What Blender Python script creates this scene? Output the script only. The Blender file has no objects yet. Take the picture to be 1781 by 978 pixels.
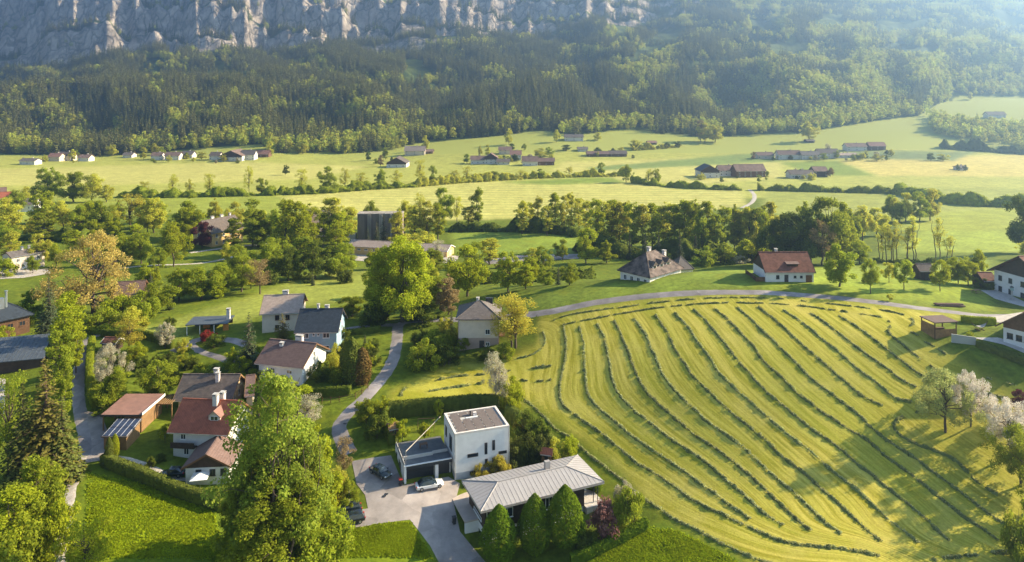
import bpy, bmesh, math, random
import numpy as np
from mathutils import Vector, Matrix
from mathutils.geometry import delaunay_2d_cdt

R = math.radians
SC = bpy.context.scene
COL = SC.collection
# ------------------------------------------------------------------ camera, sky, sun, exposure
W0, H0, FPX, HZ, CAMZ = 1781.0, 978.0, 1200.0, 171.0, 70.0     # photograph size, focal length in px, horizon row, drone height
cam_d = bpy.data.cameras.new('camera'); cam = bpy.data.objects.new('camera', cam_d); COL.objects.link(cam)
cam.location = (0, 0, CAMZ); cam.rotation_euler = (R(90), 0, 0)
cam_d.sensor_width = 36; cam_d.lens = 36 * FPX / W0
cam_d.shift_y = -(H0 / 2 - HZ) / W0
cam_d.clip_start = 1; cam_d.clip_end = 20000
SC.camera = cam
SUN_AZ, SUN_EL = 74.0, 27.5          # degrees clockwise from the viewing direction (+Y), and up
wd = bpy.data.worlds.new('World'); SC.world = wd; wd.use_nodes = True
nt = wd.node_tree; nt.nodes.clear()
sky = nt.nodes.new('ShaderNodeTexSky'); sky.sky_type = 'NISHITA'; sky.sun_disc = False
sky.sun_elevation = R(SUN_EL); sky.sun_rotation = R(SUN_AZ); sky.altitude = 500
bg = nt.nodes.new('ShaderNodeBackground'); bg.inputs['Strength'].default_value = 0.06
wo = nt.nodes.new('ShaderNodeOutputWorld')
nt.links.new(sky.outputs[0], bg.inputs[0]); nt.links.new(bg.outputs[0], wo.inputs[0])
sun_d = bpy.data.lights.new('sun', 'SUN'); sun_d.energy = 5.0; sun_d.angle = R(0.5); sun_d.color = (1.0, 0.82, 0.55)
sun = bpy.data.objects.new('sun', sun_d); COL.objects.link(sun)
sd = Vector((math.sin(R(SUN_AZ)) * math.cos(R(SUN_EL)), math.cos(R(SUN_AZ)) * math.cos(R(SUN_EL)), math.sin(R(SUN_EL))))
sun.rotation_euler = sd.to_track_quat('Z', 'Y').to_euler(); sun.location = (200, 100, 300)
SC.view_settings.view_transform = 'Standard'; SC.view_settings.look = 'None'
SC.view_settings.exposure = 2.0; SC.view_settings.gamma = 1.0; SC.view_settings.use_curve_mapping = False
SC.cycles.use_denoising = True; SC.cycles.denoiser = 'OPENIMAGEDENOISE'
SC.cycles.max_bounces = 6; SC.cycles.diffuse_bounces = 3; SC.cycles.glossy_bounces = 2
SC.cycles.transmission_bounces = 3; SC.cycles.transparent_max_bounces = 6; SC.cycles.volume_bounces = 0
SC.cycles.sample_clamp_indirect = 6.0
HAZE_DENSITY = 0.00036

# ------------------------------------------------------------------ helpers
rng = np.random.default_rng(7)
def link(o, parent=None):
    COL.objects.link(o)
    if parent is not None: o.parent = parent
    return o
def tag(o, label=None, cat=None, group=None, kind=None):
    if label: o['label'] = label
    if cat: o['category'] = cat
    if group: o['group'] = group
    if kind: o['kind'] = kind
    return o
def empty(name, loc=(0, 0, 0), rz=0.0):
    o = bpy.data.objects.new(name, None); o.empty_display_size = 0.5
    o.location = loc; o.rotation_euler = (0, 0, rz); return link(o)
def np_mesh(name, verts, quads=None, tris=None, smooth=False):
    """mesh from numpy arrays (one loop list, fast)"""
    me = bpy.data.meshes.new(name)
    verts = np.asarray(verts, np.float32)
    q = np.zeros((0, 4), np.int32) if quads is None else np.asarray(quads, np.int32)
    t = np.zeros((0, 3), np.int32) if tris is None else np.asarray(tris, np.int32)
    me.vertices.add(len(verts)); me.vertices.foreach_set('co', verts.ravel())
    nl = q.size + t.size
    me.loops.add(nl); me.loops.foreach_set('vertex_index', np.concatenate([q.ravel(), t.ravel()]))
    np_ = len(q) + len(t)
    me.polygons.add(np_)
    st = np.concatenate([np.arange(len(q)) * 4, q.size + np.arange(len(t)) * 3]).astype(np.int32)
    me.polygons.foreach_set('loop_start', st)
    if smooth: me.polygons.foreach_set('use_smooth', np.ones(np_, bool))
    me.update(calc_edges=True); me.validate()
    return me
class MB:
    """collects simple solids; build() links them as ONE mesh object"""
    def __init__(s): s.v = []; s.f = []
    def add(s, vs, fs):
        n = len(s.v); s.v += [tuple(v) for v in vs]; s.f += [tuple(n + i for i in f) for f in fs]; return s
    def box(s, x0, x1, y0, y1, z0, z1):
        v = [(x0, y0, z0), (x1, y0, z0), (x1, y1, z0), (x0, y1, z0), (x0, y0, z1), (x1, y0, z1), (x1, y1, z1), (x0, y1, z1)]
        return s.add(v, [(0, 3, 2, 1), (4, 5, 6, 7), (0, 1, 5, 4), (1, 2, 6, 5), (2, 3, 7, 6), (3, 0, 4, 7)])
    def prism(s, poly, ax, a, b):
        """2D polygon extruded along axis ax from a to b; poly in the other two axes (ccw)"""
        n = len(poly)
        def p(q, t): return {0: (t, q[0], q[1]), 1: (q[0], t, q[1]), 2: (q[0], q[1], t)}[ax]
        vs = [p(q, a) for q in poly] + [p(q, b) for q in poly]
        fs = [tuple(range(n)), tuple(reversed(range(n, 2 * n)))] + [(i, n + i, n + (i + 1) % n, (i + 1) % n) for i in range(n)]
        return s.add(vs, fs)
    def slab(s, pts, t):
        """a flat polygon given thickness t downwards"""
        n = len(pts); vs = [tuple(p) for p in pts] + [(p[0], p[1], p[2] - t) for p in pts]
        return s.add(vs, [tuple(range(n)), tuple(reversed(range(n, 2 * n)))] + [(i, (i + 1) % n, n + (i + 1) % n, n + i)[::-1] for i in range(n)])
    def tube(s, a, b, r0, r1=None, n=7):
        r1 = r0 if r1 is None else r1
        a = Vector(a); b = Vector(b); d = (b - a).normalized()
        u = d.orthogonal().normalized(); w = d.cross(u)
        vs = []
        for c, r in ((a, r0), (b, r1)):
            for k in range(n):
                t = 2 * math.pi * k / n; vs.append(c + u * (r * math.cos(t)) + w * (r * math.sin(t)))
        return s.add(vs, [(k, (k + 1) % n, n + (k + 1) % n, n + k) for k in range(n)] + [tuple(reversed(range(n))), tuple(range(n, 2 * n))])
    def mesh(s, name):
        me = bpy.data.meshes.new(name); me.from_pydata(s.v, [], s.f)
        bm = bmesh.new(); bm.from_mesh(me); bmesh.ops.recalc_face_normals(bm, faces=bm.faces); bm.to_mesh(me); bm.free()
        me.update(); return me
    def build(s, name, mat, parent=None):
        me = s.mesh(name); o = bpy.data.objects.new(name, me)
        if mat: me.materials.append(mat)
        return link(o, parent)
def copy_tree(o, parent=None):
    c = o.copy(); COL.objects.link(c); c.parent = parent
    for ch in o.children: copy_tree(ch, c)
    return c

# ------------------------------------------------------------------ value noise
def _h(ix, iy, s):
    n = (ix.astype(np.int64) * 374761393 + iy.astype(np.int64) * 668265263 + s * 982451653) & 0xFFFFFFFF
    n = ((n ^ (n >> 13)) * 1274126177) & 0xFFFFFFFF
    return ((n ^ (n >> 16)) & 0xFFFF) / 65535.0
def vnoise(x, y, s=0):
    x = np.asarray(x, float); y = np.asarray(y, float)
    ix = np.floor(x); iy = np.floor(y); fx = x - ix; fy = y - iy
    fx = fx * fx * (3 - 2 * fx); fy = fy * fy * (3 - 2 * fy)
    a = _h(ix, iy, s); b = _h(ix + 1, iy, s); c = _h(ix, iy + 1, s); d = _h(ix + 1, iy + 1, s)
    return (a + (b - a) * fx) * (1 - fy) + (c + (d - c) * fx) * fy
def fbm(x, y, s=0, o=4):
    r = 0; a = 0.5; t = 0
    for k in range(o):
        r = r + a * vnoise(x * 2 ** k, y * 2 ** k, s + k * 17); t += a; a *= 0.5
    return r / t
def sstep(a, b, x):
    t = np.clip((x - a) / (b - a), 0, 1); return t * t * (3 - 2 * t)

# ------------------------------------------------------------------ materials
def new_mat(name):
    m = bpy.data.materials.new(name); m.use_nodes = True
    n = m.node_tree; n.nodes.clear()
    out = n.nodes.new('ShaderNodeOutputMaterial'); return m, n, out
def mat(name, col, rough=0.8, var=0.18, scale=1.2, metal=0.0, spec=0.3, bump=0.0, stretch=None, streak=0.0, coord='Object'):
    m, n, out = new_mat(name)
    p = n.nodes.new('ShaderNodeBsdfPrincipled')
    p.inputs['Roughness'].default_value = rough; p.inputs['Metallic'].default_value = metal
    p.inputs['Specular IOR Level'].default_value = spec
    tc = n.nodes.new('ShaderNodeTexCoord'); mp = n.nodes.new('ShaderNodeMapping')
    n.links.new(tc.outputs[coord], mp.inputs[0])
    if stretch: mp.inputs['Scale'].default_value = stretch
    nz = n.nodes.new('ShaderNodeTexNoise'); nz.inputs['Scale'].default_value = scale; nz.inputs['Detail'].default_value = 6
    nz.inputs['Roughness'].default_value = 0.65
    n.links.new(mp.outputs[0], nz.inputs[0])
    mr = n.nodes.new('ShaderNodeMapRange'); mr.inputs[1].default_value = 0.25; mr.inputs[2].default_value = 0.75
    mr.inputs[3].default_value = 1 - var * 1.5; mr.inputs[4].default_value = 1 + var * 1.5
    n.links.new(nz.outputs[0], mr.inputs[0])
    mx = n.nodes.new('ShaderNodeMix'); mx.data_type = 'RGBA'; mx.blend_type = 'MULTIPLY'; mx.inputs[0].default_value = 1
    mx.inputs[6].default_value = (*col, 1); n.links.new(mr.outputs[0], mx.inputs[7])
    n.links.new(mx.outputs[2], p.inputs['Base Color'])
    if bump:
        b = n.nodes.new('ShaderNodeBump'); b.inputs['Strength'].default_value = bump; b.inputs['Distance'].default_value = 0.05
        nz2 = n.nodes.new('ShaderNodeTexNoise'); nz2.inputs['Scale'].default_value = scale * 6; nz2.inputs['Detail'].default_value = 4
        n.links.new(mp.outputs[0], nz2.inputs[0]); n.links.new(nz2.outputs[0], b.inputs['Height']); n.links.new(b.outputs[0], p.inputs['Normal'])
    n.links.new(p.outputs[0], out.inputs[0]); return m
def mat_rows(name, col, axis='Z', freq=3.0, dark=0.6, rough=0.8, var=0.2, scale=1.5, metal=0.0, depth=0.5):
    """material with fine courses / ribs (roof tiles, boards, corrugation) as relief along one object axis"""
    m = mat(name, col, rough, var, scale, metal)
    n = m.node_tree; p = [x for x in n.nodes if x.type == 'BSDF_PRINCIPLED'][0]
    tc = n.nodes.new('ShaderNodeTexCoord'); sx = n.nodes.new('ShaderNodeSeparateXYZ'); n.links.new(tc.outputs['Object'], sx.inputs[0])
    def wav(ax, f):
        a = n.nodes.new('ShaderNodeMath'); a.operation = 'MULTIPLY'; a.inputs[1].default_value = f; n.links.new(sx.outputs[ax], a.inputs[0])
        s = n.nodes.new('ShaderNodeMath'); s.operation = 'FRACT'; n.links.new(a.outputs[0], s.inputs[0]); return s
    w = wav(axis[0], freq)
    if len(axis) > 1:
        w2 = wav(axis[1], freq * 0.9); ad = n.nodes.new('ShaderNodeMath'); ad.operation = 'ADD'
        n.links.new(w.outputs[0], ad.inputs[0]); n.links.new(w2.outputs[0], ad.inputs[1]); w = ad
    b = n.nodes.new('ShaderNodeBump'); b.inputs['Strength'].default_value = depth; b.inputs['Distance'].default_value = 0.08
    n.links.new(w.outputs[0], b.inputs['Height']); n.links.new(b.outputs[0], p.inputs['Normal'])
    # thin joint lines between the courses
    c = n.nodes.new('ShaderNodeMath'); c.operation = 'LESS_THAN'; c.inputs[1].default_value = 0.16; n.links.new(wav(axis[0], freq).outputs[0], c.inputs[0])
    base = p.inputs['Base Color'].links[0].from_socket
    mx = n.nodes.new('ShaderNodeMix'); mx.data_type = 'RGBA'; mx.blend_type = 'MULTIPLY'
    n.links.new(c.outputs[0], mx.inputs[0]); n.links.new(base, mx.inputs[6]); mx.inputs[7].default_value = (dark, dark, dark, 1)
    n.links.new(mx.outputs[2], p.inputs['Base Color']); return m
def leaf_mat(name, col, trans=0.45, var=0.3, hue=0.008):
    m, n, out = new_mat(name)
    at = n.nodes.new('ShaderNodeAttribute'); at.attribute_name = 'rnd'
    oi = n.nodes.new('ShaderNodeObjectInfo')
    ad = n.nodes.new('ShaderNodeMath'); ad.operation = 'MULTIPLY_ADD'; ad.inputs[1].default_value = 0.45
    n.links.new(oi.outputs['Random'], ad.inputs[0])
    ml = n.nodes.new('ShaderNodeMath'); ml.operation = 'MULTIPLY'; ml.inputs[1].default_value = 0.55; n.links.new(at.outputs['Fac'], ml.inputs[0])
    n.links.new(ml.outputs[0], ad.inputs[2])
    mv = n.nodes.new('ShaderNodeMapRange'); mv.inputs[3].default_value = 1 - var; mv.inputs[4].default_value = 1 + var
    n.links.new(ad.outputs[0], mv.inputs[0])
    mh = n.nodes.new('ShaderNodeMapRange'); mh.inputs[3].default_value = 0.5 - hue * .15; mh.inputs[4].default_value = 0.5 + hue
    n.links.new(oi.outputs['Random'], mh.inputs[0])
    hs = n.nodes.new('ShaderNodeHueSaturation'); hs.inputs['Color'].default_value = (*col, 1)
    n.links.new(mv.outputs[0], hs.inputs['Value']); n.links.new(mh.outputs[0], hs.inputs['Hue'])
    d = n.nodes.new('ShaderNodeBsdfDiffuse'); t = n.nodes.new('ShaderNodeBsdfTranslucent'); mx = n.nodes.new('ShaderNodeMixShader')
    mx.inputs[0].default_value = trans
    n.links.new(hs.outputs[0], d.inputs[0]); n.links.new(hs.outputs[0], t.inputs[0])
    n.links.new(d.outputs[0], mx.inputs[1]); n.links.new(t.outputs[0], mx.inputs[2]); n.links.new(mx.outputs[0], out.inputs[0])
    return m
# ------------------------------------------------------------------ the lie of the land, measured from the photograph
def zof(py, Y): return CAMZ - (py - HZ) / FPX * Y
near = [(770,978,1.2),(840,978,0.6),(690,870,5),(620,800,6),(793,832,5),(703,843,5.2),(880,800,5.2),(1050,835,4.6),(1120,905,4.2),
 (1000,965,1.6),(1150,965,4.6),(1300,960,6.6),(1600,950,8),(1781,950,8.5),(1450,1080,6),(900,1080,-1),(300,1060,2),(0,1060,2),(2000,900,9.5),(-200,900,3),
 (1647,750,14),(1781,740,15.5),(1450,800,11),(1250,760,10.3),(1050,720,9.8),(1000,640,13.8),(1200,620,17.5),(1450,650,18),(1650,640,20),
 (1665,585,23.6),(1781,605,23.6),(1781,560,24),(2000,600,24),
 (940,545,18.5),(1100,518,22),(1240,509,24),(1400,514,25),(1560,531,24.5),(1710,549,24),(1781,547,23.8),
 (1370,492,25.5),(1250,474,26),(1150,484,25),(1050,498,23),(950,515,20),(880,526,17.5),(1740,512,23),(1600,490,24),(1500,490,25),(2000,500,24),
 (150,830,5),(250,900,4),(120,978,3),(360,860,3.6),(145,740,7),(138,640,10),(150,590,11),(330,800,4.5),(230,760,6.5),(250,690,8),(400,690,6.5),
 (490,660,10),(540,605,12),(490,575,12.5),(600,740,8),(650,670,10),(690,600,12),(695,560,12),(830,612,12.2),(760,640,11.5),(870,690,10),(760,700,9.5),
 (640,740,8.5),(350,580,11.5),(240,560,11),(60,640,9),(30,570,10),(-200,640,9),
 (600,500,9),(400,520,10.5),(160,530,9.5),(35,468,8),(450,440,5),(300,465,7),(700,450,5),(900,450,6),(1050,455,8),(1150,492,15.5),(1150,455,9),
 (1300,455,10),(1450,455,12),(1600,455,14),(1720,440,14),(1781,440,14),(2000,440,14),(-200,468,8)]
midf = [(0,420,300),(400,400,330),(660,415,330),(900,420,310),(1300,420,310),(1700,400,320),(1600,380,370),
 (-300,340,480),(0,340,480),(450,345,470),(900,345,480),(1300,345,480),(1781,350,460),(2100,350,460),(0,300,640),(450,300,640),(900,300,640),(1300,300,650),(1781,310,600),
 (-300,300,640),(2100,310,600),(0,275,800),(400,275,800),(800,285,740),(1000,260,850),(1400,275,780),(1781,280,760),(2100,280,760),
 (1640,240,900),(1781,266,850),(1700,208,1010),(1781,203,1010),(1560,225,960),(2100,200,1010)]
base_t = [(-400,850,270),(0,855,270),(180,850,272),(330,880,262),(450,890,252),(600,870,266),(760,920,246),(850,930,240),(940,950,228),(1000,930,238),
 (1080,970,225),(1210,940,240),(1400,960,232),(1500,1010,215),(1600,1060,203),(1640,1200,178),(1781,1250,172),(2150,1280,165)]
cp = []
for px, py, z in near:
    Y = (CAMZ - z) * FPX / (py - HZ); cp.append(((px - W0/2) / FPX, math.log(Y), z))
for px, py, Y in midf + [(a, c, b) for a, b, c in base_t]:
    cp.append(((px - W0/2) / FPX, math.log(Y), zof(py, Y)))
cp = np.array(cp); MQC = 0.12
def _phi(du, dl): return np.sqrt(du * du + dl * dl + MQC * MQC)
_A = _phi(cp[:, None, 0] - cp[None, :, 0], cp[:, None, 1] - cp[None, :, 1])
_A = np.block([[_A + np.eye(len(cp)) * -0.004, np.ones((len(cp), 1))], [np.ones((1, len(cp))), np.zeros((1, 1))]])
_w = np.linalg.solve(_A, np.append(cp[:, 2], 0))
def T(u, Y):
    u = np.asarray(u, float).ravel(); l = np.log(np.maximum(np.asarray(Y, float).ravel(), 25.0)); r = np.full(len(u), _w[-1])
    for k in range(len(cp)): r += _w[k] * _phi(u - cp[k, 0], l - cp[k, 1])
    return r
# mountain side: (px, [(Y, photo row) ...])
mtab = [(-400, [(1150,200),(1500,162),(1780,142),(2010,-20),(2350,-75),(2750,-90)]),
 (0,   [(1150,202),(1500,160),(1780,138),(2010,-25),(2350,-75),(2750,-90)]),
 (200, [(1150,204),(1500,155),(1790,114),(2010,-30),(2350,-80),(2750,-95)]),
 (420, [(1150,196),(1500,140),(1830,92),(2010,-35),(2350,-80),(2750,-95)]),
 (560, [(1150,196),(1500,134),(1820,100),(2020,-30),(2350,-80),(2750,-95)]),
 (700, [(1180,192),(1550,124),(1880,84),(2080,-15),(2400,-70),(2750,-90)]),
 (1000,[(1200,182),(1600,106),(1950,52),(2150,-20),(2450,-65),(2800,-80)]),
 (1300,[(1200,172),(1600,92),(2000,36),(2250,-12),(2500,-55),(2800,-70)]),
 (1600,[(1280,152),(1600,105),(1900,66),(2200,18),(2500,-40),(2800,-60)]),
 (2200,[(1400,140),(1650,98),(1950,50),(2250,5),(2550,-45),(2850,-60)])]
mpx = np.array([m[0] for m in mtab], float)
mY = np.array([[p[0] for p in m[1]] for m in mtab], float)
mZ = np.array([[zof(p[1], p[0]) for p in m[1]] for m in mtab])
bpx = np.array([b[0] for b in base_t], float); bY = np.array([b[1] for b in base_t], float); bZ = np.array([zof(b[2], b[1]) for b in base_t])
def Mtn(u, Y):
    px = u * FPX + W0/2
    Yb = np.interp(px, bpx, bY); zb = np.interp(px, bpx, bZ)
    # buttresses and gullies: warp the depth, more so up in the cliffs
    k = sstep(1000, 1900, Y)
    wv = (fbm(px / 95.0, Y / 900.0, 3, 4) - 0.5) * 150 * k + (fbm(px / 17.0, Y / 200.0, 5, 5) - 0.5) * 72 * sstep(1750, 1950, Y) * (px < 1400)
    zl = (Y - 1790) * 1.35
    led = np.sin(zl / 19.0 + 9 * fbm(px / 170.0, Y / 700.0, 61, 3) + px / 110.0) * 11 * sstep(1770, 1850, Y)
    Yw = Y + wv + led - 70 * (fbm(px / 120.0, Y * 0 + 3.0, 67, 3) - .5) * sstep(1600, 1760, Y)
    ys = [Yb] + [np.interp(px, mpx, mY[:, k]) for k in range(6)]
    zs = [zb] + [np.interp(px, mpx, mZ[:, k]) for k in range(6)]
    z = zs[0] + 0 * Y
    for k in range(6):
        t = np.clip((Yw - ys[k]) / (ys[k+1] - ys[k]), 0, 1); z = np.where(Yw > ys[k], zs[k] + (zs[k+1] - zs[k]) * t, z)
    a = sstep(0, 220, Y - Yb)
    sp = 1 - np.abs(2 * fbm(px / 190.0 + Y / 900.0, Y / 480.0, 11, 3) - 1)          # spurs
    z = z + a * ((sp - 0.6) * 90 * (0.5 + 0.5 * k_of(Y)) + (fbm(px / 60.0, Y / 120.0, 23, 3) - 0.5) * 26)
    return z
def k_of(Y): return 1 - sstep(1750, 1950, Y)
def Hgt(u, Y):
    u = np.asarray(u, float).ravel(); Y = np.asarray(Y, float).ravel()
    px = u * FPX + W0/2; Yb = np.interp(px, bpx, bY)
    z = np.zeros(len(u)); lo = Y < Yb + 40; hi = Y > Yb - 60
    if lo.any(): z[lo] = T(u[lo], Y[lo])
    if hi.any():
        m = Mtn(u[hi], Y[hi]); b = sstep(-30, 40, (Y - Yb)[hi]); z[hi] = z[hi] * (1 - b) + m * b
    return z + (fbm(u * Y / 9.0, Y / 9.0, 31, 2) - 0.5) * 0.14 * sstep(60, 90, Y) * (Y < 500)
def ground(x, y): return float(Hgt([x / y], [y])[0])
def groundv(x, y): x = np.asarray(x, float); y = np.asarray(y, float); return Hgt(x / y, y).reshape(x.shape)
def U(px, py, z):
    """the point at height z seen at that pixel"""
    Y = (CAMZ - z) * FPX / (py - HZ); return Vector(((px - W0/2) / FPX * Y, Y, z))
def P(px, py):
    """the ground point seen at that pixel: first hit of the line of sight with the land"""
    u = (px - W0/2) / FPX; v = (HZ - py) / FPX
    Ys = np.exp(np.linspace(math.log(62), math.log(2200), 260)); d = CAMZ + v * Ys - Hgt(np.full(260, u), Ys)
    k = np.argmax(d < 0) if (d < 0).any() else 259
    a, b = Ys[max(k-1, 0)], Ys[k]; ys = np.linspace(a, b, 24); d = CAMZ + v * ys - Hgt(np.full(24, u), ys)
    j = np.argmax(d < 0) if (d < 0).any() else 23
    Y = ys[j]; return Vector((u * Y, Y, ground(u * Y, Y)))
def Pl(pts):
    return [P(*p) for p in pts]
def proj(x, y, z): return x / y * FPX + W0/2, HZ + (CAMZ - z) / y * FPX
def inpoly(px, py, poly):
    px = np.asarray(px, float); py = np.asarray(py, float); r = np.zeros(px.shape, bool); n = len(poly)
    for i in range(n):
        x0, y0 = poly[i]; x1, y1 = poly[(i+1) % n]
        if y0 == y1: continue
        c = ((y0 > py) != (y1 > py)) & (px < (x1 - x0) * (py - y0) / (y1 - y0) + x0); r ^= c
    return r
# ------------------------------------------------------------------ mown rows of the hay field, as photo pixels
ROWS = [
 [(905,691),(922,702),(941,721),(962,742),(991,762),(1025,791),(1059,818),(1087,839),(1113,862),(1141,882),(1173,903),(1210,921),(1241,939),(1290,963),(1337,980),(1420,1010)],
 [(979,566),(984,590),(985,608),(979,644),(975,666),(974,691),(982,708),(997,720),(1025,740),(1059,765),(1096,797),(1127,817),(1167,842),(1201,868),(1236,886),(1280,906),(1317,924),(1357,940),(1394,948),(1450,953),(1490,960),(1530,968)],
 [(1007,568),(1015,597),(1016,626),(1019,657),(1021,680),(1031,700),(1059,725),(1096,755),(1136,785),(1173,809),(1207,833),(1241,858),(1278,884),(1304,903)],
 [(1039,564),(1050,585),(1057,617),(1062,644),(1069,673),(1085,697),(1119,727),(1156,755),(1190,780),(1227,805),(1258,831),(1282,851),(1314,879),(1337,899),(1362,914)],
 [(1069,558),(1080,583),(1091,608),(1100,635),(1109,657),(1125,682),(1142,701),(1173,728),(1210,757),(1250,785),(1281,808),(1320,842),(1354,873),(1380,899),(1408,923)],
 [(1103,555),(1120,578),(1134,608),(1145,632),(1156,655),(1176,680),(1199,704),(1221,725),(1252,748),(1280,768),(1311,796),(1345,828),(1380,856),(1405,882),(1431,905),(1462,929)],
 [(1140,548),(1159,576),(1174,605),(1190,632),(1208,657),(1233,682),(1255,704),(1280,724),(1320,757),(1354,788),(1382,811),(1422,845),(1462,879),(1496,912),(1530,941)],
 [(1173,544),(1195,567),(1213,594),(1233,621),(1251,648),(1276,674),(1302,697),(1345,735),(1388,769),(1416,791),(1450,821),(1485,849),(1521,882),(1564,919),(1596,944)],
 [(1206,539),(1224,554),(1244,578),(1262,599),(1281,625),(1302,648),(1329,677),(1354,699),(1388,728),(1422,754),(1456,778),(1485,802),(1521,831),(1561,862),(1598,893),(1649,941)],
 [(1243,537),(1264,554),(1282,573),(1307,599),(1329,628),(1354,651),(1381,678),(1410,701),(1450,731),(1502,762),(1544,796),(1587,828),(1629,862),(1672,896),(1735,939)],
 [(1282,535),(1309,558),(1332,581),(1356,603),(1381,628),(1406,655),(1433,675),(1461,697),(1496,724),(1521,749),(1564,780),(1601,805),(1661,850),(1720,893),(1760,921)],
 [(1319,535),(1345,554),(1370,576),(1397,601),(1424,624),(1446,644),(1473,666),(1500,689),(1534,706)],
 [(1362,539),(1388,556),(1415,577),(1444,601),(1469,621),(1498,646),(1527,668),(1557,691),(1584,700)],
 [(1410,545),(1442,566),(1473,590),(1505,614),(1539,639),(1566,660),(1593,674)],
 [(1460,550),(1491,569),(1527,596),(1561,622),(1590,644),(1622,664)]]
RINGS = [
 ([(979,566),(1008,559),(1057,550),(1114,540),(1170,533),(1237,528),(1280,527),(1336,528),(1381,531),(1437,538),(1494,546),(1539,554),(1548,565),(1546,578),(1561,594),(1595,621),(1629,644)],'broken'),
 ([(963,557),(1001,546),(1057,538),(1125,529),(1192,522),(1278,518),(1359,520),(1415,526),(1471,532),(1527,539),(1572,548),(1588,560),(1580,574),(1595,584)],'broken'),
 ([(944,577),(948,590),(943,605),(925,617),(905,623),(883,628)],'broken'),
 ([(745,665),(795,655),(847,651),(885,646),(930,640),(959,637)],'thin'),
 ([(743,682),(784,675),(838,667)],'thin'), ([(905,661),(930,663),(959,662)],'thin'),
 ([(705,675),(698,686),(701,697)],'thin'),
 ([(1610,716),(1578,721),(1559,734),(1557,747),(1578,765),(1635,788),(1667,806),(1700,839),(1735,862)],'thin'),
 ([(1609,595),(1625,604),(1646,616)],'broken'), ([(1710,686),(1730,690),(1753,691)],'broken'), ([(1716,658),(1740,664),(1766,671)],'broken'),
 ([(1622,975),(1678,968),(1720,963),(1760,960)],'thin'), ([(1690,705),(1720,707),(1760,712)],'broken')]
HAY = [(935,552),(1000,541),(1100,523),(1240,513),(1330,513),(1440,520),(1560,535),(1640,545),(1690,552),(1625,560),(1612,590),(1781,700),(1781,1000),(1360,1000),(1250,945),(1180,915),(1125,868),(1060,800),(990,750),(930,700),(690,700),(672,690),(760,640),(880,625),(935,600)]
LUSH = [[(150,820),(370,870),(400,978),(140,978)],[(560,930),(715,905),(760,978),(540,978)],[(1000,975),(1128,915),(1180,922),(1290,978),(1290,1010),(1000,1010)]]
rowpts = []
for i, r in enumerate(ROWS[1:]):
    for k, p in enumerate(r):
        q = P(*p); rowpts.append((q.x, q.y, float(i)))
rowpts = np.array(rowpts)
_B = np.sqrt((rowpts[:, None, 0] - rowpts[None, :, 0])**2 + (rowpts[:, None, 1] - rowpts[None, :, 1])**2 + 9)
_rw = np.linalg.solve(_B + np.eye(len(rowpts)) * -0.6, rowpts[:, 2])
def rowfield(x, y):
    r = np.zeros(x.shape)
    for k in range(len(rowpts)): r += _rw[k] * np.sqrt((x - rowpts[k, 0])**2 + (y - rowpts[k, 1])**2 + 9)
    return r
# ------------------------------------------------------------------ ground sheets
NU = 640
us = np.linspace(-1.02, 1.02, NU)
Yn = np.exp(np.linspace(math.log(30), math.log(830), 430))
Ym = np.concatenate([np.arange(830, 1800, 7.0), np.arange(1800, 2230, 2.3), np.arange(2230, 2850, 12.0)])
def sheet(name, Ys):
    uu, yy = np.meshgrid(us, Ys); z = Hgt(uu, yy).reshape(uu.shape); x = uu * yy
    v = np.stack([x.ravel(), yy.ravel(), z.ravel()], 1)
    n, m = uu.shape; a = (np.arange(n-1)[:, None] * m + np.arange(m-1)[None, :]).ravel()
    me = np_mesh(name, v, np.stack([a, a+1, a+m+1, a+m], 1), smooth=True)
    return me, x.ravel(), yy.ravel(), z.ravel(), uu.ravel()
def set_attr(me, name, arr, typ='FLOAT'):
    at = me.attributes.new(name, typ, 'POINT')
    if typ == 'FLOAT': at.data.foreach_set('value', np.asarray(arr, np.float32))
    else:
        c = np.ones((len(arr), 4), np.float32); c[:, :3] = arr; at.data.foreach_set('color', c.ravel())
me, gx, gy, gz, gu = sheet('valley_floor', Yn)
gpx, gpy = proj(gx, gy, gz)
C_LAWN = (0.125, 0.165, 0.013)
zone = np.tile(np.array(C_LAWN), (len(gx), 1))
def paint(polys, col, soft=None):
    for po in polys: zone[inpoly(gpx + (fbm(gx/3., gy/3., 9, 2) - .5) * 5, gpy + (fbm(gx/3., gy/3., 19, 2) - .5) * 3, po)] = col
FIELD_PALE = (0.52, 0.49, 0.14); FIELD_YEL = (0.57, 0.48, 0.13); FIELD_GRN = (0.21, 0.28, 0.04)
zone[gpy < 345] = (0.40, 0.41, 0.085)
paint([[(-900,345),(-900,255),(2700,230),(2700,345)]], (0.40, 0.41, 0.085))
paint([[(-200,300),(420,282),(640,290),(540,312),(200,322),(-200,325)]], FIELD_PALE)
paint([[(480,345),(640,330),(800,318),(1000,312),(1070,310),(1180,330),(1290,332),(1300,358),(1240,366),(900,380),(700,385),(560,372)]], FIELD_PALE)
paint([[(860,318),(1000,310),(1060,308),(1090,318),(960,322)]], FIELD_GRN)
paint([[(980,282),(1200,275),(1360,283),(1360,310),(1200,322),(960,298)]], FIELD_PALE)
paint([[(1355,283),(1455,280),(1520,306),(1420,306)]], FIELD_GRN)
paint([[(1460,280),(1781,268),(1900,262),(1900,308),(1530,306)]], FIELD_YEL)
paint([[(1340,322),(1781,328),(1900,330),(1900,380),(1320,372)]], (0.32, 0.345, 0.07))
paint([[(1020,292),(1360,262),(1360,281),(1040,297)]], (0.2, 0.27, 0.07))
paint([[(1480,262),(1700,264),(1660,280),(1480,276)]], (0.17, 0.22, 0.08))
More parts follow.
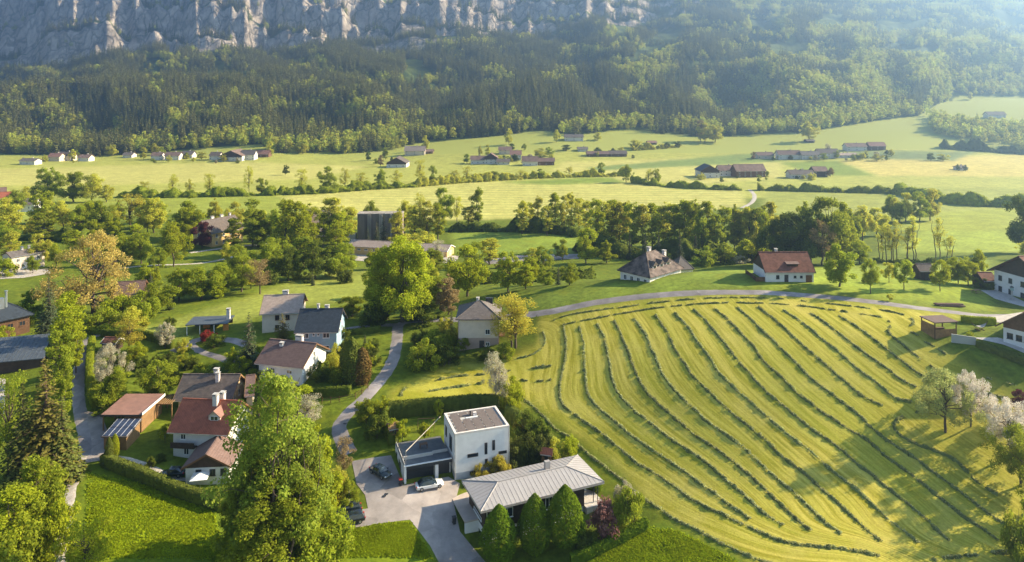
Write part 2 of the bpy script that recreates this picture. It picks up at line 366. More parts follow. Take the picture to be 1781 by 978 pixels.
paint([[(1580,372),(1781,362),(1900,360),(1900,400),(1560,402)]], (0.30, 0.335, 0.045))
paint([[(1600,402),(1900,400),(1900,438),(1560,440)]], (0.3, 0.36, 0.05))
paint([[(560,388),(300,372),(-100,395),(-100,345),(480,340)]], (0.29, 0.33, 0.05))
paint([[(780,405),(1010,400),(1010,440),(800,445)]], (0.22, 0.29, 0.035))
paint([[(200,585),(420,520),(560,470),(700,470),(640,520),(480,540),(330,590)]], (0.26, 0.29, 0.05))
paint([[(820,535),(950,512),(1150,483),(1260,466),(1330,475),(1340,500),(1240,505),(1100,515),(935,543)]], (0.19, 0.25, 0.03))
paint([[(1420,505),(1330,505),(1330,470),(1720,452),(1730,540),(1600,530)]], (0.24, 0.3, 0.03))
zone[:] *= (0.70 + 0.28 * fbm(gx / 14.0, gy / 14.0, 41, 4))[:, None]
hay = (inpoly(gpx, gpy, HAY)).astype(float)
rowv = np.zeros(len(gx)); sel = hay > 0; rowv[sel] = rowfield(gx[sel], gy[sel])
far = (inpoly(gpx, gpy, [(640,332),(800,318),(1180,330),(1290,332),(1300,358),(1240,366),(900,380),(650,372)])).astype(float)
lush = np.zeros(len(gx))
for po in LUSH: lush[inpoly(gpx, gpy, po)] = 1
def blur(a, k=2):
    a = a.reshape(len(Yn), NU).copy()
    for _ in range(k):
        a[1:-1] = (a[:-2] + 2 * a[1:-1] + a[2:]) / 4; a[:, 1:-1] = (a[:, :-2] + 2 * a[:, 1:-1] + a[:, 2:]) / 4
    return a.ravel()
hay = blur(hay, 3); lush = blur(lush, 9); far = blur(far, 2)
for k in range(3): zone[:, k] = blur(zone[:, k], 3)
set_attr(me, 'zone', zone, 'FLOAT_COLOR'); set_attr(me, 'hay', hay); set_attr(me, 'rowv', rowv); set_attr(me, 'farrow', far); set_attr(me, 'lush', lush)
def ground_mat():
    m, n, out = new_mat('meadow_grass'); L = n.links.new
    p = n.nodes.new('ShaderNodeBsdfPrincipled'); p.inputs['Roughness'].default_value = 0.9; p.inputs['Specular IOR Level'].default_value = 0.1
    geo = n.nodes.new('ShaderNodeNewGeometry')
    def att(a): x = n.nodes.new('ShaderNodeAttribute'); x.attribute_name = a; return x
    def noise(vec, sc, det=5, rough=0.6):
        x = n.nodes.new('ShaderNodeTexNoise'); x.inputs['Scale'].default_value = sc; x.inputs['Detail'].default_value = det; x.inputs['Roughness'].default_value = rough
        L(vec, x.inputs['Vector']); return x.outputs[0]
    def rmp(f, a, b, c, d):
        x = n.nodes.new('ShaderNodeMapRange'); [x.inputs[i+1].default_value.__class__ for i in range(4)]
        for i, q in enumerate((a, b, c, d)): x.inputs[i+1].default_value = q
        L(f, x.inputs[0]); return x.outputs[0]
    def mix(f, a, b, mode='MIX'):
        x = n.nodes.new('ShaderNodeMix'); x.data_type = 'RGBA'; x.blend_type = mode
        if isinstance(f, float): x.inputs[0].default_value = f
        else: L(f, x.inputs[0])
        for s, q in ((6, a), (7, b)):
            if isinstance(q, tuple): x.inputs[s].default_value = (*q, 1)
            else: L(q, x.inputs[s])
        return x.outputs[2]
    pos = geo.outputs['Position']
    z = att('zone').outputs['Color']
    # pasture: tufts, flowers, mottling
    g = mix(1.0, z, rmp(noise(pos, 0.9), .3, .7, .68, 1.32), 'MULTIPLY')
    g = mix(1.0, g, rmp(noise(pos, 0.12), .3, .7, .8, 1.2), 'MULTIPLY')
    g = mix(rmp(noise(pos, 0.28, 4), .52, .7, 0, .5), g, (0.21, 0.22, 0.016))
    # mown hay: streaks that run along the rows
    cx = n.nodes.new('ShaderNodeCombineXYZ'); L(att('rowv').outputs['Fac'], cx.inputs[0])
    sx = n.nodes.new('ShaderNodeVectorMath'); sx.operation = 'SCALE'; sx.inputs['Scale'].default_value = 0.012; L(pos, sx.inputs[0])
    va = n.nodes.new('ShaderNodeVectorMath'); va.operation = 'ADD'; L(cx.outputs[0], va.inputs[0]); L(sx.outputs[0], va.inputs[1])
    st = noise(va.outputs[0], 6.0, 3, 0.7); st2 = noise(va.outputs[0], 1.1, 3)
    h = mix(rmp(st, .40, .60, 0, 1), (0.285, 0.255, 0.02), (0.49, 0.42, 0.075))
    h = mix(rmp(st2, .4, .65, 0, .45), h, (0.28, 0.305, 0.025))
    h = mix(rmp(noise(pos, .12, 5), .5, .75, 0, .6), h, (0.47, 0.40, 0.10))
    h = mix(1.0, h, rmp(noise(pos, 3.0, 4), .3, .7, .86, 1.14), 'MULTIPLY')
    c = mix(att('hay').outputs['Fac'], g, h)
    # far mown field: thin rows across
    sp = n.nodes.new('ShaderNodeSeparateXYZ'); L(pos, sp.inputs[0])
    wv = n.nodes.new('ShaderNodeMath'); wv.operation = 'MULTIPLY_ADD'; wv.inputs[1].default_value = 0.02; L(sp.outputs[0], wv.inputs[0]); L(sp.outputs[1], wv.inputs[2])
    dv = n.nodes.new('ShaderNodeMath'); dv.operation = 'MULTIPLY'; dv.inputs[1].default_value = 0.085; L(wv.outputs[0], dv.inputs[0])
    fr = n.nodes.new('ShaderNodeMath'); fr.operation = 'FRACT'; L(dv.outputs[0], fr.inputs[0])
    ls = n.nodes.new('ShaderNodeMath'); ls.operation = 'LESS_THAN'; ls.inputs[1].default_value = 0.22; L(fr.outputs[0], ls.inputs[0])
    mm = n.nodes.new('ShaderNodeMath'); mm.operation = 'MULTIPLY'; L(ls.outputs[0], mm.inputs[0]); L(att('farrow').outputs['Fac'], mm.inputs[1])
    mq = n.nodes.new('ShaderNodeMath'); mq.operation = 'MULTIPLY'; mq.inputs[1].default_value = .5; L(mm.outputs[0], mq.inputs[0]); c = mix(mq.outputs[0], c, (0.17, 0.22, 0.05))
    c = mix(att('lush').outputs['Fac'], c, mix(rmp(noise(pos, .5), .4, .7, 0, 1), (0.11, 0.18, 0.010), (0.22, 0.26, 0.012)))
    L(c, p.inputs['Base Color'])
    b = n.nodes.new('ShaderNodeBump'); b.inputs['Strength'].default_value = 0.5; b.inputs['Distance'].default_value = 0.18
    L(noise(pos, 1.6, 6, 0.7), b.inputs['Height']); L(b.outputs[0], p.inputs['Normal'])
    L(p.outputs[0], out.inputs[0]); return m
M_GROUND = ground_mat()
me.materials.append(M_GROUND)
valley = link(bpy.data.objects.new('ground', me)); tag(valley, 'green valley meadows with the mown hay field', 'ground', kind='structure')
# a skirt of land behind and beside the drone, so that the light there is right too
mb = MB(); mb.add([(-31, 30.5, -4), (-700, 30.5, -6), (-700, -300, -8), (700, -300, -8), (700, 30.5, -6), (31, 30.5, -4)], [(0, 1, 2, 3, 4, 5)])
bk = mb.build('ground', mat('meadow_behind', C_LAWN, 0.9, 0.3, 0.1)); tag(bk, 'meadow beneath and behind the viewpoint', 'ground', kind='structure')
# mountain
me, mx_, my_, mz_, mu_ = sheet('mountain', Ym)
n_, m_ = len(Ym), NU
zz = mz_.reshape(n_, m_); dzy = np.gradient(zz, axis=0) / np.gradient(Ym)[:, None]
mpx_, mpy_ = proj(mx_, my_, mz_)
nz1 = fbm(mpx_ / 45.0, mpy_ / 30.0, 51, 4); nz2 = fbm(mpx_ / 12.0, mpy_ / 12.0, 57, 3)
# bare rock where it is steep, less of it towards the right
lim = np.interp(mpx_, [0, 420, 600, 800, 1020, 1150, 1400], [0.5, 0.5, 0.46, 0.40, 0.44, 0.9, 2.5])
rock = sstep(lim - 0.16, lim + 0.16, dzy.ravel() + (nz1 - 0.5) * 1.3 + (nz2 - 0.5) * 0.5) * sstep(1640, 1800, my_)
forest_clear = inpoly(mpx_, mpy_, [(1640,215),(1660,168),(1781,168),(2300,150),(2300,215)]) | (my_ < np.interp(mpx_, bpx, bY) + 6)
set_attr(me, 'rock', rock); set_attr(me, 'clear', forest_clear.astype(float))
def mountain_mat():
    m, n, out = new_mat('mountain_side'); L = n.links.new
    p = n.nodes.new('ShaderNodeBsdfPrincipled'); p.inputs['Roughness'].default_value = 0.95; p.inputs['Specular IOR Level'].default_value = 0.1
    geo = n.nodes.new('ShaderNodeNewGeometry')
    at = n.nodes.new('ShaderNodeAttribute'); at.attribute_name = 'rock'; ac = n.nodes.new('ShaderNodeAttribute'); ac.attribute_name = 'clear'
    mp = n.nodes.new('ShaderNodeMapping'); mp.inputs['Scale'].default_value = (1, 1, 0.45); L(geo.outputs['Position'], mp.inputs[0])
    def noise(s, d, r=.65):
        x = n.nodes.new('ShaderNodeTexNoise'); x.inputs['Scale'].default_value = s; x.inputs['Detail'].default_value = d; x.inputs['Roughness'].default_value = r
        L(mp.outputs[0], x.inputs[0]); return x.outputs[0]
    cr = n.nodes.new('ShaderNodeValToRGB'); e = cr.color_ramp.elements
    e[0].position = .36; e[0].color = (.26, .225, .19, 1); e[1].position = .60; e[1].color = (.74, .64, .53, 1)
    L(noise(.03, 10, .78), cr.inputs[0])
    vo = n.nodes.new('ShaderNodeTexVoronoi'); vo.feature = 'DISTANCE_TO_EDGE'; vo.inputs['Scale'].default_value = .035
    wp = n.nodes.new('ShaderNodeVectorMath'); wp.operation = 'MULTIPLY_ADD'; nzc = n.nodes.new('ShaderNodeTexNoise'); nzc.inputs['Scale'].default_value = .05; nzc.inputs['Detail'].default_value = 4
    L(mp.outputs[0], nzc.inputs[0]); L(nzc.outputs['Color'], wp.inputs[0]); wp.inputs[1].default_value = (30, 30, 30); L(mp.outputs[0], wp.inputs[2]); L(wp.outputs[0], vo.inputs['Vector'])
    ck = n.nodes.new('ShaderNodeMapRange'); ck.inputs[2].default_value = .12; ck.inputs[3].default_value = .45; ck.inputs[4].default_value = 1; L(vo.outputs['Distance'], ck.inputs[0])
    crk = n.nodes.new('ShaderNodeMix'); crk.data_type = 'RGBA'; crk.blend_type = 'MULTIPLY'; crk.inputs[0].default_value = 1; L(cr.outputs[0], crk.inputs[6]); L(ck.outputs[0], crk.inputs[7])
    gr = n.nodes.new('ShaderNodeValToRGB'); e = gr.color_ramp.elements
    e[0].position = .4; e[0].color = (.03, .05, .012, 1); e[1].position = .65; e[1].color = (.10, .13, .025, 1); L(noise(.03, 6), gr.inputs[0])
    m0 = n.nodes.new('ShaderNodeMix'); m0.data_type = 'RGBA'; L(ac.outputs['Fac'], m0.inputs[0]); L(gr.outputs[0], m0.inputs[6]); m0.inputs[7].default_value = (.31, .33, .07, 1)
    m1 = n.nodes.new('ShaderNodeMix'); m1.data_type = 'RGBA'; L(at.outputs['Fac'], m1.inputs[0]); L(m0.outputs[2], m1.inputs[6]); L(crk.outputs[2], m1.inputs[7])
    L(m1.outputs[2], p.inputs['Base Color'])
    b = n.nodes.new('ShaderNodeBump'); b.inputs['Strength'].default_value = 1.0; b.inputs['Distance'].default_value = 14
    ha = n.nodes.new('ShaderNodeMath'); ha.operation = 'MULTIPLY_ADD'; ha.inputs[1].default_value = .5; L(ck.outputs[0], ha.inputs[0]); L(noise(.035, 10, .78), ha.inputs[2]); L(ha.outputs[0], b.inputs['Height'])
    bm_ = n.nodes.new('ShaderNodeMix'); bm_.data_type = 'VECTOR'; L(at.outputs['Fac'], bm_.inputs[0]); L(geo.outputs['Normal'], bm_.inputs[4]); L(b.outputs[0], bm_.inputs[5])
    L(bm_.outputs[1], p.inputs['Normal'])
    L(p.outputs[0], out.inputs[0]); return m
me.materials.append(mountain_mat())
mt = link(bpy.data.objects.new('mountain', me)); tag(mt, 'grey limestone mountain side with cliffs above the wooded slope', 'mountain', kind='structure')

# ------------------------------------------------------------------ foliage meshes
def leaf_cards(c, nrm, size, asp=0.7, rg=rng):
    """quads centred at c facing nrm (both Nx3) with per-card size; returns verts, quads"""
    n = len(c); nrm = nrm / (np.linalg.norm(nrm, axis=1, keepdims=True) + 1e-9)
    t = rg.normal(size=(n, 3)); t -= nrm * (t * nrm).sum(1, keepdims=True); t /= np.linalg.norm(t, axis=1, keepdims=True) + 1e-9
    b = np.cross(nrm, t); s = np.asarray(size).reshape(-1, 1) * np.ones((n, 1)) * 0.5
    v = np.stack([c - t*s, c - b*s*asp + nrm*s*.15, c + t*s, c + b*s*asp + nrm*s*.15], 1).reshape(-1, 3)
    return v, np.arange(n * 4).reshape(n, 4)
def add_rnd(me, per_face):
    at = me.attributes.new('rnd', 'FLOAT', 'FACE'); at.data.foreach_set('value', np.asarray(per_face, np.float32))
def crown_mesh(name, clumps, nleaf, size, up=0.35, rg=rng, flat=1.0):
    """clumps: Nx4 (x,y,z,r) - leaf cards filled into each clump, denser at its skin"""
    clumps = np.asarray(clumps, float); w = clumps[:, 3]**2; cnt = np.maximum(4, (nleaf * w / w.sum()).astype(int))
    idx = np.repeat(np.arange(len(clumps)), cnt); n = len(idx)
    d = rg.normal(size=(n, 3)); d /= np.linalg.norm(d, axis=1, keepdims=True)
    r = rg.random(n)**0.45
    c = clumps[idx, :3] + d * (clumps[idx, 3] * r)[:, None] * np.array([1, 1, flat])
    nr = d * 0.8 + rg.normal(size=(n, 3)) * 0.75 + np.array([0, 0, up])
    v, q = leaf_cards(c, nr, size * rg.uniform(.65, 1.35, n), rg=rg)
    me = np_mesh(name, v, q); cl = rg.random(len(clumps))
    add_rnd(me, np.clip(0.55 * cl[idx] + 0.45 * rg.random(n), 0, 1)); return me
# ------------------------------------------------------------------ mountain forest: thousands of trees that read as one mass
def far_spruce(seed):
    rg = np.random.default_rng(seed); vs = []; qs = []; cs = []; ns = []; sz = []
    for k in range(11):
        t = k / 10.0; r = 3.3 * (1 - t)**0.85 + 0.15; z = 2 + 21 * t; m = max(4, int(15 * (1 - t) + 4))
        a = rg.random(m) * 6.283
        for al in a:
            rr = r * rg.uniform(.45, 1.0); cs.append((math.cos(al) * rr, math.sin(al) * rr, z - rr * .3 + rg.uniform(-.5, .5)))
            ns.append((math.cos(al) * .8, math.sin(al) * .8, .8)); sz.append(2.3 * (1 - t * .6))
    v, q = leaf_cards(np.array(cs), np.array(ns) + rg.normal(size=(len(cs), 3)) * .25, sz, .8, rg)
    me = np_mesh('far_spruce', v, q); add_rnd(me, rg.random(len(q))); return me
def far_broad(seed):
    rg = np.random.default_rng(seed); cl = []
    for k in range(13):
        d = rg.normal(size=3); d /= np.linalg.norm(d); cl.append((d[0]*3.4, d[1]*3.4, 8.5 + d[2]*4.6, rg.uniform(1.4, 2.3)))
    cl.append((0, 0, 8, 3.2)); return crown_mesh('far_broad', cl, 230, 1.5, .5, rg)
LM_SPRUCE = leaf_mat('forest_spruce_needles', (0.15, 0.145, 0.045), .3, .45, .02)
LM_BROAD = leaf_mat('forest_spring_leaves', (0.46, 0.45, 0.07), .5, .4, .03)
tcol = bpy.data.collections.new('forest_tree_kinds')
for k in range(6):
    me = far_spruce(k) if k < 3 else far_broad(k); me.materials.append(LM_SPRUCE if k < 3 else LM_BROAD)
    o = bpy.data.objects.new('kind_%d' % k, me); tcol.objects.link(o)
def scatter_forest(name, label, x, y, z, kind, scl):
    me = bpy.data.meshes.new(name); me.vertices.add(len(x)); me.vertices.foreach_set('co', np.stack([x, y, z], 1).astype(np.float32).ravel()); me.update()
    a = me.attributes.new('kind', 'INT', 'POINT'); a.data.foreach_set('value', kind.astype(np.int32))
    a = me.attributes.new('scl', 'FLOAT', 'POINT'); a.data.foreach_set('value', scl.astype(np.float32))
    a = me.attributes.new('rz', 'FLOAT', 'POINT'); a.data.foreach_set('value', (rng.random(len(x)) * 6.28).astype(np.float32))
    o = link(bpy.data.objects.new(name, me)); tag(o, label, 'forest', kind='stuff')
    ng = bpy.data.node_groups.new(name, 'GeometryNodeTree')
    ng.interface.new_socket('Geometry', in_out='INPUT', socket_type='NodeSocketGeometry'); ng.interface.new_socket('Geometry', in_out='OUTPUT', socket_type='NodeSocketGeometry')
    N = ng.nodes; gi = N.new('NodeGroupInput'); go = N.new('NodeGroupOutput')
    ci = N.new('GeometryNodeCollectionInfo'); ci.inputs['Collection'].default_value = tcol; ci.inputs['Separate Children'].default_value = True; ci.inputs['Reset Children'].default_value = True
    ip = N.new('GeometryNodeInstanceOnPoints'); ip.inputs['Pick Instance'].default_value = True
    def na(nm, dt):
        q = N.new('GeometryNodeInputNamedAttribute'); q.data_type = dt; q.inputs['Name'].default_value = nm; return q
    k = na('kind', 'INT'); s = na('scl', 'FLOAT'); r = na('rz', 'FLOAT')
    cx = N.new('ShaderNodeCombineXYZ'); ng.links.new(r.outputs['Attribute'], cx.inputs[2])
    er = N.new('FunctionNodeEulerToRotation'); ng.links.new(cx.outputs[0], er.inputs[0])
    ng.links.new(gi.outputs[0], ip.inputs['Points']); ng.links.new(ci.outputs[0], ip.inputs['Instance'])
    ng.links.new(k.outputs['Attribute'], ip.inputs['Instance Index']); ng.links.new(s.outputs['Attribute'], ip.inputs['Scale'])
    ng.links.new(er.outputs[0], ip.inputs['Rotation']); ng.links.new(ip.outputs[0], go.inputs[0])
    md = o.modifiers.new('scatter', 'NODES'); md.node_group = ng
    return o
N = 105000
fu = rng.uniform(-0.98, 0.98, N); fY = np.sqrt(rng.uniform(840**2, 2330**2, N))
fz = Hgt(fu, fY); fpx, fpy = proj(fu * fY, fY, fz)
fYb = np.interp(fpx, bpx, bY)
e1 = fY > fYb + 4 + 30 * (fbm(fpx / 30., fpy / 9., 71, 2) - .5)
# rock is bare, with trees on ledges
dz = (Hgt(fu, fY + 3) - Hgt(fu, fY - 3)) / 6
lm = np.interp(fpx, [0, 420, 600, 800, 1020, 1150, 1400], [0.5, 0.5, 0.46, 0.40, 0.44, 0.9, 2.5])
rk = sstep(lm - .16, lm + .16, dz + (fbm(fpx / 45., fpy / 30., 51, 4) - .5) * 1.3 + (fbm(fpx / 12., fpy / 12., 57, 3) - .5) * .5) * sstep(1640, 1800, fY)
e2 = rng.random(N) > np.clip(rk * 1.15, 0, .985)
clear = inpoly(fpx, fpy, [(1640,215),(1660,166),(1781,168),(2300,150),(2300,215)])
glade = (fbm(fpx / 60., fpy / 22., 83, 3) > .66) & (fY > 1300)
tongue = inpoly(fpx, fpy, [(1612,200),(1650,214),(1700,220),(1781,222),(2000,215),(2000,272),(1781,264),(1690,248),(1625,232)]) & (rng.random(N) < .9)
spur = inpoly(fpx, fpy, [(445,252),(470,238),(560,240),(690,238),(720,250),(690,262),(600,268),(470,266)])
ok = ((e1 & e2 & ~clear & ~glade) | tongue | spur) & (fpy > -60)
fu, fY, fz, fpx, fpy, dz = [a[ok] for a in (fu, fY, fz, fpx, fpy, dz)]; n = len(fu)
bl = fbm(fpx / 34., fpy / 13., 91, 4) + .22 * sstep(900, 1500, fpx) + .12 * (fY < np.interp(fpx, bpx, bY) + 60) - .06 + .1 * inpoly(fpx, fpy, [(440,270),(440,235),(720,235),(720,270)])
broad = (bl + rng.normal(size=n) * .055) > .565
kind = np.where(broad, rng.integers(3, 6, n), rng.integers(0, 3, n))
scl = rng.uniform(.75, 1.25, n) * np.where(broad, 1.05, 1.1) * np.interp(fY, [900, 1900, 2300], [1.0, .95, .7])
scatter_forest('mountain_forest', 'mixed spruce and beech forest covering the mountain slope', fu * fY, fY, fz - 1.0, kind, scl)
# ------------------------------------------------------------------ haze: valley air in one closed box
m, nt_, out = new_mat('valley_haze')
pv = nt_.nodes.new('ShaderNodeVolumePrincipled'); pv.inputs['Color'].default_value = (0.36, 0.61, 1.0, 1)
pv.inputs['Density'].default_value = HAZE_DENSITY; pv.inputs['Anisotropy'].default_value = 0.7
nt_.links.new(pv.outputs[0], out.inputs['Volume'])
hz_ = MB().box(-3300, 3300, -330, 3000, -20, 720).build('haze', m); tag(hz_, 'thin blue haze filling the valley air', 'haze', kind='stuff')
# ------------------------------------------------------------------ roads, yards and paths (draped on the land)
M_ASPHALT = mat('asphalt', (0.25, 0.225, 0.22), 0.9, 0.3, 0.25, bump=0.3, coord='Object')
M_COURT = mat('court_asphalt', (0.30, 0.265, 0.245), 0.9, 0.3, 0.2, bump=0.3)
M_GRAVEL = mat('gravel', (0.40, 0.36, 0.31), 0.95, 0.28, 1.2, bump=0.6)
def worn(m, seed):
    """old repairs and damp patches in the surfacing"""
    n = m.node_tree; L = n.links.new; p = [q for q in n.nodes if q.type == 'BSDF_PRINCIPLED'][0]; base = p.inputs['Base Color'].links[0].from_socket
    tc = n.nodes.new('ShaderNodeTexCoord'); vo = n.nodes.new('ShaderNodeTexVoronoi'); vo.inputs['Scale'].default_value = .16; nz = n.nodes.new('ShaderNodeTexNoise'); nz.inputs['Scale'].default_value = .5; nz.inputs['Detail'].default_value = 5
    L(tc.outputs['Object'], nz.inputs[0]); ad = n.nodes.new('ShaderNodeVectorMath'); ad.operation = 'MULTIPLY_ADD'; ad.inputs[1].default_value = (2.5, 2.5, 0); L(nz.outputs['Color'], ad.inputs[0]); L(tc.outputs['Object'], ad.inputs[2]); L(ad.outputs[0], vo.inputs['Vector'])
    sp = n.nodes.new('ShaderNodeSeparateColor'); L(vo.outputs['Color'], sp.inputs[0]); mr = n.nodes.new('ShaderNodeMapRange'); mr.inputs[3].default_value = .74; mr.inputs[4].default_value = 1.14; L(sp.outputs[0], mr.inputs[0])
    mx = n.nodes.new('ShaderNodeMix'); mx.data_type = 'RGBA'; mx.blend_type = 'MULTIPLY'; mx.inputs[0].default_value = 1; L(base, mx.inputs[6]); L(mr.outputs[0], mx.inputs[7]); L(mx.outputs[2], p.inputs['Base Color'])
worn(M_ASPHALT, 1); worn(M_COURT, 2)
M_PAVE = mat('pale_paving', (0.48, 0.45, 0.42), 0.85, 0.15, 1.5)
M_KERB = mat('kerb_stone', (0.42, 0.40, 0.37), 0.85, 0.15, 2)
def smooth_path(pts, step):
    """Catmull-Rom through world XY points, resampled"""
    p = [Vector((q[0], q[1])) for q in pts]; p = [p[0] * 2 - p[1]] + p + [p[-1] * 2 - p[-2]]; out = []
    for i in range(1, len(p) - 2):
        n = max(1, int((p[i+1] - p[i]).length / step))
        for k in range(n):
            t = k / n; a, b, c, d = p[i-1], p[i], p[i+1], p[i+2]
            out.append(0.5 * ((2*b) + (c-a)*t + (2*a-5*b+4*c-d)*t*t + (3*b-a-3*c+d)*t**3))
    out.append(p[-2]); return out
def offset_lines(path, offs):
    res = []
    for i, c in enumerate(path):
        d = (path[min(i+1, len(path)-1)] - path[max(i-1, 0)]).normalized(); nrm = Vector((-d.y, d.x)); res.append([c + nrm * o for o in offs])
    return res
def strip(name, pts, width, m, label, off=0.05, world=False, ragged=0.09):
    w = [(q.x, q.y) for q in (pts if world else Pl(pts))]
    path = smooth_path(w, 1.0); k = 5; offs = [width * (j / (k-1) - .5) for j in range(k)]
    L = offset_lines(path, offs); xy = np.array([[(q.x, q.y) for q in r] for r in L])
    if ragged: xy[:, 0] += rng.normal(size=(len(L), 2)) * ragged; xy[:, -1] += rng.normal(size=(len(L), 2)) * ragged
    z = groundv(xy[..., 0], xy[..., 1]) + off
    z[:, 0] -= off + .05; z[:, -1] -= off + .05
    v = np.concatenate([xy, z[..., None]], 2).reshape(-1, 3); n = len(L)
    a = (np.arange(n-1)[:, None] * k + np.arange(k-1)[None, :]).ravel()
    me = np_mesh(name, v, np.stack([a, a+k, a+k+1, a+1], 1)); me.materials.append(m)
    o = link(bpy.data.objects.new(name, me)); return tag(o, label, 'road', kind='structure')
def drape(name, poly, m, label, off=0.04, cell=0.8, world=False):
    w = [Vector((q[0], q[1])) for q in (poly if world else Pl(poly))]
    edge = []
    for i, a in enumerate(w):
        b = w[(i+1) % len(w)]; n = max(1, int((b-a).length / cell)); edge += [a + (b-a) * (k/n) for k in range(n)]
    xs = [q.x for q in edge]; ys = [q.y for q in edge]; xg, yg = np.meshgrid(np.arange(min(xs), max(xs), cell), np.arange(min(ys), max(ys), cell))
    ins = inpoly(xg, yg, [(q.x, q.y) for q in w]); inner = [Vector(q) for q in zip(xg[ins], yg[ins])]
    n = len(edge)
    vs, _, fs, *_r = delaunay_2d_cdt(edge + inner, [(i, (i+1) % n) for i in range(n)], [], 1, 0.001)
    xy = np.array([(q.x, q.y) for q in vs]); z = groundv(xy[:, 0], xy[:, 1]) + off
    me = np_mesh(name, np.column_stack([xy, z]), tris=np.array([f for f in fs if len(f) == 3])); me.materials.append(m)
    o = link(bpy.data.objects.new(name, me)); return tag(o, label, 'paving', kind='structure')
strip('road', [(935,546),(980,538),(1040,526),(1100,518),(1170,512),(1240,509),(1320,509),(1400,514),(1480,521),(1560,531),(1640,541),(1710,549),(1781,549),(1860,549)], 3.4, M_ASPHALT, 'pale asphalt lane curving over the hay field crest')
strip('road', [(608,790),(596,765),(590,742),(605,720),(634,693),(655,670),(672,648),(684,625),(689,603),(691,585),(694,566),(716,559),(760,557),(800,556),(870,553),(935,546)], 3.5, M_ASPHALT, 'asphalt lane climbing past the village houses', .06)
strip('road', [(696,565),(660,566),(620,570),(590,576)], 3.0, M_ASPHALT, 'asphalt spur behind the blue house', .05)
strip('road', [(190,578),(165,585),(148,596),(139,630),(136,670),(137,700),(142,730),(150,770),(148,800)], 3.0, M_ASPHALT, 'asphalt lane along the left row of trees', .05)
strip('path', [(146,795),(130,830),(122,860),(116,900),(108,940),(102,990)], 2.2, M_GRAVEL, 'gravel footpath running out of the bottom edge', .06, ragged=.15)
strip('path', [(300,612),(330,598),(350,590),(400,592),(430,600)], 3.0, M_ASPHALT, 'pale driveway by the flat carport', .05)
strip('path', [(330,598),(350,612),(390,625),(425,640)], 2.2, M_ASPHALT, 'driveway between the gardens', .045)
strip('path', [(200,795),(235,802),(270,815),(300,830),(330,836)], 1.3, M_GRAVEL, 'narrow garden path behind the clipped hedge', .05)
drape('forecourt', [(150,715),(176,722),(188,752),(185,800),(150,806),(140,770)], M_COURT, 'asphalt forecourt by the wooden carport')
drape('forecourt', [(612,803),(680,793),(702,845),(780,830),(800,842),(790,880),(800,925),(850,985),(850,1010),(780,1010),(748,950),(713,905),(640,915),(600,925),(578,915),(578,895),(640,885),(635,862),(620,842)], M_COURT, 'asphalt forecourt between the modern houses')
strip('path', [(1304,330),(1312,340),(1308,352),(1290,362)], 3.5, M_GRAVEL, 'pale track to the valley farm', .08)
drape('forecourt', [(1700,556),(1781,543),(1850,540),(1850,560),(1781,560),(1720,562)], M_GRAVEL, 'gravel bay by the farm lane', .07)
drape('forecourt', [(1705,505),(1740,505),(1781,525),(1850,540),(1850,552),(1781,534),(1730,520)], M_PAVE, 'paved strip before the white farmhouse', .05)
drape('terrace', [(1690,588),(1745,600),(1781,615),(1850,640),(1850,610),(1781,600),(1735,588)], M_PAVE, 'grey terrace paving by the low farmhouse', .06)
drape('forecourt', [(600,452),(700,460),(790,458),(800,446),(700,440),(600,440)], M_GRAVEL, 'pale yard before the long yellow hall', .08, 2)
drape('forecourt', [(840,452),(900,445),(1010,442),(1010,450),(900,456),(850,460)], M_ASPHALT, 'grey car park between the conifers', .08, 2)
drape('forecourt', [(0,470),(35,470),(85,468),(88,476),(40,484),(0,486)], M_GRAVEL, 'gravel yard before the grey roofed house', .08, 2)
drape('forecourt', [(-40,650),(10,660),(8,720),(-40,730)], M_GRAVEL, 'pale yard behind the tall spruces', .06, 1.5)
strip('path', [(330,440),(380,433),(420,428),(470,424)], 3, M_GRAVEL, 'lane in front of the yellow house', .08)
strip('path', [(200,468),(260,462),(350,458),(410,446)], 2.5, M_GRAVEL, 'farm track through the meadow', .08)
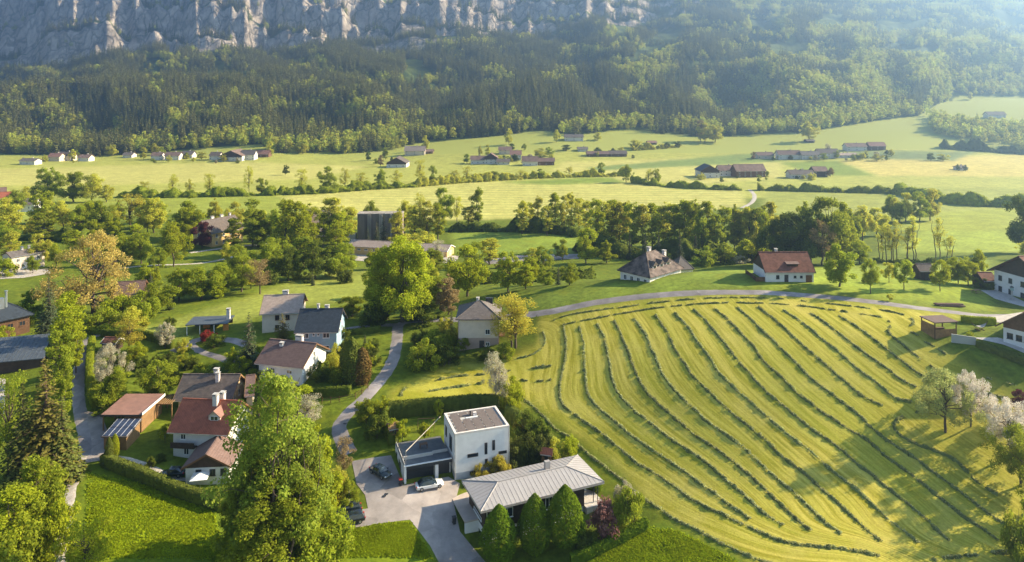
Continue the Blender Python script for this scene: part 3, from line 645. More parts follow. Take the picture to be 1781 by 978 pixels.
# ------------------------------------------------------------------ hay windrows
M_HAYP = leaf_mat('dry_cut_grass', (0.40, 0.40, 0.18), .35, .45, .01)
M_HAY = leaf_mat('cut_grass', (0.215, 0.235, 0.075), .3, .5, .01)
ORD = 'first second third fourth fifth sixth seventh eighth ninth tenth eleventh twelfth thirteenth fourteenth fifteenth sixteenth seventeenth eighteenth nineteenth twentieth'.split()
def ordinal(i):
    if i < 20: return ORD[i]
    t = ['twenty', 'thirty', 'forty', 'fifty', 'sixty'][i // 10 - 1 if False else (i + 1) // 10 - 2]
    r = (i + 1) % 10; return t + '-' + ORD[r - 1] if r else {'twenty': 'twentieth', 'thirty': 'thirtieth', 'forty': 'fortieth', 'fifty': 'fiftieth', 'sixty': 'sixtieth'}[t]
def windrow(pts, style, label, group):
    path = smooth_path([(q.x, q.y) for q in Pl(pts)], 0.28)
    wd_, ht, dens = {'full': (0.33, 0.20, 1.3), 'thin': (0.32, 0.26, .85), 'broken': (0.27, 0.2, .8)}[style]
    n = len(path); c = np.array([(q.x, q.y) for q in path])
    d = np.gradient(c, axis=0); d /= np.linalg.norm(d, axis=1, keepdims=True) + 1e-9; nr = np.stack([-d[:, 1], d[:, 0]], 1)
    s = np.arange(n) * .28; seed = int(c[0, 0] * 7) % 97
    amp = 0.15 + 1.7 * fbm(s / .55, s * 0 + seed, 5, 3)
    gap = .45 + .55 * sstep(.15, .4, vnoise(s / .8, s * 0 + seed + 3, 8))
    if style != 'full': gap = sstep(.2, .4, vnoise(s / 1.1, s * 0 + seed + 3, 8))
    wob = (fbm(s / 2.2, s * 0 + seed, 9, 3) - .5) * .4
    c = c + nr * wob[:, None]
    prof = np.array([(-1, 0), (-.75, .5), (-.35, .92), (0, 1), (.4, .9), (.8, .45), (1, 0)])
    k = len(prof); V = np.zeros((n, k, 3))
    for j, (o, h) in enumerate(prof):
        jit = rng.normal(size=n) * .07
        V[:, j, :2] = c + nr * ((o * wd_ * amp * (.4 + .6*gap) + jit)[:, None]) + d * (rng.normal(size=n) * .12)[:, None]
        V[:, j, 2] = h * ht * amp * gap * rng.uniform(.45, 1.6, n) - .06
    gz_ = groundv(V[..., 0], V[..., 1]); V[..., 2] += gz_
    a = (np.arange(n-1)[:, None] * k + np.arange(k-1)[None, :]).ravel(); q1 = np.stack([a, a+1, a+k+1, a+k], 1)
    # loose tufts
    m = int(n * 9 * dens); ii = rng.integers(0, n, m); keep = rng.random(m) < gap[ii]; ii = ii[keep]; m = len(ii)
    lat = rng.normal(size=m) * .5 * wd_; xy = c[ii] + nr[ii] * lat[:, None] + d[ii] * rng.normal(size=(m, 1)) * .14
    h0 = ht * amp[ii] * np.exp(-(lat / wd_)**2 * 1.6) * rng.uniform(.5, 1.25, m)
    pc = np.column_stack([xy, groundv(xy[:, 0], xy[:, 1]) + h0]); v2, q2 = leaf_cards(pc, rng.normal(size=(m, 3)) * .8 + np.array([0, 0, .5]), rng.uniform(.14, .42, m), .5)
    root = empty('hay_windrow', (c[0, 0], c[0, 1], float(gz_[0, 3]))); off = np.array(root.location)
    lo = np_mesh('loose_hay', v2 - off, q2); add_rnd(lo, rng.random(len(q2))); lo.materials.append(M_HAYP); tag(link(bpy.data.objects.new('loose_hay', lo), root), kind='stuff')
    me = np_mesh('swath', V.reshape(-1, 3) - off, q1)
    add_rnd(me, rng.random(len(me.polygons))); me.materials.append(M_HAY)
    link(bpy.data.objects.new('swath', me), root); tag(root, label, 'hay row', group)
    return root
rl = ['outermost long row of cut grass passing close behind the dark modern house', 'long row of cut grass curving round the foot of the hay field']
for i, r in enumerate(ROWS):
    windrow(r, 'full', rl[i] if i < 2 else '%s straight row of cut grass counted from the left across the field' % ORD[i-2], 'rows of cut grass in the hay field')
rg_l = ['broken row of cut grass on the inner rim below the lane', 'broken row of cut grass on the outer rim beside the lane', 'short hooked row of cut grass by the yellow willow',
 'upper cross row of cut grass behind the pale birch', 'lower cross row of cut grass left of the pale birch', 'short cross row of cut grass right of the pale birch', 'tiny curved row of cut grass beside the lane bend',
 'looped row of cut grass around the blossoming tree', 'short broken row of cut grass below the timber pavilion', 'short broken row of cut grass right of the blossoming tree', 'faint row of cut grass in the low farmhouse shadow', 'row of cut grass along the bottom right corner', 'faint row of cut grass behind the white blossoms']
for (r, st), lb in zip(RINGS, rg_l): windrow(r, st, lb, 'rows of cut grass in the hay field')
# ------------------------------------------------------------------ rough grass of the unmown near meadows
M_TUFT = leaf_mat('meadow_tufts', (0.34, 0.41, 0.016), .5, .45, .006)
def tufts(name, label, polys, n, size):
    C = []
    for po in polys:
        w = Pl(po); xs = [q.x for q in w]; ys = [q.y for q in w]
        x = rng.uniform(min(xs), max(xs), n * 2); y = rng.uniform(min(ys), max(ys), n * 2); ok = inpoly(x, y, [(q.x, q.y) for q in w]); x = x[ok][:n]; y = y[ok][:n]
        ed = np.full(len(x), 99.0)
        for i in range(len(w)):
            a_, b_ = w[i], w[(i+1) % len(w)]; ex, ey = b_.x - a_.x, b_.y - a_.y; t_ = np.clip(((x - a_.x) * ex + (y - a_.y) * ey) / (ex*ex + ey*ey), 0, 1); ed = np.minimum(ed, np.hypot(x - a_.x - ex * t_, y - a_.y - ey * t_))
        ok = rng.random(len(x)) < sstep(.0, .5, fbm(x / 1.7, y / 1.7, 77, 3)) * sstep(0, 1.2, ed); x = x[ok]; y = y[ok]
        C.append(np.column_stack([x, y, groundv(x, y) + size * .2]))
    C = np.concatenate(C); m = len(C); hgt = .4 + 1.2 * fbm(C[:, 0] / 2.3, C[:, 1] / 2.3, 87, 2)
    nr = rng.normal(size=(m, 3)); nr[:, 2] = np.abs(nr[:, 2]) * .5 + .9; v, q = leaf_cards(C, nr, size * hgt * rng.uniform(.6, 1.4, m), .75)
    me = np_mesh(name, v, q); add_rnd(me, np.clip(.5 * rng.random(m) + .5 * fbm(C[:, 0] / 3., C[:, 1] / 3., 95, 3), 0, 1)); me.materials.append(M_TUFT)
    o = link(bpy.data.objects.new(name, me)); tag(o, label, 'grass', kind='stuff')
tufts('meadow_grass', 'tall rough grass of the unmown meadows in front', LUSH, 42000, .30)
# ------------------------------------------------------------------ building kit
def wall_mat(name, col, var=.07): return mat(name, col, .85, var, .8, bump=.15)
W_WHITE = wall_mat('white_render', (0.64, 0.62, 0.58)); W_CREAM = wall_mat('cream_render', (0.62, 0.53, 0.43)); W_PINK = wall_mat('pink_plinth', (0.42, 0.31, 0.25))
W_BLUE = mat_rows('blue_boards', (0.30, 0.43, 0.52), 'Z', 4.0, .85, .7, .06); W_YEL = wall_mat('yellow_render', (0.62, 0.42, 0.17)); W_GREY = wall_mat('grey_render', (0.5, 0.48, 0.45))
W_BRIGHT = wall_mat('bright_white_render', (0.70, 0.69, 0.67)); W_BUFF = wall_mat('buff_render', (0.62, 0.5, 0.33))
M_WOOD_D = mat_rows('dark_timber', (0.065, 0.042, 0.03), 'XY', 6.0, .5, .7, .25); M_WOOD_B = mat_rows('brown_timber', (0.15, 0.08, 0.042), 'XY', 5.0, .6, .7, .25)
M_WOOD_O = mat_rows('larch_boards', (0.28, 0.165, 0.075), 'Z', 5.0, .65, .7, .2); M_WOOD_ORANGE = mat('orange_boards', (0.62, 0.25, 0.05), .7, .12, 2)
RF_RED = mat_rows('red_clay_tiles', (0.34, 0.105, 0.058), 'X', 3.2, .55, .8, .22, 1.1, depth=.9); RF_DGREY = mat_rows('dark_grey_shingles', (0.125, 0.10, 0.085), 'Z', 4.5, .75, .8, .3, 1.5)
RF_BROWN = mat_rows('brown_shingles', (0.165, 0.105, 0.088), 'Z', 4.5, .78, .8, .2, 1.5); RF_BLUE = mat_rows('slate_blue_roof', (0.032, 0.042, 0.055), 'Z', 4.5, .7, .6, .3, 1.5)
RF_PALE = mat_rows('pale_weathered_shingles', (0.33, 0.26, 0.22), 'Z', 4.5, .8, .85, .2, 1.5); RF_RUST = mat_rows('rust_brown_tiles', (0.18, 0.075, 0.05), 'Z', 4.5, .65, .85, .35, 1.2)
RF_SALMON = mat('salmon_roof_sheet', (0.24, 0.13, 0.10), .8, .18, .6); RF_GREY = mat_rows('grey_shingles', (0.14, 0.12, 0.11), 'Z', 4, .8, .8, .2)
RF_METAL = mat('zinc_sheet', (0.33, 0.31, 0.30), .55, .06, .5, metal=.0, spec=.4); RF_CORR = mat_rows('ribbed_metal_roof', (0.11, 0.13, 0.15), 'X', 3.2, .5, .55, .1, depth=.8)
M_GLASS, _n, _o = new_mat('window_glass'); _p = _n.nodes.new('ShaderNodeBsdfPrincipled'); _p.inputs['Base Color'].default_value = (.02, .028, .035, 1); _p.inputs['Roughness'].default_value = .08; _p.inputs['Specular IOR Level'].default_value = .8; _n.links.new(_p.outputs[0], _o.inputs[0])
M_FRAME = mat('white_frame', (.75, .75, .73), .5, .03); M_FRAME_D = mat('dark_frame', (.06, .05, .045), .5, .05); M_FRAME_B = mat('brown_frame', (.16, .08, .04), .6, .08)
M_STEEL = mat('galvanised_steel', (.45, .46, .47), .4, .08, 2, metal=.7); M_PIPE = mat('brushed_steel_flue', (.55, .6, .62), .3, .05, 2, metal=.8); M_DARK = mat('charcoal_panel', (.035, .037, .042), .5, .1)
M_CONC = mat('concrete', (.40, .385, .36), .9, .15, .8, bump=.3); M_CHIM = mat('pale_chimney_render', (.62, .56, .52), .85, .1, 2); M_MEMB = mat('roof_membrane', (.11, .115, .12), .8, .2, .6)
M_PV = mat('solar_cells', (.035, .045, .075), .22, .15, 3, spec=.7); M_PVF = mat('solar_frame', (.5, .5, .52), .4, .05); M_PVB = mat('brown_solar_cells', (.15, .12, .10), .35, .2, 3, spec=.5)
_wc = {}
def window_mesh(w, h, bars):
    k = (round(w, 2), round(h, 2), bars)
    if k in _wc: return _wc[k]
    f = MB(); t = .09; d0, d1 = -.07, .03
    f.box(-w/2, w/2, d0, d1, h/2 - t, h/2).box(-w/2, w/2, d0, d1, -h/2, -h/2 + t).box(-w/2, -w/2 + t, d0, d1, -h/2 + t, h/2 - t).box(w/2 - t, w/2, d0, d1, -h/2 + t, h/2 - t)
    for b in range(1, bars):
        x = -w/2 + w * b / bars; f.box(x - .04, x + .04, d0 + .015, d1, -h/2 + t, h/2 - t)
    p = MB().box(-w/2 + t, w/2 - t, -.03, .0, -h/2 + t, h/2 - t); s = MB().box(-w/2 - .06, w/2 + .06, -.16, .02, -h/2 - .07, -h/2 - .003)
    _wc[k] = (f.mesh('window'), p.mesh('pane'), s.mesh('sill')); return _wc[k]
def part(me, name, parent, m, loc=(0, 0, 0), rz=0):
    o = bpy.data.objects.new(name, me)
    if not me.materials: me.materials.append(m)
    link(o, parent); o.location = loc; o.rotation_euler = (0, 0, rz)
    if me.materials[0] != m: o.material_slots[0].link = 'OBJECT'; o.material_slots[0].material = m
    return o
FACE = {'F': 0.0, 'R': math.pi/2, 'L': -math.pi/2, 'B': math.pi}
def window(root, face, pos, z, w, h, hx, hy, frame=None, bars=2, sill=True, shutters=None):
    f, p, s = window_mesh(w, h, bars); rz = FACE[face]
    loc = {'F': (pos, -hy - .005, z), 'B': (pos, hy + .005, z), 'R': (hx + .005, pos, z), 'L': (-hx - .005, pos, z)}[face]
    o = part(f, 'window', root, frame or M_FRAME, loc, rz); part(p, 'pane', o, M_GLASS)
    if sill: part(s, 'sill', o, frame or M_FRAME)
    if shutters:
        k = ('sh', round(h, 2), round(w, 2))
        if k not in _wc: _wc[k] = MB().box(-w/2 - .42, -w/2 - .06, -.06, 0, -h/2, h/2).mesh('shutter'), MB().box(w/2 + .06, w/2 + .42, -.06, 0, -h/2, h/2).mesh('shutter')
        for q in _wc[k]: part(q, 'shutter', o, shutters)
    return o
def door(root, face, pos, w, h, hx, hy, m, z=0):
    rz = FACE[face]; loc = {'F': (pos, -hy, z), 'B': (pos, hy, z), 'R': (hx, pos, z), 'L': (-hx, pos, z)}[face]
    me = MB().box(-w/2, w/2, -.06, .02, 0, h).mesh('door'); o = part(me, 'door', root, m, loc, rz)
    MB().box(w/2 - .2, w/2 - .1, -.12, -.062, h * .45, h * .52).build('handle', M_STEEL, o); return o
def chimney(root, x, y, z0, z1, w=.7, d=.7, m=None, cap=True):
    c = MB().box(x - w/2, x + w/2, y - d/2, y + d/2, z0, z1).build('chimney', m or M_CHIM, root)
    if cap:
        k = MB().box(x - w/2 - .08, x + w/2 + .08, y - d/2 - .08, y + d/2 + .08, z1 + .003, z1 + .10)
        for sx in (-1, 1): k.box(x + sx * w * .38 - .05, x + sx * w * .38 + .05, y - .05, y + .05, z1 + .10, z1 + .3)
        k.box(x - w/2 - .1, x + w/2 + .1, y - d/2 - .1, y + d/2 + .1, z1 + .303, z1 + .38); k.build('chimney_cap', M_CONC, c)
    return c
def frame_of(A, B, ze):
    a = U(A[0], A[1], ze); b = U(B[0], B[1], ze); d = (b - a); L = math.hypot(d.x, d.y); ang = math.atan2(d.y, d.x); return a, b, L, ang
def root_at(name, A, B, zg, eave, W, label, cat='house', group=None):
    a, b, L, ang = frame_of(A, B, zg + eave); n = Vector((-math.sin(ang), math.cos(ang), 0)); c = (a + b) / 2 + n * (W / 2)
    r = empty(name, (c.x, c.y, zg), ang); tag(r, label, cat, group)
    print('HOUSE %-60s L=%.1f W=%.1f ang=%.0f Y=%.0f x=%.0f zg=%.1f ground=%.1f' % (label[:60], L, W, math.degrees(ang), c.y, c.x, zg, ground(c.x, c.y)))
    return r, L
def front_root(name, A, B, zg, eave, depth, label, cat, group=None):
    """a house whose gable faces the viewer: A and B are the eave tips of that gable; local face L is the one seen"""
    a, b, W, ang = frame_of(A, B, zg + eave); n = Vector((-math.sin(ang), math.cos(ang), 0)); c = (a + b) / 2 + n * (depth / 2)
    r = empty(name, (c.x, c.y, zg), ang + math.pi/2); tag(r, label, cat, group); r['W'] = W
    print('FRONT %-60s W=%.1f ang=%.0f Y=%.0f x=%.0f zg=%.1f ground=%.1f' % (label[:60], W, math.degrees(ang), c.y, c.x, zg, ground(c.x, c.y)))
    return r, depth
def gable_roof(root, L, W, eave, rise, m, t=.22, cap=True, trim=None, ridge_off=0.0, name='roof'):
    hw = W / 2; rf = MB(); yr = ridge_off
    rf.slab([(-L/2, -hw, eave), (L/2, -hw, eave), (L/2, yr, eave + rise), (-L/2, yr, eave + rise)], t)
    rf.slab([(L/2, hw, eave), (-L/2, hw, eave), (-L/2, yr, eave + rise), (L/2, yr, eave + rise)], t)
    o = rf.build(name, m, root)
    if cap: MB().box(-L/2 - .02, L/2 + .02, yr - .14, yr + .14, eave + rise - .06, eave + rise + .07).build('ridge_cap', m, o)
    tm = trim or M_FRAME_B
    for sx in (-1, 1):
        x = sx * (L/2 + .03); b = MB()
        for y0 in (-hw, hw):
            b.add([(x - .03, y0, eave + .03), (x + .03, y0, eave + .03), (x + .03, yr, eave + rise + .03), (x - .03, yr, eave + rise + .03),
                   (x - .03, y0, eave - .3), (x + .03, y0, eave - .3), (x + .03, yr, eave + rise - .3), (x - .03, yr, eave + rise - .3)],
                  [(0, 1, 2, 3), (4, 7, 6, 5), (0, 4, 5, 1), (2, 6, 7, 3), (0, 3, 7, 4), (1, 5, 6, 2)])
        b.build('bargeboard', tm, o)
    MB().box(-L/2 + .05, L/2 - .05, -hw - .13, -hw + .01, eave - .2, eave - .06).build('gutter', M_STEEL, o)
    return o
def gable_house(name, label, A, B, zg, eave, W, rise, wall, roofm, oe=.6, og=.55, wins=(), doors=(), chims=(), cat='house', clad=None, cladz=None, plinth=None, trim=None, frame=None, group=None, ridge_off=0.0, shutters=None, depth=None):
    r, L = root_at(name, A, B, zg, eave, W, label, cat, group) if depth is None else front_root(name, A, B, zg, eave, depth, label, cat, group)
    if depth is not None: W = r['W']; L = depth
    hw = W/2; sl = rise / (hw + ridge_off); hy = hw - oe; hx = L/2 - og; zt = eave + sl * oe - .24; zr = eave + rise - .26; zb_ = eave + rise / (hw - ridge_off) * oe - .24
    MB().prism([(-hy, -2.5), (hy, -2.5), (hy, zb_), (ridge_off, zr), (-hy, zt)], 0, -hx, hx).build('wall', wall, r)
    gable_roof(r, L, W, eave, rise, roofm, trim=trim, ridge_off=ridge_off)
    if clad:
        cz = cladz if cladz is not None else zt
        for sx in (-1, 1):
            x0 = sx * hx; x1 = sx * (hx + .06)
            yl = -hy + (max(cz - zt, 0)) / (zr - zt) * (hy + ridge_off) if cz > zt else -hy; yh = hy - (max(cz - zb_, 0)) / (zr - zb_) * (hy - ridge_off) if cz > zb_ else hy
            poly = [(yl, cz), (yh, cz)] + ([(hy, zb_)] if cz < zb_ else []) + [(ridge_off, zr)] + ([(-hy, zt)] if cz < zt else [])
            MB().prism(poly, 0, min(x0, x1), max(x0, x1)).build('gable_cladding', clad, r)
    if plinth: MB().box(-hx - .04, hx + .04, -hy - .04, hy + .04, -2.4, plinth[1]).build('plinth', plinth[0], r)
    for wn in wins: window(r, wn[0], wn[1] * (hx if wn[0] in 'FB' else hy), wn[2], wn[3], wn[4], hx + (.06 if clad and wn[0] in 'LR' and wn[2] > (cladz if cladz is not None else zt) else 0) + (.04 if plinth and wn[2] < plinth[1] else 0), hy + (.04 if plinth and wn[2] < plinth[1] else 0), frame, wn[5] if len(wn) > 5 else 2, shutters=shutters)
    for d in doors: door(r, d[0], d[1] * (hx if d[0] in 'FB' else hy), d[2], d[3], hx + (.04 if plinth else 0), hy + (.04 if plinth else 0), d[4])
    for c in chims:
        x = c[0] * L/2; y = c[1] * hw; zs = eave + rise * (1 - abs(c[1])); chimney(r, x, y, zs - .5, zs + c[2], *(c[3:] or ()))
    r['hx'] = hx; r['hy'] = hy; r['L'] = L; return r
def hip_roof(root, L, W, eave, rise, inset, m, t=.22, name='roof'):
    hw = W/2; a = L/2 - inset; rf = MB()
    e = [(-L/2, -hw, eave), (L/2, -hw, eave), (L/2, hw, eave), (-L/2, hw, eave)]; q = [(-a, 0, eave + rise), (a, 0, eave + rise)]
    vs = e + q + [(p[0], p[1], p[2] - t) for p in e]
    o = rf.add(vs, [(0, 1, 5, 4), (1, 2, 5), (2, 3, 4, 5), (3, 0, 4), (6, 7, 1, 0)[0:4], (7, 8, 2, 1), (8, 9, 3, 2), (9, 6, 0, 3), (6, 9, 8, 7)]).build(name, m, root)
    c = MB()
    for p0, p1 in ((e[0], q[0]), (e[3], q[0]), (e[1], q[1]), (e[2], q[1]), (q[0], q[1])): c.tube((p0[0], p0[1], p0[2] + .03), (p1[0], p1[1], p1[2] + .03), .09, .09, 5)
    c.build('ridge_cap', m, o); return o
# ------------------------------------------------------------------ the village houses
# red-tiled house
r = gable_house('house', 'white house with red tiled roof and gabled dormer beside the carport', (290,752), (396,757), 4.4, 5.2, 10.4, 3.9, W_WHITE, RF_RED, oe=.9, og=.7,
    wins=[('F',-.62,4.2,1.0,1.2),('F',-.5,1.5,1.0,1.3),('F',-.05,1.5,1.0,1.3),('R',-.4,4.2,.9,1.2),('R',.3,4.2,.9,1.2),('R',-.1,6.6,.8,1.0),('R',-.4,1.5,.9,1.2),('R',.3,1.5,.9,1.2)], chims=[(.18,-.12,1.5,.85,.85),(.3,.12,1.4,.8,.8)], trim=M_FRAME_B, shutters=None)
L = r['L']; hy = r['hy']; hx = r['hx']
# dormer
dz0 = 5.2 + 3.9 * .42; dm = MB(); dm.box(1.0, 3.2, -3.1, -1.0, dz0 - .9, dz0 + .75); dm.prism([(1.0, dz0 + .75), (3.2, dz0 + .75), (2.1, dz0 + 1.5)], 1, -3.1, -1.0); d = dm.build('dormer', W_CREAM, r)
rf = MB(); rf.slab([(.7, -3.5, dz0 + .62), (2.1, -3.5, dz0 + 1.72), (2.1, -.2, dz0 + 1.72), (.7, -.2, dz0 + .62)], .12); rf.slab([(2.1, -3.5, dz0 + 1.72), (3.5, -3.5, dz0 + .62), (3.5, -.2, dz0 + .62), (2.1, -.2, dz0 + 1.72)], .12); rf.build('dormer_roof', RF_SALMON, d)
f, p, s = window_mesh(1.5, .85, 2); w = part(f, 'window', r, M_FRAME, (2.1, -3.11, dz0 + .25)); part(p, 'pane', w, M_GLASS)
bl = MB().box(-hx + .1, -hx + 4.6, -hy - 1.1, -hy - .003, 2.45, 2.6); bl.box(-hx + .1, -hx + 4.6, -hy - 1.12, -hy - 1.05, 2.65, 3.5)
for k in range(15): bl.box(-hx + .1 + k * .3, -hx + .22 + k * .3, -hy - 1.16, -hy - 1.12, 2.6, 3.55)
bl.build('balcony', M_WOOD_D, r)
# annexe of that house
r2 = gable_house('house', 'low white annexe with brown gable roof before the red house', (314,816), (402,812), 4.5, 2.5, None, 2.3, W_WHITE, RF_BROWN, oe=.6, og=.6, depth=7.5,
    wins=[('L',.4,1.4,.95,1.1),('L',-.25,1.4,.95,1.1),('L',-.75,1.4,.95,1.1)], clad=M_WOOD_D, cladz=2.3, frame=M_FRAME_D)
# grey-roofed house behind it
gable_house('house', 'buff house with long dark grey roof behind the red tiled house', (300,697), (403,697), 5.0, 4.5, 9.2, 3.5, W_BUFF, RF_DGREY, oe=.8, og=.8,
    wins=[('R',-.35,3.8,.9,1.2),('R',.3,3.8,.9,1.2),('R',0,6.0,.7,.9)], chims=[(.28,-.25,1.3,.7,.7),(.12,.1,1.0,.9,.7)], trim=M_WOOD_O)
gable_house('house', 'small buff side wing with brown roof behind the red house', (425,690), (442,688), 6.4, 4.2, 8.4, 2.6, W_BUFF, RF_BROWN, oe=.5, og=.4, wins=[('R',0,2.6,.9,1.1)], trim=M_WOOD_O)
# brown-roofed white house
gable_house('house', 'white house with plain brown roof and broad white chimney', (442,632), (526,641), 10.2, 3.5, 11.5, 3.3, W_BRIGHT, RF_BROWN, oe=.8, og=.6,
    wins=[('F',-.35,2.1,1.1,1.0),('F',.42,2.1,1.3,.8),('R',-.35,2.0,.9,1.1),('R',.3,2.0,.9,1.1),('R',.0,4.5,.9,1.1)], chims=[(.2,.12,1.2,1.6,.8),(-.35,-.2,.25,.8,.8)], trim=M_WOOD_B)
# blue house
gable_house('house', 'pale blue house with steep dark slate roof', (511,579), (588,578), 11.8, 5.4, 10.5, 3.8, W_BLUE, RF_BLUE, oe=.7, og=.5,
    wins=[('F',-.55,4.5,1.3,1.2),('F',-.15,4.7,.5,.6,1),('F',.08,4.7,.5,.6,1),('F',.48,4.5,1.5,1.2),('F',.48,1.6,1.4,1.2),('F',.05,1.6,.9,1.2),('R',-.3,4.4,.9,1.2),('R',.3,4.4,.9,1.2),('R',0,6.8,.9,1.1)],
    chims=[(-.15,.02,.8,.5,.5),(.25,.05,.6,.9,.6)], plinth=(M_DARK, .7), trim=M_FRAME_D)
# cream house behind
gable_house('house', 'cream house with pale weathered roof behind the blue house', (451,547), (524,544), 12.4, 4.6, 10.5, 3.2, W_CREAM, RF_PALE, oe=.7, og=.5,
    wins=[('F',-.2,3.4,1.0,1.2),('F',.35,3.4,1.0,1.2),('F',-.2,1.0,1.0,1.2)], chims=[(.05,.05,.8,1.4,.7)], clad=M_WOOD_B, trim=M_WOOD_B, frame=M_FRAME_B)
# hipped house on the lane
ra, L = root_at('house', (792,556), (872,556), 12.6, 7.0, 10.5, 'two storey cream house with hipped grey roof beside the lane'); hx = L/2 - .6; hy = 4.65
MB().box(-hx, hx, -hy, hy, 2.6, 7.0).build('wall', W_CREAM, ra); MB().box(-hx + .05, hx - .05, -hy + .05, hy - .05, -3, 2.597).build('plinth', W_PINK, ra)
hip_roof(ra, L, 10.5, 7.02, 2.7, L * .47, RF_GREY)
for fc, ps, z, w_, h_ in (('F',.45,4.0,1.1,1.2),('F',.45,1.2,.9,.9),('R',-.4,4.3,1.0,1.2),('R',.3,4.3,1.0,1.2),('L',0,4.2,1.0,1.2)): window(ra, fc, ps * (hx if fc == 'F' else hy), z, w_, h_, hx - (.05 if z < 2 else 0), hy - (.05 if z < 2 else 0))
door(ra, 'F', hx * .16, 1.1, 2.0, hx, hy - .05, M_FRAME_D, 0); chimney(ra, -.4, .3, 8.6, 10.1, .6, .6); chimney(ra, 2.2, 2.6, 7.6, 9.7, 1.7, .8, M_DARK, False)
bb = MB().box(hx + .003, hx + 1.4, -hy + 1, hy - 1, 2.55, 2.7); bb.box(hx + 1.34, hx + 1.4, -hy + 1, hy - 1, 2.75, 3.6); bb.build('balcony', M_WOOD_O, ra)
for k in range(2): MB().tube((hx + .02 - k * 2 * (hx + .02), -hy - .08, -1), (hx + .02 - k * 2 * (hx + .02), -hy - .08, 6.45), .06).build('downpipe', M_WOOD_B, ra)
# farm cottage on the crest
rb = gable_house('house', 'white cottage with rust brown roof on the grassy crest', (1331,474), (1419,474), 25.3, 2.7, 9.6, 3.9, W_BRIGHT, RF_RUST, oe=.5, og=.3,
    wins=[('F',-.5,1.45,.75,.85),('F',.22,1.5,.6,.55),('F',.48,1.5,.6,.55)], doors=[('F',-.14,.95,2.0,M_FRAME_D),('F',.8,1.5,1.9,M_FRAME_B)], chims=[(-.25,.1,.75,.6,.6)], clad=M_WOOD_D, frame=M_FRAME_D, trim=M_WOOD_D)
hx = rb['hx']; hy = rb['hy']; dz0 = 2.7 + 3.9 * .30
dm = MB().box(-.2, 2.4, -3.4, -1.6, dz0, dz0 + .62); d = dm.build('dormer', M_WOOD_D, rb); MB().slab([(-.5, -3.7, dz0 + .6), (2.7, -3.7, dz0 + .6), (2.7, -1.1, dz0 + 1.15), (-.5, -1.1, dz0 + 1.15)], .12).build('dormer_roof', RF_SALMON if False else RF_BROWN, d)
pr = MB(); pr.box(-hx - 2.2, -hx - .003, -hy + .5, hy - .5, -1, .35); pr.box(-hx - 2.2, -hx - 2.1, -hy + .5, hy - .5, .353, 1.3); pr.box(-hx - 2.1, -hx - .003, -hy + .5, -hy + .6, .353, 1.3); pr.build('porch', M_WOOD_B, rb)
# large farmhouse at the edge, its gable towards the lane
gable_house('farmhouse', 'large white farmhouse with dark timber gable above the lane', (1716,470), (1832,503), 22.2, 5.4, None, 5.4, W_BRIGHT, RF_RUST, oe=1.0, og=1.2, depth=17, clad=M_WOOD_D, trim=M_WOOD_D,
    wins=[('L',p,z,.95,1.2) for p in (.78,.42,.0,-.4,-.75) for z in (1.5,4.1)], frame=M_FRAME_D)
gable_house('shed', 'little brown timber outbuilding beside the large farmhouse', (1711,489), (1736,489), 22.6, 2.4, 5, 1.6, M_WOOD_D, RF_RUST, oe=.3, og=.3, cat='shed')
gable_house('house', 'low white farmhouse with brown timber gable at the right edge', (1731,566), (1832,590), 23.5, 3.2, None, 3.6, W_BRIGHT, RF_RUST, oe=.9, og=1.2, depth=13, clad=M_WOOD_B, cladz=2.9, trim=M_WOOD_B,
    wins=[('L',p,1.5,1.0,1.1) for p in (.7,.3,-.05,-.5)], frame=M_FRAME_D)
# house behind the crest
rh, L = root_at('house', (1131,484), (1190,467), 20.6, 4.8, 10.5, 'white house with mottled grey hipped roof half hidden behind the crest'); hx = L/2 - .6; hy = 4.65
MB().box(-hx, hx, -hy, hy, -3, 4.9).build('wall', W_WHITE, rh); hip_roof(rh, L, 10.5, 4.9, 4.6, L * .36, mat('mossy_grey_tiles', (.125, .095, .08), .9, .7, .6))
for k in range(4): window(rh, 'L', -hy + 1.4 + k * 2.1, 3.4, 1.0, 1.3, hx, hy)
for k in range(2): window(rh, 'F', -hx + 3 + k * 3.4, 3.4, 1.0, 1.3, hx, hy)
for k in range(3):
    x = -L * .22 + k * L * .2; d = MB().box(x - .8, x + .8, -3.6, -1.2, 6.0, 7.0).build('dormer', W_WHITE, rh); MB().prism([(x - 1.1, 6.95), (x + 1.1, 6.95), (x, 8.0)], 1, -3.9, -.4).build('dormer_roof', RF_DGREY, d)
    MB().box(x - .5, x + .5, -3.66, -3.603, 6.1, 6.85).build('dormer_window', M_GLASS, d)
chimney(rh, 0, .6, 8.2, 10.2, .8, .8); chimney(rh, L * .3, -1, 6, 9.0, .8, .8)
tw, L = root_at('house', (1178,470), (1208,468), 18, 4.4, 6.0, 'small hipped wing beside the mottled roof house'); MB().box(-L/2 + .4, L/2 - .4, -2.6, 2.6, -2, 4.4).build('wall', W_WHITE, tw); hip_roof(tw, L, 6, 4.42, 3.0, L * .48, RF_GREY)
window(tw, 'F', 0, 3.2, .9, 1.0, L/2 - .4, 2.6)
# timber hut
gable_house('hut', 'dark weathered timber hut among the orchard trees', (1600,472), (1627,472), 23.6, 2.3, 4.0, 1.5, M_WOOD_D, RF_DGREY, oe=.3, og=.3, cat='hut', doors=[('F',0,1.0,1.7,M_FRAME_D)])
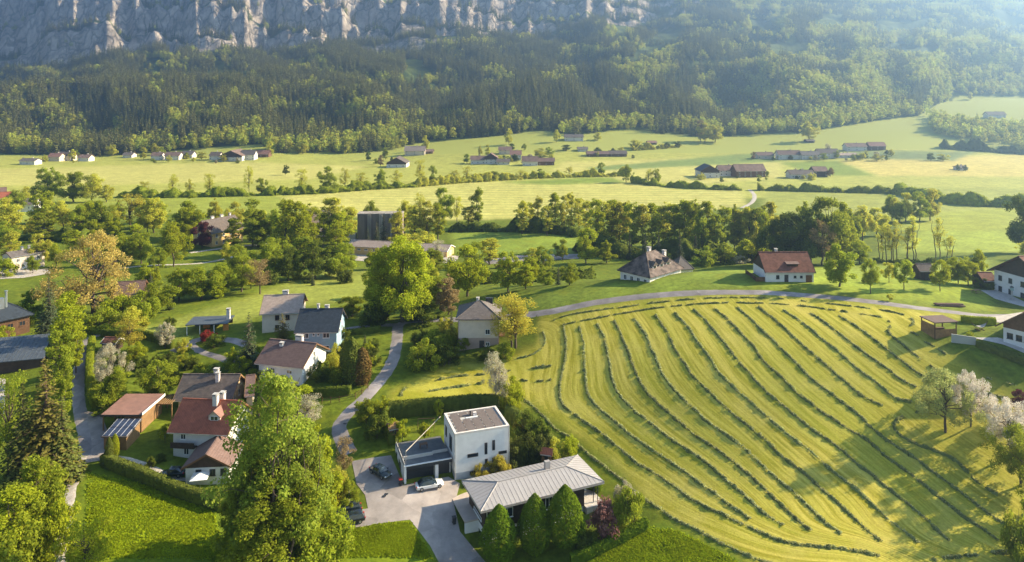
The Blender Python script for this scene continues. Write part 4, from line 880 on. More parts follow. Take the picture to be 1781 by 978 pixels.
# pavilion
rp, L = root_at('pavilion', (1626,563), (1667,561), 23.4, 2.5, 4.2, 'larch boarded garden pavilion with flat brown roof', 'pavilion')
MB().box(-L/2, L/2, -2.1, 2.1, 2.5, 2.68).build('roof', RF_BROWN, rp)
for sx in (-1, 1):
    for sy in (-1, 1): MB().box(sx * (L/2 - .25) - .08, sx * (L/2 - .25) + .08, sy * 1.8 - .08, sy * 1.8 + .08, -1, 2.497).build('post', M_WOOD_B, rp)
for k in range(9): MB().box(-L/2 + .34, L/2 - .34, -1.86, -1.80, -.6 + k * .2, -.42 + k * .2).build('board', M_WOOD_O, rp)
for k in range(13): MB().box(-L/2 + .22, -L/2 + .28, -1.7, 1.7, -.6 + k * .2, -.42 + k * .2).build('board', M_WOOD_O, rp)
MB().box(-L/2 + .6, L/2 - .5, .9, 1.5, -.3, .5).build('bench', M_WOOD_B, rp)
# ------------------------------------------------------------------ left of the village
rl_, L = root_at('house', (-70,575), (60,547), 9.6, 5.0, 11, 'dark roofed building with steel flue at the left edge', 'house'); hx = L/2 - .8; hy = 4.7
MB().box(-hx, hx, -hy, hy, -3, 5.1).build('wall', M_WOOD_B, rl_); hip_roof(rl_, L, 11, 5.12, 3.2, L * .3, RF_BLUE)
for k in range(4): window(rl_, 'F', hx - 1.6 - k * 2.6, 3.2, 1.3, 1.2, hx, hy, M_FRAME_B)
fl = MB(); fl.tube((L * .18, -1.5, 6), (L * .18, -1.5, 11.2), .28, .28, 10); fl.tube((L * .18, -1.5, 11.25), (L * .18, -1.5, 11.5), .4, .4, 10); fl.build('flue', M_PIPE, rl_)
MB().box(L * .18 - 1.6, L * .18 - .5, -2, -.6, 6.4, 9.8).build('vent_hood', M_PIPE, rl_)
def mono(name, label, A, B, zg, eave, W, rise, wall, roofm, cat='shed', ov=.35, wins=()):
    r, L = root_at(name, A, B, zg, eave, W, label, cat); hx = L/2 - ov; hy = W/2 - ov
    MB().prism([(-hy, -2), (hy, -2), (hy, eave + rise * .93 - .2), (-hy, eave + rise * .05 - .2)], 0, -hx, hx).build('wall', wall, r)
    MB().slab([(-L/2, -W/2, eave), (L/2, -W/2, eave), (L/2, W/2, eave + rise), (-L/2, W/2, eave + rise)], .18).build('roof', roofm, r)
    for w in wins: window(r, w[0], w[1] * (hx if w[0] == 'F' else hy), w[2], w[3], w[4], hx, hy)
    return r, L
sh, L = mono('shed', 'long shed with ribbed blue grey metal roof at the left edge', (-45,634), (76,623), 8.6, 2.8, 9.5, 2.6, M_WOOD_D, RF_CORR)
for k in range(int(L / .9)): MB().slab([(-L/2 + k * .9, -4.75, 2.86), (-L/2 + k * .9 + .07, -4.75, 2.86), (-L/2 + k * .9 + .07, 4.75, 5.46), (-L/2 + k * .9, 4.75, 5.46)], .055).build('roof_rib', RF_CORR, sh)
gable_house('house', 'pale house with flat pitched grey roof in the meadow at left', (19,448), (80,438), 8, 5.2, 8.5, 1.3, W_CREAM, RF_GREY, oe=.4, og=.3,
    wins=[('F',-.6,3.6,1.0,1.2),('F',0,3.6,1.0,1.2),('F',.6,3.6,1.0,1.2),('F',-.3,1.2,1.0,1.2),('L',0,3.4,1.0,1.2)], chims=[(-.1,0,.9,.7,.7),(.3,0,.9,.7,.7)])
gable_house('barn', 'old barn with dark brown roof below the orange willow', (196,516), (247,513), 9.4, 2.6, 9, 3.2, M_WOOD_D, RF_BROWN, oe=.4, og=.4, cat='barn')
gable_house('hut', 'small reddish garden hut beside the hedge', (174,597), (200,598), 10.6, 2.1, 3.4, .9, M_WOOD_D, RF_RUST, oe=.25, og=.25, cat='hut', trim=M_FRAME)
# wooden carport
cpt, L = root_at('carport', (175,722), (247,722), 7.0, 3.0, 8.6, 'larch carport with flat reddish brown roof', 'carport')
MB().slab([(-L/2, -4.3, 3.0), (L/2, -4.3, 3.0), (L/2, 4.3, 3.35), (-L/2, 4.3, 3.35)], .14).build('roof', RF_SALMON, cpt); fa = MB().box(-L/2 - .03, L/2 + .03, -4.36, -4.302, 2.72, 3.06); fa.build('fascia', M_FRAME_D, cpt)
MB().box(L/2 + .003, L/2 + .08, -4.3, 4.3, 2.95, 3.4).build('fascia', M_FRAME, cpt)
for x in (-L/2 + .3, -.2):
    for y in (-3.9, 0, 3.9): MB().box(x - .1, x + .1, y - .1, y + .1, -1.5, 2.8).build('post', M_WOOD_O, cpt)
for k in range(13): MB().box(.3, L/2 - .35, -3.9, -3.82, -.3 + k * .23, -.09 + k * .23).build('board', M_WOOD_O, cpt)
for k in range(13): MB().box(L/2 - .4, L/2 - .32, -3.8, 3.8, -.3 + k * .23, -.09 + k * .23).build('board', M_WOOD_O, cpt)
MB().box(.4, L/2 - .45, -3.7, 3.8, -1.5, 2.75).build('store_room', M_WOOD_B, cpt); MB().box(-L/2 + .3, 0, 3.85, 3.95, -1, 2.8).build('back_wall', M_WOOD_D, cpt)
ss, L = mono('shed', 'small larch shed carrying blue solar panels', (176,760), (221,760), 6.3, 2.2, 5.2, .9, M_WOOD_O, RF_GREY, 'shed', .3)
for i in range(4):
    for j in range(2):
        x = -L/2 + .15 + i * (L - .3) / 4; y0 = -2.45 + j * 2.5; z = lambda y: 2.2 + .9 * (y + 2.6) / 5.2 + .09
        q = MB().slab([(x + .05, y0, z(y0)), (x + (L - .3)/4 - .05, y0, z(y0)), (x + (L - .3)/4 - .05, y0 + 2.35, z(y0 + 2.35)), (x + .05, y0 + 2.35, z(y0 + 2.35))], .05).build('solar_panel', M_PV, ss)
        fr = MB(); xa, xb = x, x + (L - .3)/4
        for (xx0, xx1) in ((xa, xa + .048), (xb - .048, xb)): fr.slab([(xx0, y0, z(y0) + .012), (xx1, y0, z(y0) + .012), (xx1, y0 + 2.4, z(y0 + 2.4) + .012), (xx0, y0 + 2.4, z(y0 + 2.4) + .012)], .06)
        fr.build('panel_frame', M_PVF, q)
pg, L = root_at('pergola', (271,704), (299,704), 6.8, 2.6, 4.5, 'larch pergola frame beside the red roofed house', 'pergola')
for sx in (-1, 1):
    for sy in (-1, 1): MB().box(sx * L * .45 - .09, sx * L * .45 + .09, sy * 2 - .09, sy * 2 + .09, -1, 2.5).build('post', M_WOOD_O, pg)
for sy in (-1, 1): MB().box(-L/2, L/2, sy * 2 - .08, sy * 2 + .08, 2.5, 2.72).build('beam', M_WOOD_O, pg)
for k in range(7): MB().box(-L/2 + .2 + k * (L - .5)/6, -L/2 + .3 + k * (L - .5)/6, -2.3, 2.3, 2.723, 2.85).build('rafter', M_WOOD_O, pg)
fc, L = root_at('carport', (322,567), (396,564), 11.2, 2.5, 6.5, 'flat roofed carport with orange panels above the gardens', 'carport')
MB().box(-L/2, L/2, -3.25, 3.25, 2.5, 2.72).build('roof', RF_CORR, fc); MB().box(-L/2 + .4, L/2 - .4, 2.9, 3.0, -1, 2.497).build('back_wall', M_WOOD_D, fc)
for x0, x1, yy in ((-L * .2, -L * .03, .8), (L * .36, L * .49, -2.2)): MB().box(x0, x1, yy, yy + .12, -1, 2.45).build('panel', M_WOOD_ORANGE, fc)
for x in (-L/2 + .3, -L/6, L/6): MB().box(x - .09, x + .09, -3.0, -2.82, -1, 2.497).build('post', M_FRAME, fc)
chimney(fc, L * .42, .5, 2.7, 5.0, .8, .8, M_CHIM)
# ------------------------------------------------------------------ middle distance
gable_house('house', 'yellow house with tall dark roof beside the copper beech', (368,407), (426,395), 6.2, 6.0, 13, 5.0, W_YEL, RF_DGREY, oe=.6, og=.6,
    wins=[('F',p,z,1.1,1.4) for p in (-.7,-.25,.2,.65) for z in (1.6,4.6)] + [('L',.4,4.6,1.1,1.4),('L',-.4,4.6,1.1,1.4)], chims=[(-.3,.1,1.2,1.4,.8),(.25,.1,1.2,1.4,.8),(.75,.1,1.3,.8,.8)])
gable_house('house', 'small white gabled house beyond the left meadow', (26,357), (60,356), 5.5, 3.6, 9.5, 3.2, W_BRIGHT, RF_GREY, oe=.5, og=.4, wins=[('F',-.3,1.8,1.0,1.2),('F',.4,1.8,1.0,1.2),('R',0,2.0,1.0,1.2)])
gable_house('house', 'red roofed house at the left edge behind trees', (-6,346), (22,344), 5, 3.6, 10, 3.4, W_CREAM, RF_RED, oe=.5, og=.4, wins=[('F',0,1.8,1.0,1.2),('F',.6,1.8,1.0,1.2)])
gable_house('house', 'brown roofed house at the left edge behind the red roof', (-18,338), (12,336), 5, 4, 10, 3.4, W_WHITE, RF_BROWN, oe=.5, og=.4, wins=[('F',.4,1.8,1.0,1.2)])
gable_house('barn', 'tall barn with broad pale roof between the lime trees', (528,403), (572,402), 5, 3.5, 18, 8.5, W_CREAM, RF_PALE, oe=.6, og=.5, cat='barn', wins=[('F',-.4,1.8,1.0,1.2),('F',.4,1.8,1.0,1.2)])
gable_house('house', 'small house with brown roof among the lime trees', (462,398), (484,397), 5, 4, 9, 3.6, W_WHITE, RF_RUST, oe=.5, og=.4, wins=[('F',.2,1.8,1.0,1.2)])
gable_house('house', 'little cream house hidden in the left tree group', (125,395), (150,395), 5.5, 3, 8, 2.4, W_CREAM, RF_BROWN, oe=.5, og=.4, wins=[('F',.2,1.6,1.0,1.2)])
gable_house('shed', 'low dark shed under the left tree group', (46,402), (78,402), 6, 2.4, 7, 1.4, M_WOOD_D, RF_DGREY, oe=.3, og=.3, cat='shed')
hl = gable_house('hall', 'long low yellow hall with pale grey roof', (603,428), (778,438), 4.6, 3.2, 10, 1.8, W_YEL, RF_PALE, oe=.6, og=.4, cat='hall', wins=[('F',-.92 + k * .145,2.0,1.6,.8) for k in range(13)], trim=M_FRAME)
door(hl, 'R', 0, 3, 2.8, hl['hx'], hl['hy'], W_BUFF)
si = empty('silo_block', U(662, 416, 3.2), .05); tag(si, 'weathered brown concrete silo block behind the long yellow hall', 'silo')
M_SILO = mat('stained_concrete', (.19, .155, .13), .95, .4, .25, stretch=(1, 1, .15)); M_SILP = mat('pale_stained_concrete', (.28, .25, .22), .95, .35, .3, stretch=(1, 1, .15))
for k in range(4):
    x = -10.4 + k * 5.3; MB().box(x, x + 5.0, -3, 4, -2, 12.2).build('silo_cell', M_SILO, si)
    MB().box(x - .1, x + 5.1, -3.15, 4.1, 12.203, 12.6).build('cornice', M_SILP, si)
for x in (-5.3, -4.4, 0.1, 1.0, 5.3): MB().box(x - .38, x + .38, -3.9, -3.003, -2, 12.1).build('pilaster', M_SILP, si)
MB().box(-16, -11.3, -3, 1, -2, 3).build('conveyor_house', M_CONC, si)
# ------------------------------------------------------------------ modern white house
def rect_root(name, A, B, z, W, label, zg, cat='house'):
    a, b, L, ang = frame_of(A, B, z); n = Vector((-math.sin(ang), math.cos(ang), 0)); c = (a + b)/2 + n * (W/2); r = empty(name, (c.x, c.y, zg), ang); tag(r, label, cat)
    print('RECT', label[:40], 'L=%.1f ang=%.0f Y=%.0f' % (L, math.degrees(ang), c.y)); return r, L
H_ = 7.7
rw, L = rect_root('house', (791,755), (886,740), 5 + H_, 8.2, 'white flat roofed modern cube house with roof solar panels', 5.0); hx, hy = L/2, 4.1
MB().box(-hx, hx, -hy, hy, -1.2, H_ - .35).build('wall', W_BRIGHT, rw); MB().box(-hx - .03, hx + .03, -hy - .03, hy + .03, -1.3, 1.0).build('plinth', wall_mat('grey_blue_plinth', (.33, .36, .40)), rw)
pp = MB().box(-hx, hx, -hy, -hy + .4, H_ - .347, H_).box(-hx, hx, hy - .4, hy, H_ - .347, H_).box(-hx, -hx + .4, -hy + .4, hy - .4, H_ - .347, H_).box(hx - .4, hx, -hy + .4, hy - .4, H_ - .347, H_); pp.build('parapet', wall_mat('parapet_cap', (.62, .57, .52)), rw)
MB().box(-hx + .4, hx - .4, -hy + .4, hy - .4, H_ - .345, H_ - .3).build('roof', M_CONC, rw)
for j in range(5):
    for i in range(5):
        x = -hx + .75 + i * (L - 1.5)/5; y = -hy + .7 + j * (8.2 - 1.3)/5
        if (i, j) in ((2, 3), (1, 3)): continue
        MB().slab([(x, y, H_ - .16), (x + (L - 1.5)/5 - .14, y, H_ - .16), (x + (L - 1.5)/5 - .14, y + 1.05, H_ + .1), (x, y + 1.05, H_ + .1)], .05).build('solar_panel', M_PVB, rw)
MB().box(-1.6, .6, 1.0, 1.35, H_ - .29, H_ - .05).build('roof_hatch', M_FRAME, rw); chimney(rw, .2, 1.7, H_ - .3, H_ + .5, .6, .5, M_CHIM, False); MB().tube((-.5, 2.2, H_ - .3), (-.5, 2.2, H_ + .6), .15).build('vent_pipe', M_DARK, rw)
for x, z, w_, h_ in ((-.3 * hx * 1.0, 3.55, 1.9, .62), (.18 * hx, 4.35, .5, 2.0), (.46 * hx, 4.7, .5, 1.75), (.19 * hx, 2.15, .5, .8), (.46 * hx, 2.15, .5, .8), (.92 * hx - .6, 3.2, 1.5, .5)): window(rw, 'F', x - .25, z, w_, h_, hx, hy, M_FRAME_D, 1, False)
window(rw, 'F', -.55 * hx + .9, .55, 1.0, .6, hx + .03, hy + .03, M_FRAME_D, 1, False)
for y, z, w_, h_ in ((2.6, 5.3, .45, 1.8), (2.0, 5.3, .45, 1.8), (-1.2, 4.9, 1.7, 2.5)): window(rw, 'L', y, z, w_, h_, hx, hy, M_FRAME_D, 1, False)
for x in (-hx + .06, hx - .15): MB().tube((x, -hy - .09, -1), (x, -hy - .09, H_ - .1), .06).build('downpipe', M_STEEL, rw)
# its garage block with roof terrace
ga, Lg = rect_root('garage', (703,813), (786,798), 5.0 + 3.15, 8.4, 'white garage block with roof terrace beside the cube house', 5.0, 'garage'); gx_, gy_ = Lg/2, 4.2
gw = MB().box(-gx_, gx_, -gy_ + 1.0, gy_, -1.2, 3.15).box(-gx_, -gx_ + .35, -gy_, -gy_ + 1.0, -1.2, 3.15).box(1.2, 1.75, -gy_, -gy_ + .997, -1.2, 2.6); gw.build('wall', W_BRIGHT, ga)
MB().box(-gx_ + .35, gx_, -gy_ - .02, -gy_ + .997, 2.603, 3.15).build('fascia', M_DARK, ga); MB().box(-gx_ - .03, gx_, -gy_ - .06, -gy_ + .2, 3.153, 3.28).build('roof_edge', W_BRIGHT, ga)
MB().box(-gx_, gx_ - .02, -gy_ + .2, gy_, 3.153, 3.2).build('terrace_deck', M_MEMB, ga)
rl3 = MB().box(-gx_ + .1, -gx_ + .2, -gy_ + .3, gy_ - .2, 3.203, 3.55).box(-gx_ + .2, gx_ - 2.8, -gy_ + 2.2, -gy_ + 2.35, 3.203, 3.75).box(gx_ - 2.8, gx_ - .1, -gy_ + 2.6, -gy_ + 2.7, 3.203, 3.7); rl3.build('terrace_parapet', W_GREY, ga)
gd = MB()
for k in range(5): MB().box(-gx_ + .6, 1.15, -gy_ + .93, -gy_ + .995, -.05 + k * .5, .43 + k * .5).build('garage_door_panel', M_DARK, ga)
MB().box(1.9, gx_ - .2, -gy_ + .93, -gy_ + .995, -.1, 2.5).build('entrance_panel', M_DARK, ga)  # flat charcoal slab on the back wall of the entrance bay
for y in (2.6, .2, -.9): window(ga, 'L', y, 1.3, .6, 2.0, gx_, gy_, M_FRAME_D, 1, False)
ps = MB().tube((-gx_ + .5, -gy_ + 1.2, 3.2), (-gx_ + .5, -gy_ + 1.2, 5.2), .05).build('sail_post', M_STEEL, ga); MB().tube((-gx_ + .5, -gy_ + 1.2, 5.15), (gx_ - .1, gy_ - .6, 7.0), .08, .06, 8).build('rolled_sun_sail', mat('beige_sailcloth', (.45, .40, .33), .9, .1), ga)
rl4 = MB()
for k in range(5): rl4.tube((-gx_ + .15, -gy_ + .5 + k * 1.8, 3.2), (-gx_ + .15, -gy_ + .5 + k * 1.8, 4.2), .03)
rl4.tube((-gx_ + .15, -gy_ + .4, 4.2), (-gx_ + .15, gy_ - .3, 4.2), .03); rl4.build('railing', M_DARK, ga)
tb = MB().box(-.4, 1.0, .6, 1.4, 3.9, 3.96).box(-.35, -.27, .65, .73, 3.2, 3.9).box(.87, .95, .65, .73, 3.2, 3.9).box(-.35, -.27, 1.27, 1.35, 3.2, 3.9).box(.87, .95, 1.27, 1.35, 3.2, 3.9)
tb.build('terrace_table', M_WOOD_B, ga)
# ------------------------------------------------------------------ modern dark house with seamed metal roof
rd, L = root_at('house', (836,890), (1051,838), 0.8, 6.7, 9.2, 'dark timber modern house under a seamed zinc hip roof'); W = 9.2; EV = 6.7; RS = 1.15; ins = 4.6
hx, hy = L/2 - 1.0, W/2 - .9
MB().box(-hx, hx - 2.2, -hy, hy, 3.0, EV - .35).build('upper_wall', M_WOOD_D, rd); MB().box(-hx + .1, hx - 2.3, -hy + .1, hy - .1, -2.5, 2.997).build('lower_wall', W_BRIGHT, rd)
MB().box(-L/2 + .1, L/2 - .1, -W/2 + .1, W/2 - .1, EV - .34, EV - .14).build('soffit', M_WOOD_B, rd)
fs = MB().box(-L/2, L/2, -W/2, -W/2 + .1, EV - .36, EV - .02).box(-L/2, L/2, W/2 - .1, W/2, EV - .36, EV - .02).box(-L/2, -L/2 + .1, -W/2 + .1, W/2 - .1, EV - .36, EV - .02).box(L/2 - .1, L/2, -W/2 + .1, W/2 - .1, EV - .36, EV - .02); fs.build('fascia', RF_METAL, rd)
def ztop(y): return EV + RS * (1 - abs(y) / (W/2))
npan = 29; a_ = L/2 - ins; seam = MB()
for k in range(npan):
    x0 = -L/2 + k * L / npan; x1 = x0 + L / npan
    def ylim(x): return 0.0 if abs(x) <= a_ else -(W/2) * (abs(x) - a_) / ins
    for sg in (1, -1):
        yy0, yy1 = ylim(x0), ylim(x1); pts = [(x0, -W/2), (x1, -W/2), (x1, yy1), (x0, yy0)]
        pts = [(x, sg * y, EV + RS * (1 - abs(y)/(W/2))) for x, y in pts]
        if sg < 0: pts = pts[::-1]
        u_ = []
        for p_ in pts:
            if not u_ or (Vector(p_) - Vector(u_[-1])).length > 1e-3: u_.append(p_)
        if len(u_) < 3: continue
        q = MB().slab(u_, .05); xs_ = (x0 - .02, x0 + .02); ye = ylim(x0)
        if abs(ye + W/2) > .15: q.slab([(xs_[0], sg * -W/2, EV + .035), (xs_[1], sg * -W/2, EV + .035), (xs_[1], sg * ye, ztop(ye) + .035), (xs_[0], sg * ye, ztop(ye) + .035)], .1)
        q.build('roof_panel', RF_METAL, rd)
npe = 12
for k in range(npe):
    y0 = -W/2 + k * W / npe; y1 = y0 + W / npe
    for sg in (1, -1):
        xl = lambda y: L/2 - ins * (1 - abs(y)/(W/2)); zz_ = lambda y: EV + RS * (1 - abs(y)/(W/2))
        pts = [(L/2, y0, EV), (L/2, y1, EV), (xl(y1), y1, zz_(y1)), (xl(y0), y0, zz_(y0))]
        if y0 < -.01 < y1 - .02 and y1 > .01: pts.insert(3, (L/2 - ins, 0, EV + RS))
        u_ = []
        for p_ in pts:
            if not u_ or (Vector(p_) - Vector(u_[-1])).length > 1e-3: u_.append(p_)
        u_ = [(sg * p_[0], p_[1], p_[2] + .001) for p_ in u_]
        q = MB().slab(u_ if sg > 0 else u_[::-1], .05)
        if 0 < k: q.slab([(sg * L/2, y0 - .02, EV + .035), (sg * L/2, y0 + .02, EV + .035), (sg * xl(y0), y0 + .02, zz_(y0) + .035), (sg * xl(y0), y0 - .02, zz_(y0) + .035)], .1)
        q.build('roof_panel', RF_METAL, rd)
hc = MB(); e = [(-L/2, -W/2), (L/2, -W/2), (L/2, W/2), (-L/2, W/2)]
for i, (x, y) in enumerate(e): hc.tube((x, y, EV + .04), ((a_ if x > 0 else -a_), 0, EV + RS + .05), .07, .07, 5)
hc.tube((-a_, 0, EV + RS + .06), (a_, 0, EV + RS + .06), .09, .09, 5); hc.build('ridge_cap', mat('ridge_zinc', (.33, .31, .30), .5, .05), rd)
MB().box(2.6, 3.5, .7, 1.3, EV + .6, EV + 2.2).build('chimney', RF_METAL, rd)
for x, z, w_, h_ in ((-.62 * hx, 5.0, 1.9, 1.5), (-.2 * hx, 5.0, 1.9, 1.5), (.12 * hx, 4.9, 1.3, 1.9), (.42 * hx, 4.9, 1.9, 1.9)): window(rd, 'F', x, z, w_, h_, hx, hy)
window(rd, 'F', -.55 * hx, 1.5, 3.2, 1.8, hx - .1, hy - .1, M_FRAME_D, 3); window(rd, 'F', .1 * hx, 1.5, 2.2, 2.0, hx - .1, hy - .1, M_FRAME_D, 2)
window(rd, 'L', -.5, 3.9, 3.6, .5, hx, hy, M_FRAME, 1); window(rd, 'L', -1.6, 1.2, 2.0, 1.5, hx - .1, hy - .1, M_FRAME, 1)
MB().tube((-hx + .3, -hy - .12, -2), (-hx + .3, -hy - .12, EV - .4), .05).build('downpipe', M_FRAME, rd)
for x in (hx - .4, hx + .4): MB().tube((x, -hy + .2, 1.5), (x, -hy + .2, EV - .36), .07).build('terrace_post', M_DARK, rd)
MB().box(hx - 2.19, hx + 1.2, -hy - .8, hy, 1.2, 3.05).build('terrace', M_PAVE, rd)
# side annex at the entrance
an, La = rect_root('annexe', (809,908), (846,899), .6 + 3.4, 7.5, 'low white entrance annexe at the dark modern house', .6, 'annexe'); ax_, ay_ = La/2, 3.75
MB().box(-ax_ + 1.2, ax_ + .6, -ay_, ay_, -1.5, 3.2).box(-ax_, -ax_ + 1.197, -ay_ + .01, -ay_ + .3, -1.5, 3.2).box(-ax_, -ax_ + 1.197, ay_ - .3, ay_ - .01, -1.5, 3.2).build('wall', W_BRIGHT, an); MB().box(-ax_ - .05, ax_ + .6, -ay_ - .05, ay_ + .05, 3.203, 3.45).build('roof', wall_mat('annexe_roof', (.5, .42, .36)), an)
for k in range(3): MB().box(-ax_ + 1.13, -ax_ + 1.197, -2.9 + k * 1.7, -1.4 + k * 1.7, -.8, 2.6).build('door', M_WOOD_B if k == 1 else W_GREY, an)
MB().box(-ax_ + .3, -ax_ + .7, -ay_ - .6, -ay_ - .2, -.5, .4).build('planter', M_DARK, an)
# ------------------------------------------------------------------ far farms across the valley
FR = {'g': RF_GREY, 'd': RF_DGREY, 'b': RF_BROWN, 'r': mat('weathered_brown_tiles', (.19, .125, .10), .85, .3, .4), 'p': RF_PALE, 'x': RF_BLUE, 's': RF_SALMON}
FW = {'w': W_WHITE, 'c': W_CREAM, 't': M_WOOD_B, 'd': M_WOOD_D}
def farm(px0, px1, pyb, eave, rise, roof, wall, label, wins=4, ang=0.0, front=False, group='farm buildings across the valley'):
    g = P((px0 + px1)/2, pyb); px0 -= 1.5; px1 += 1.5; s = FPX / g.y; L = (px1 - px0) / s; zg = g.z
    pe = HZ + (CAMZ - (zg + eave)) / g.y * FPX; dy = ang
    A, B = (px0, pe + dy), (px1, pe - dy)
    wl = [('F', -.8 + 1.6 * k / max(1, wins - 1), z, 1.1, 1.4) for k in range(wins) for z in ([1.7, 4.4] if eave > 4.6 else [1.7])] if not front else [('L', -.7 + 1.4 * k / max(1, wins - 1), z, 1.1, 1.4) for k in range(wins) for z in ([1.7, 4.4] if eave > 4.6 else [1.7])]
    kw = dict(oe=.8, og=.8, wins=wl, group=group, trim=M_WOOD_B, cat='farmhouse' if wall in 'wc' else 'barn')
    if front: r = gable_house('farmhouse' if wall in 'wc' else 'barn', label, A, B, zg, eave, None, rise * 1.2, FW[wall], FR[roof], depth=max(10, L * 1.1), clad=M_WOOD_D, cladz=eave * .75, **kw)
    else: r = gable_house('farmhouse' if wall in 'wc' else 'barn', label, A, B, zg, eave, 13, rise * 1.15, FW[wall], FR[roof], chims=[(.2, .05, 1.0, .9, .9)] if wall in 'wc' else (), **kw)
    return r
farm(1219,1252,310,6,4.2,'x','w','blue grey roofed gabled farmhouse at the left end of the three part farm',3,0,True)
farm(1252,1284,307,5,3.8,'r','w','middle wing of the three part valley farm with arched barn doors',4)
farm(1282,1332,309,5.5,5.0,'r','t','broad brown roofed barn wing of the three part valley farm',5,.4)
farm(1376,1417,311,3.6,3.0,'d','w','low white bungalow with dark roof by the green field wedge',4)
farm(1418,1440,308,5,3.2,'r','d','dark timber barn beside the bungalow at the green wedge',2)
for px0, px1, pb, ev, ri, rf, wl, lb in [
 (1319,1346,277,4,3,'b','c','leftmost small building of the slope hamlet on the right'),
 (1355,1394,278,5.5,4,'b','w','wide brown roofed farmhouse, second in the slope hamlet on the right'),
 (1396,1427,278,5,3.5,'g','w','grey roofed farmhouse, third in the slope hamlet on the right'),
 (1425,1460,276,6,4,'d','w','tall dark roofed farmhouse, fourth in the slope hamlet on the right'),
 (1460,1492,275,3,2,'p','w','low pale glasshouse like building below the slope hamlet'),
 (1474,1508,263,5,3.6,'r','w','red brown roofed house uphill behind the slope hamlet'),
 (1514,1541,262,5,4,'s','t','reddish roofed barn at the right end of the slope hamlet'),
 (1405,1417,249,2.6,1.6,'d','d','tiny dark field hut below the round tree on the slope'),
 (1720,1750,206,5,4,'g','w','lone hazy farmhouse on the high meadow at right'),
 (1672,1684,297,2.5,1.5,'g','w','tiny white chapel beside the field tree on the yellow field'),
 (704,738,271,5.5,5,'p','c','broad pale roofed barn on the slope above the centre farms'),
 (740,752,268,3,2,'r','t','tiny shed right of the broad pale roofed barn'),
 (819,843,286,4.5,3.5,'r','w','leftmost red brown roofed house of the centre hamlet'),
 (868,889,269,5,3.5,'r','c','red roofed barn uphill in the centre hamlet'),
 (888,906,279,6,4,'s','w','tall reddish roofed house in the centre hamlet'),
 (865,886,287,3,2.5,'d','w','low dark roofed house in the middle of the centre hamlet'),
 (909,935,289,4.5,4.5,'r','w','steep red brown roofed house at the right of the centre hamlet'),
 (936,964,288,4,3,'b','t','brown timber barn at the right end of the centre hamlet'),
 (983,1014,246,5,3.4,'g','w','grey roofed farmhouse at the forest foot above the hamlet'),
 (974,991,221,4,3.5,'s','w','small red roofed house highest at the forest edge'),
 (1006,1022,264,3,2,'g','w','small pale hall left of the two long barns'),
 (1022,1059,273,3.2,2.6,'b','t','first of the two long low barns in the mid slope'),
 (1061,1090,273,3.4,3,'d','t','second of the two long low barns in the mid slope'),
 (1120,1134,222,2.5,2,'b','t','tiny barn on the shaded meadow under the forest'),
 (1128,1142,252,2.5,2,'s','t','tiny reddish roofed barn by the slope hedge'),
 (33,59,287,4,2,'g','w','low white flat roofed hall at the far left'),
 (83,102,281,5,3.5,'s','c','reddish roofed house left of the far left farm'),
 (100,122,280,5.5,4,'d','c','dark roofed barn of the far left farm'),
 (135,153,281,4,3,'r','w','small white house right of the far left farm'),
 (213,228,275,3.4,2.6,'g','w','tiny grey roofed house under the forest at left'),
 (262,279,279,5,3.4,'r','w','first white gabled house in the far left row of houses'),
 (286,310,279,5,3.6,'r','w','second white gabled house in the far left row of houses'),
 (314,333,276,4.5,3.4,'g','w','third grey roofed house in the far left row of houses'),
 (364,380,279,5,3.4,'d','w','small house left of the big alpine farmhouse'),
 (441,466,274,3.5,4,'s','t','reddish hay barn right of the big alpine farmhouse')]:
    farm(px0, px1, pb, ev, ri, rf, wl, lb, 3 if px1 - px0 > 20 else 2)
farm(843,865,286,6.5,4,'r','w','white gabled farmhouse facing out from the centre hamlet',3,0,True)
farm(672,706,292,4.5,5,'d','w','dark roofed gabled farmhouse alone below the pale barn',3,0,True)
farm(381,420,281,6,5,'r','w','big alpine farmhouse with timber gable at the forest foot',4,0,True)
farm(418,441,279,6,4.5,'g','w','grey roofed wing of the big alpine farmhouse',3)
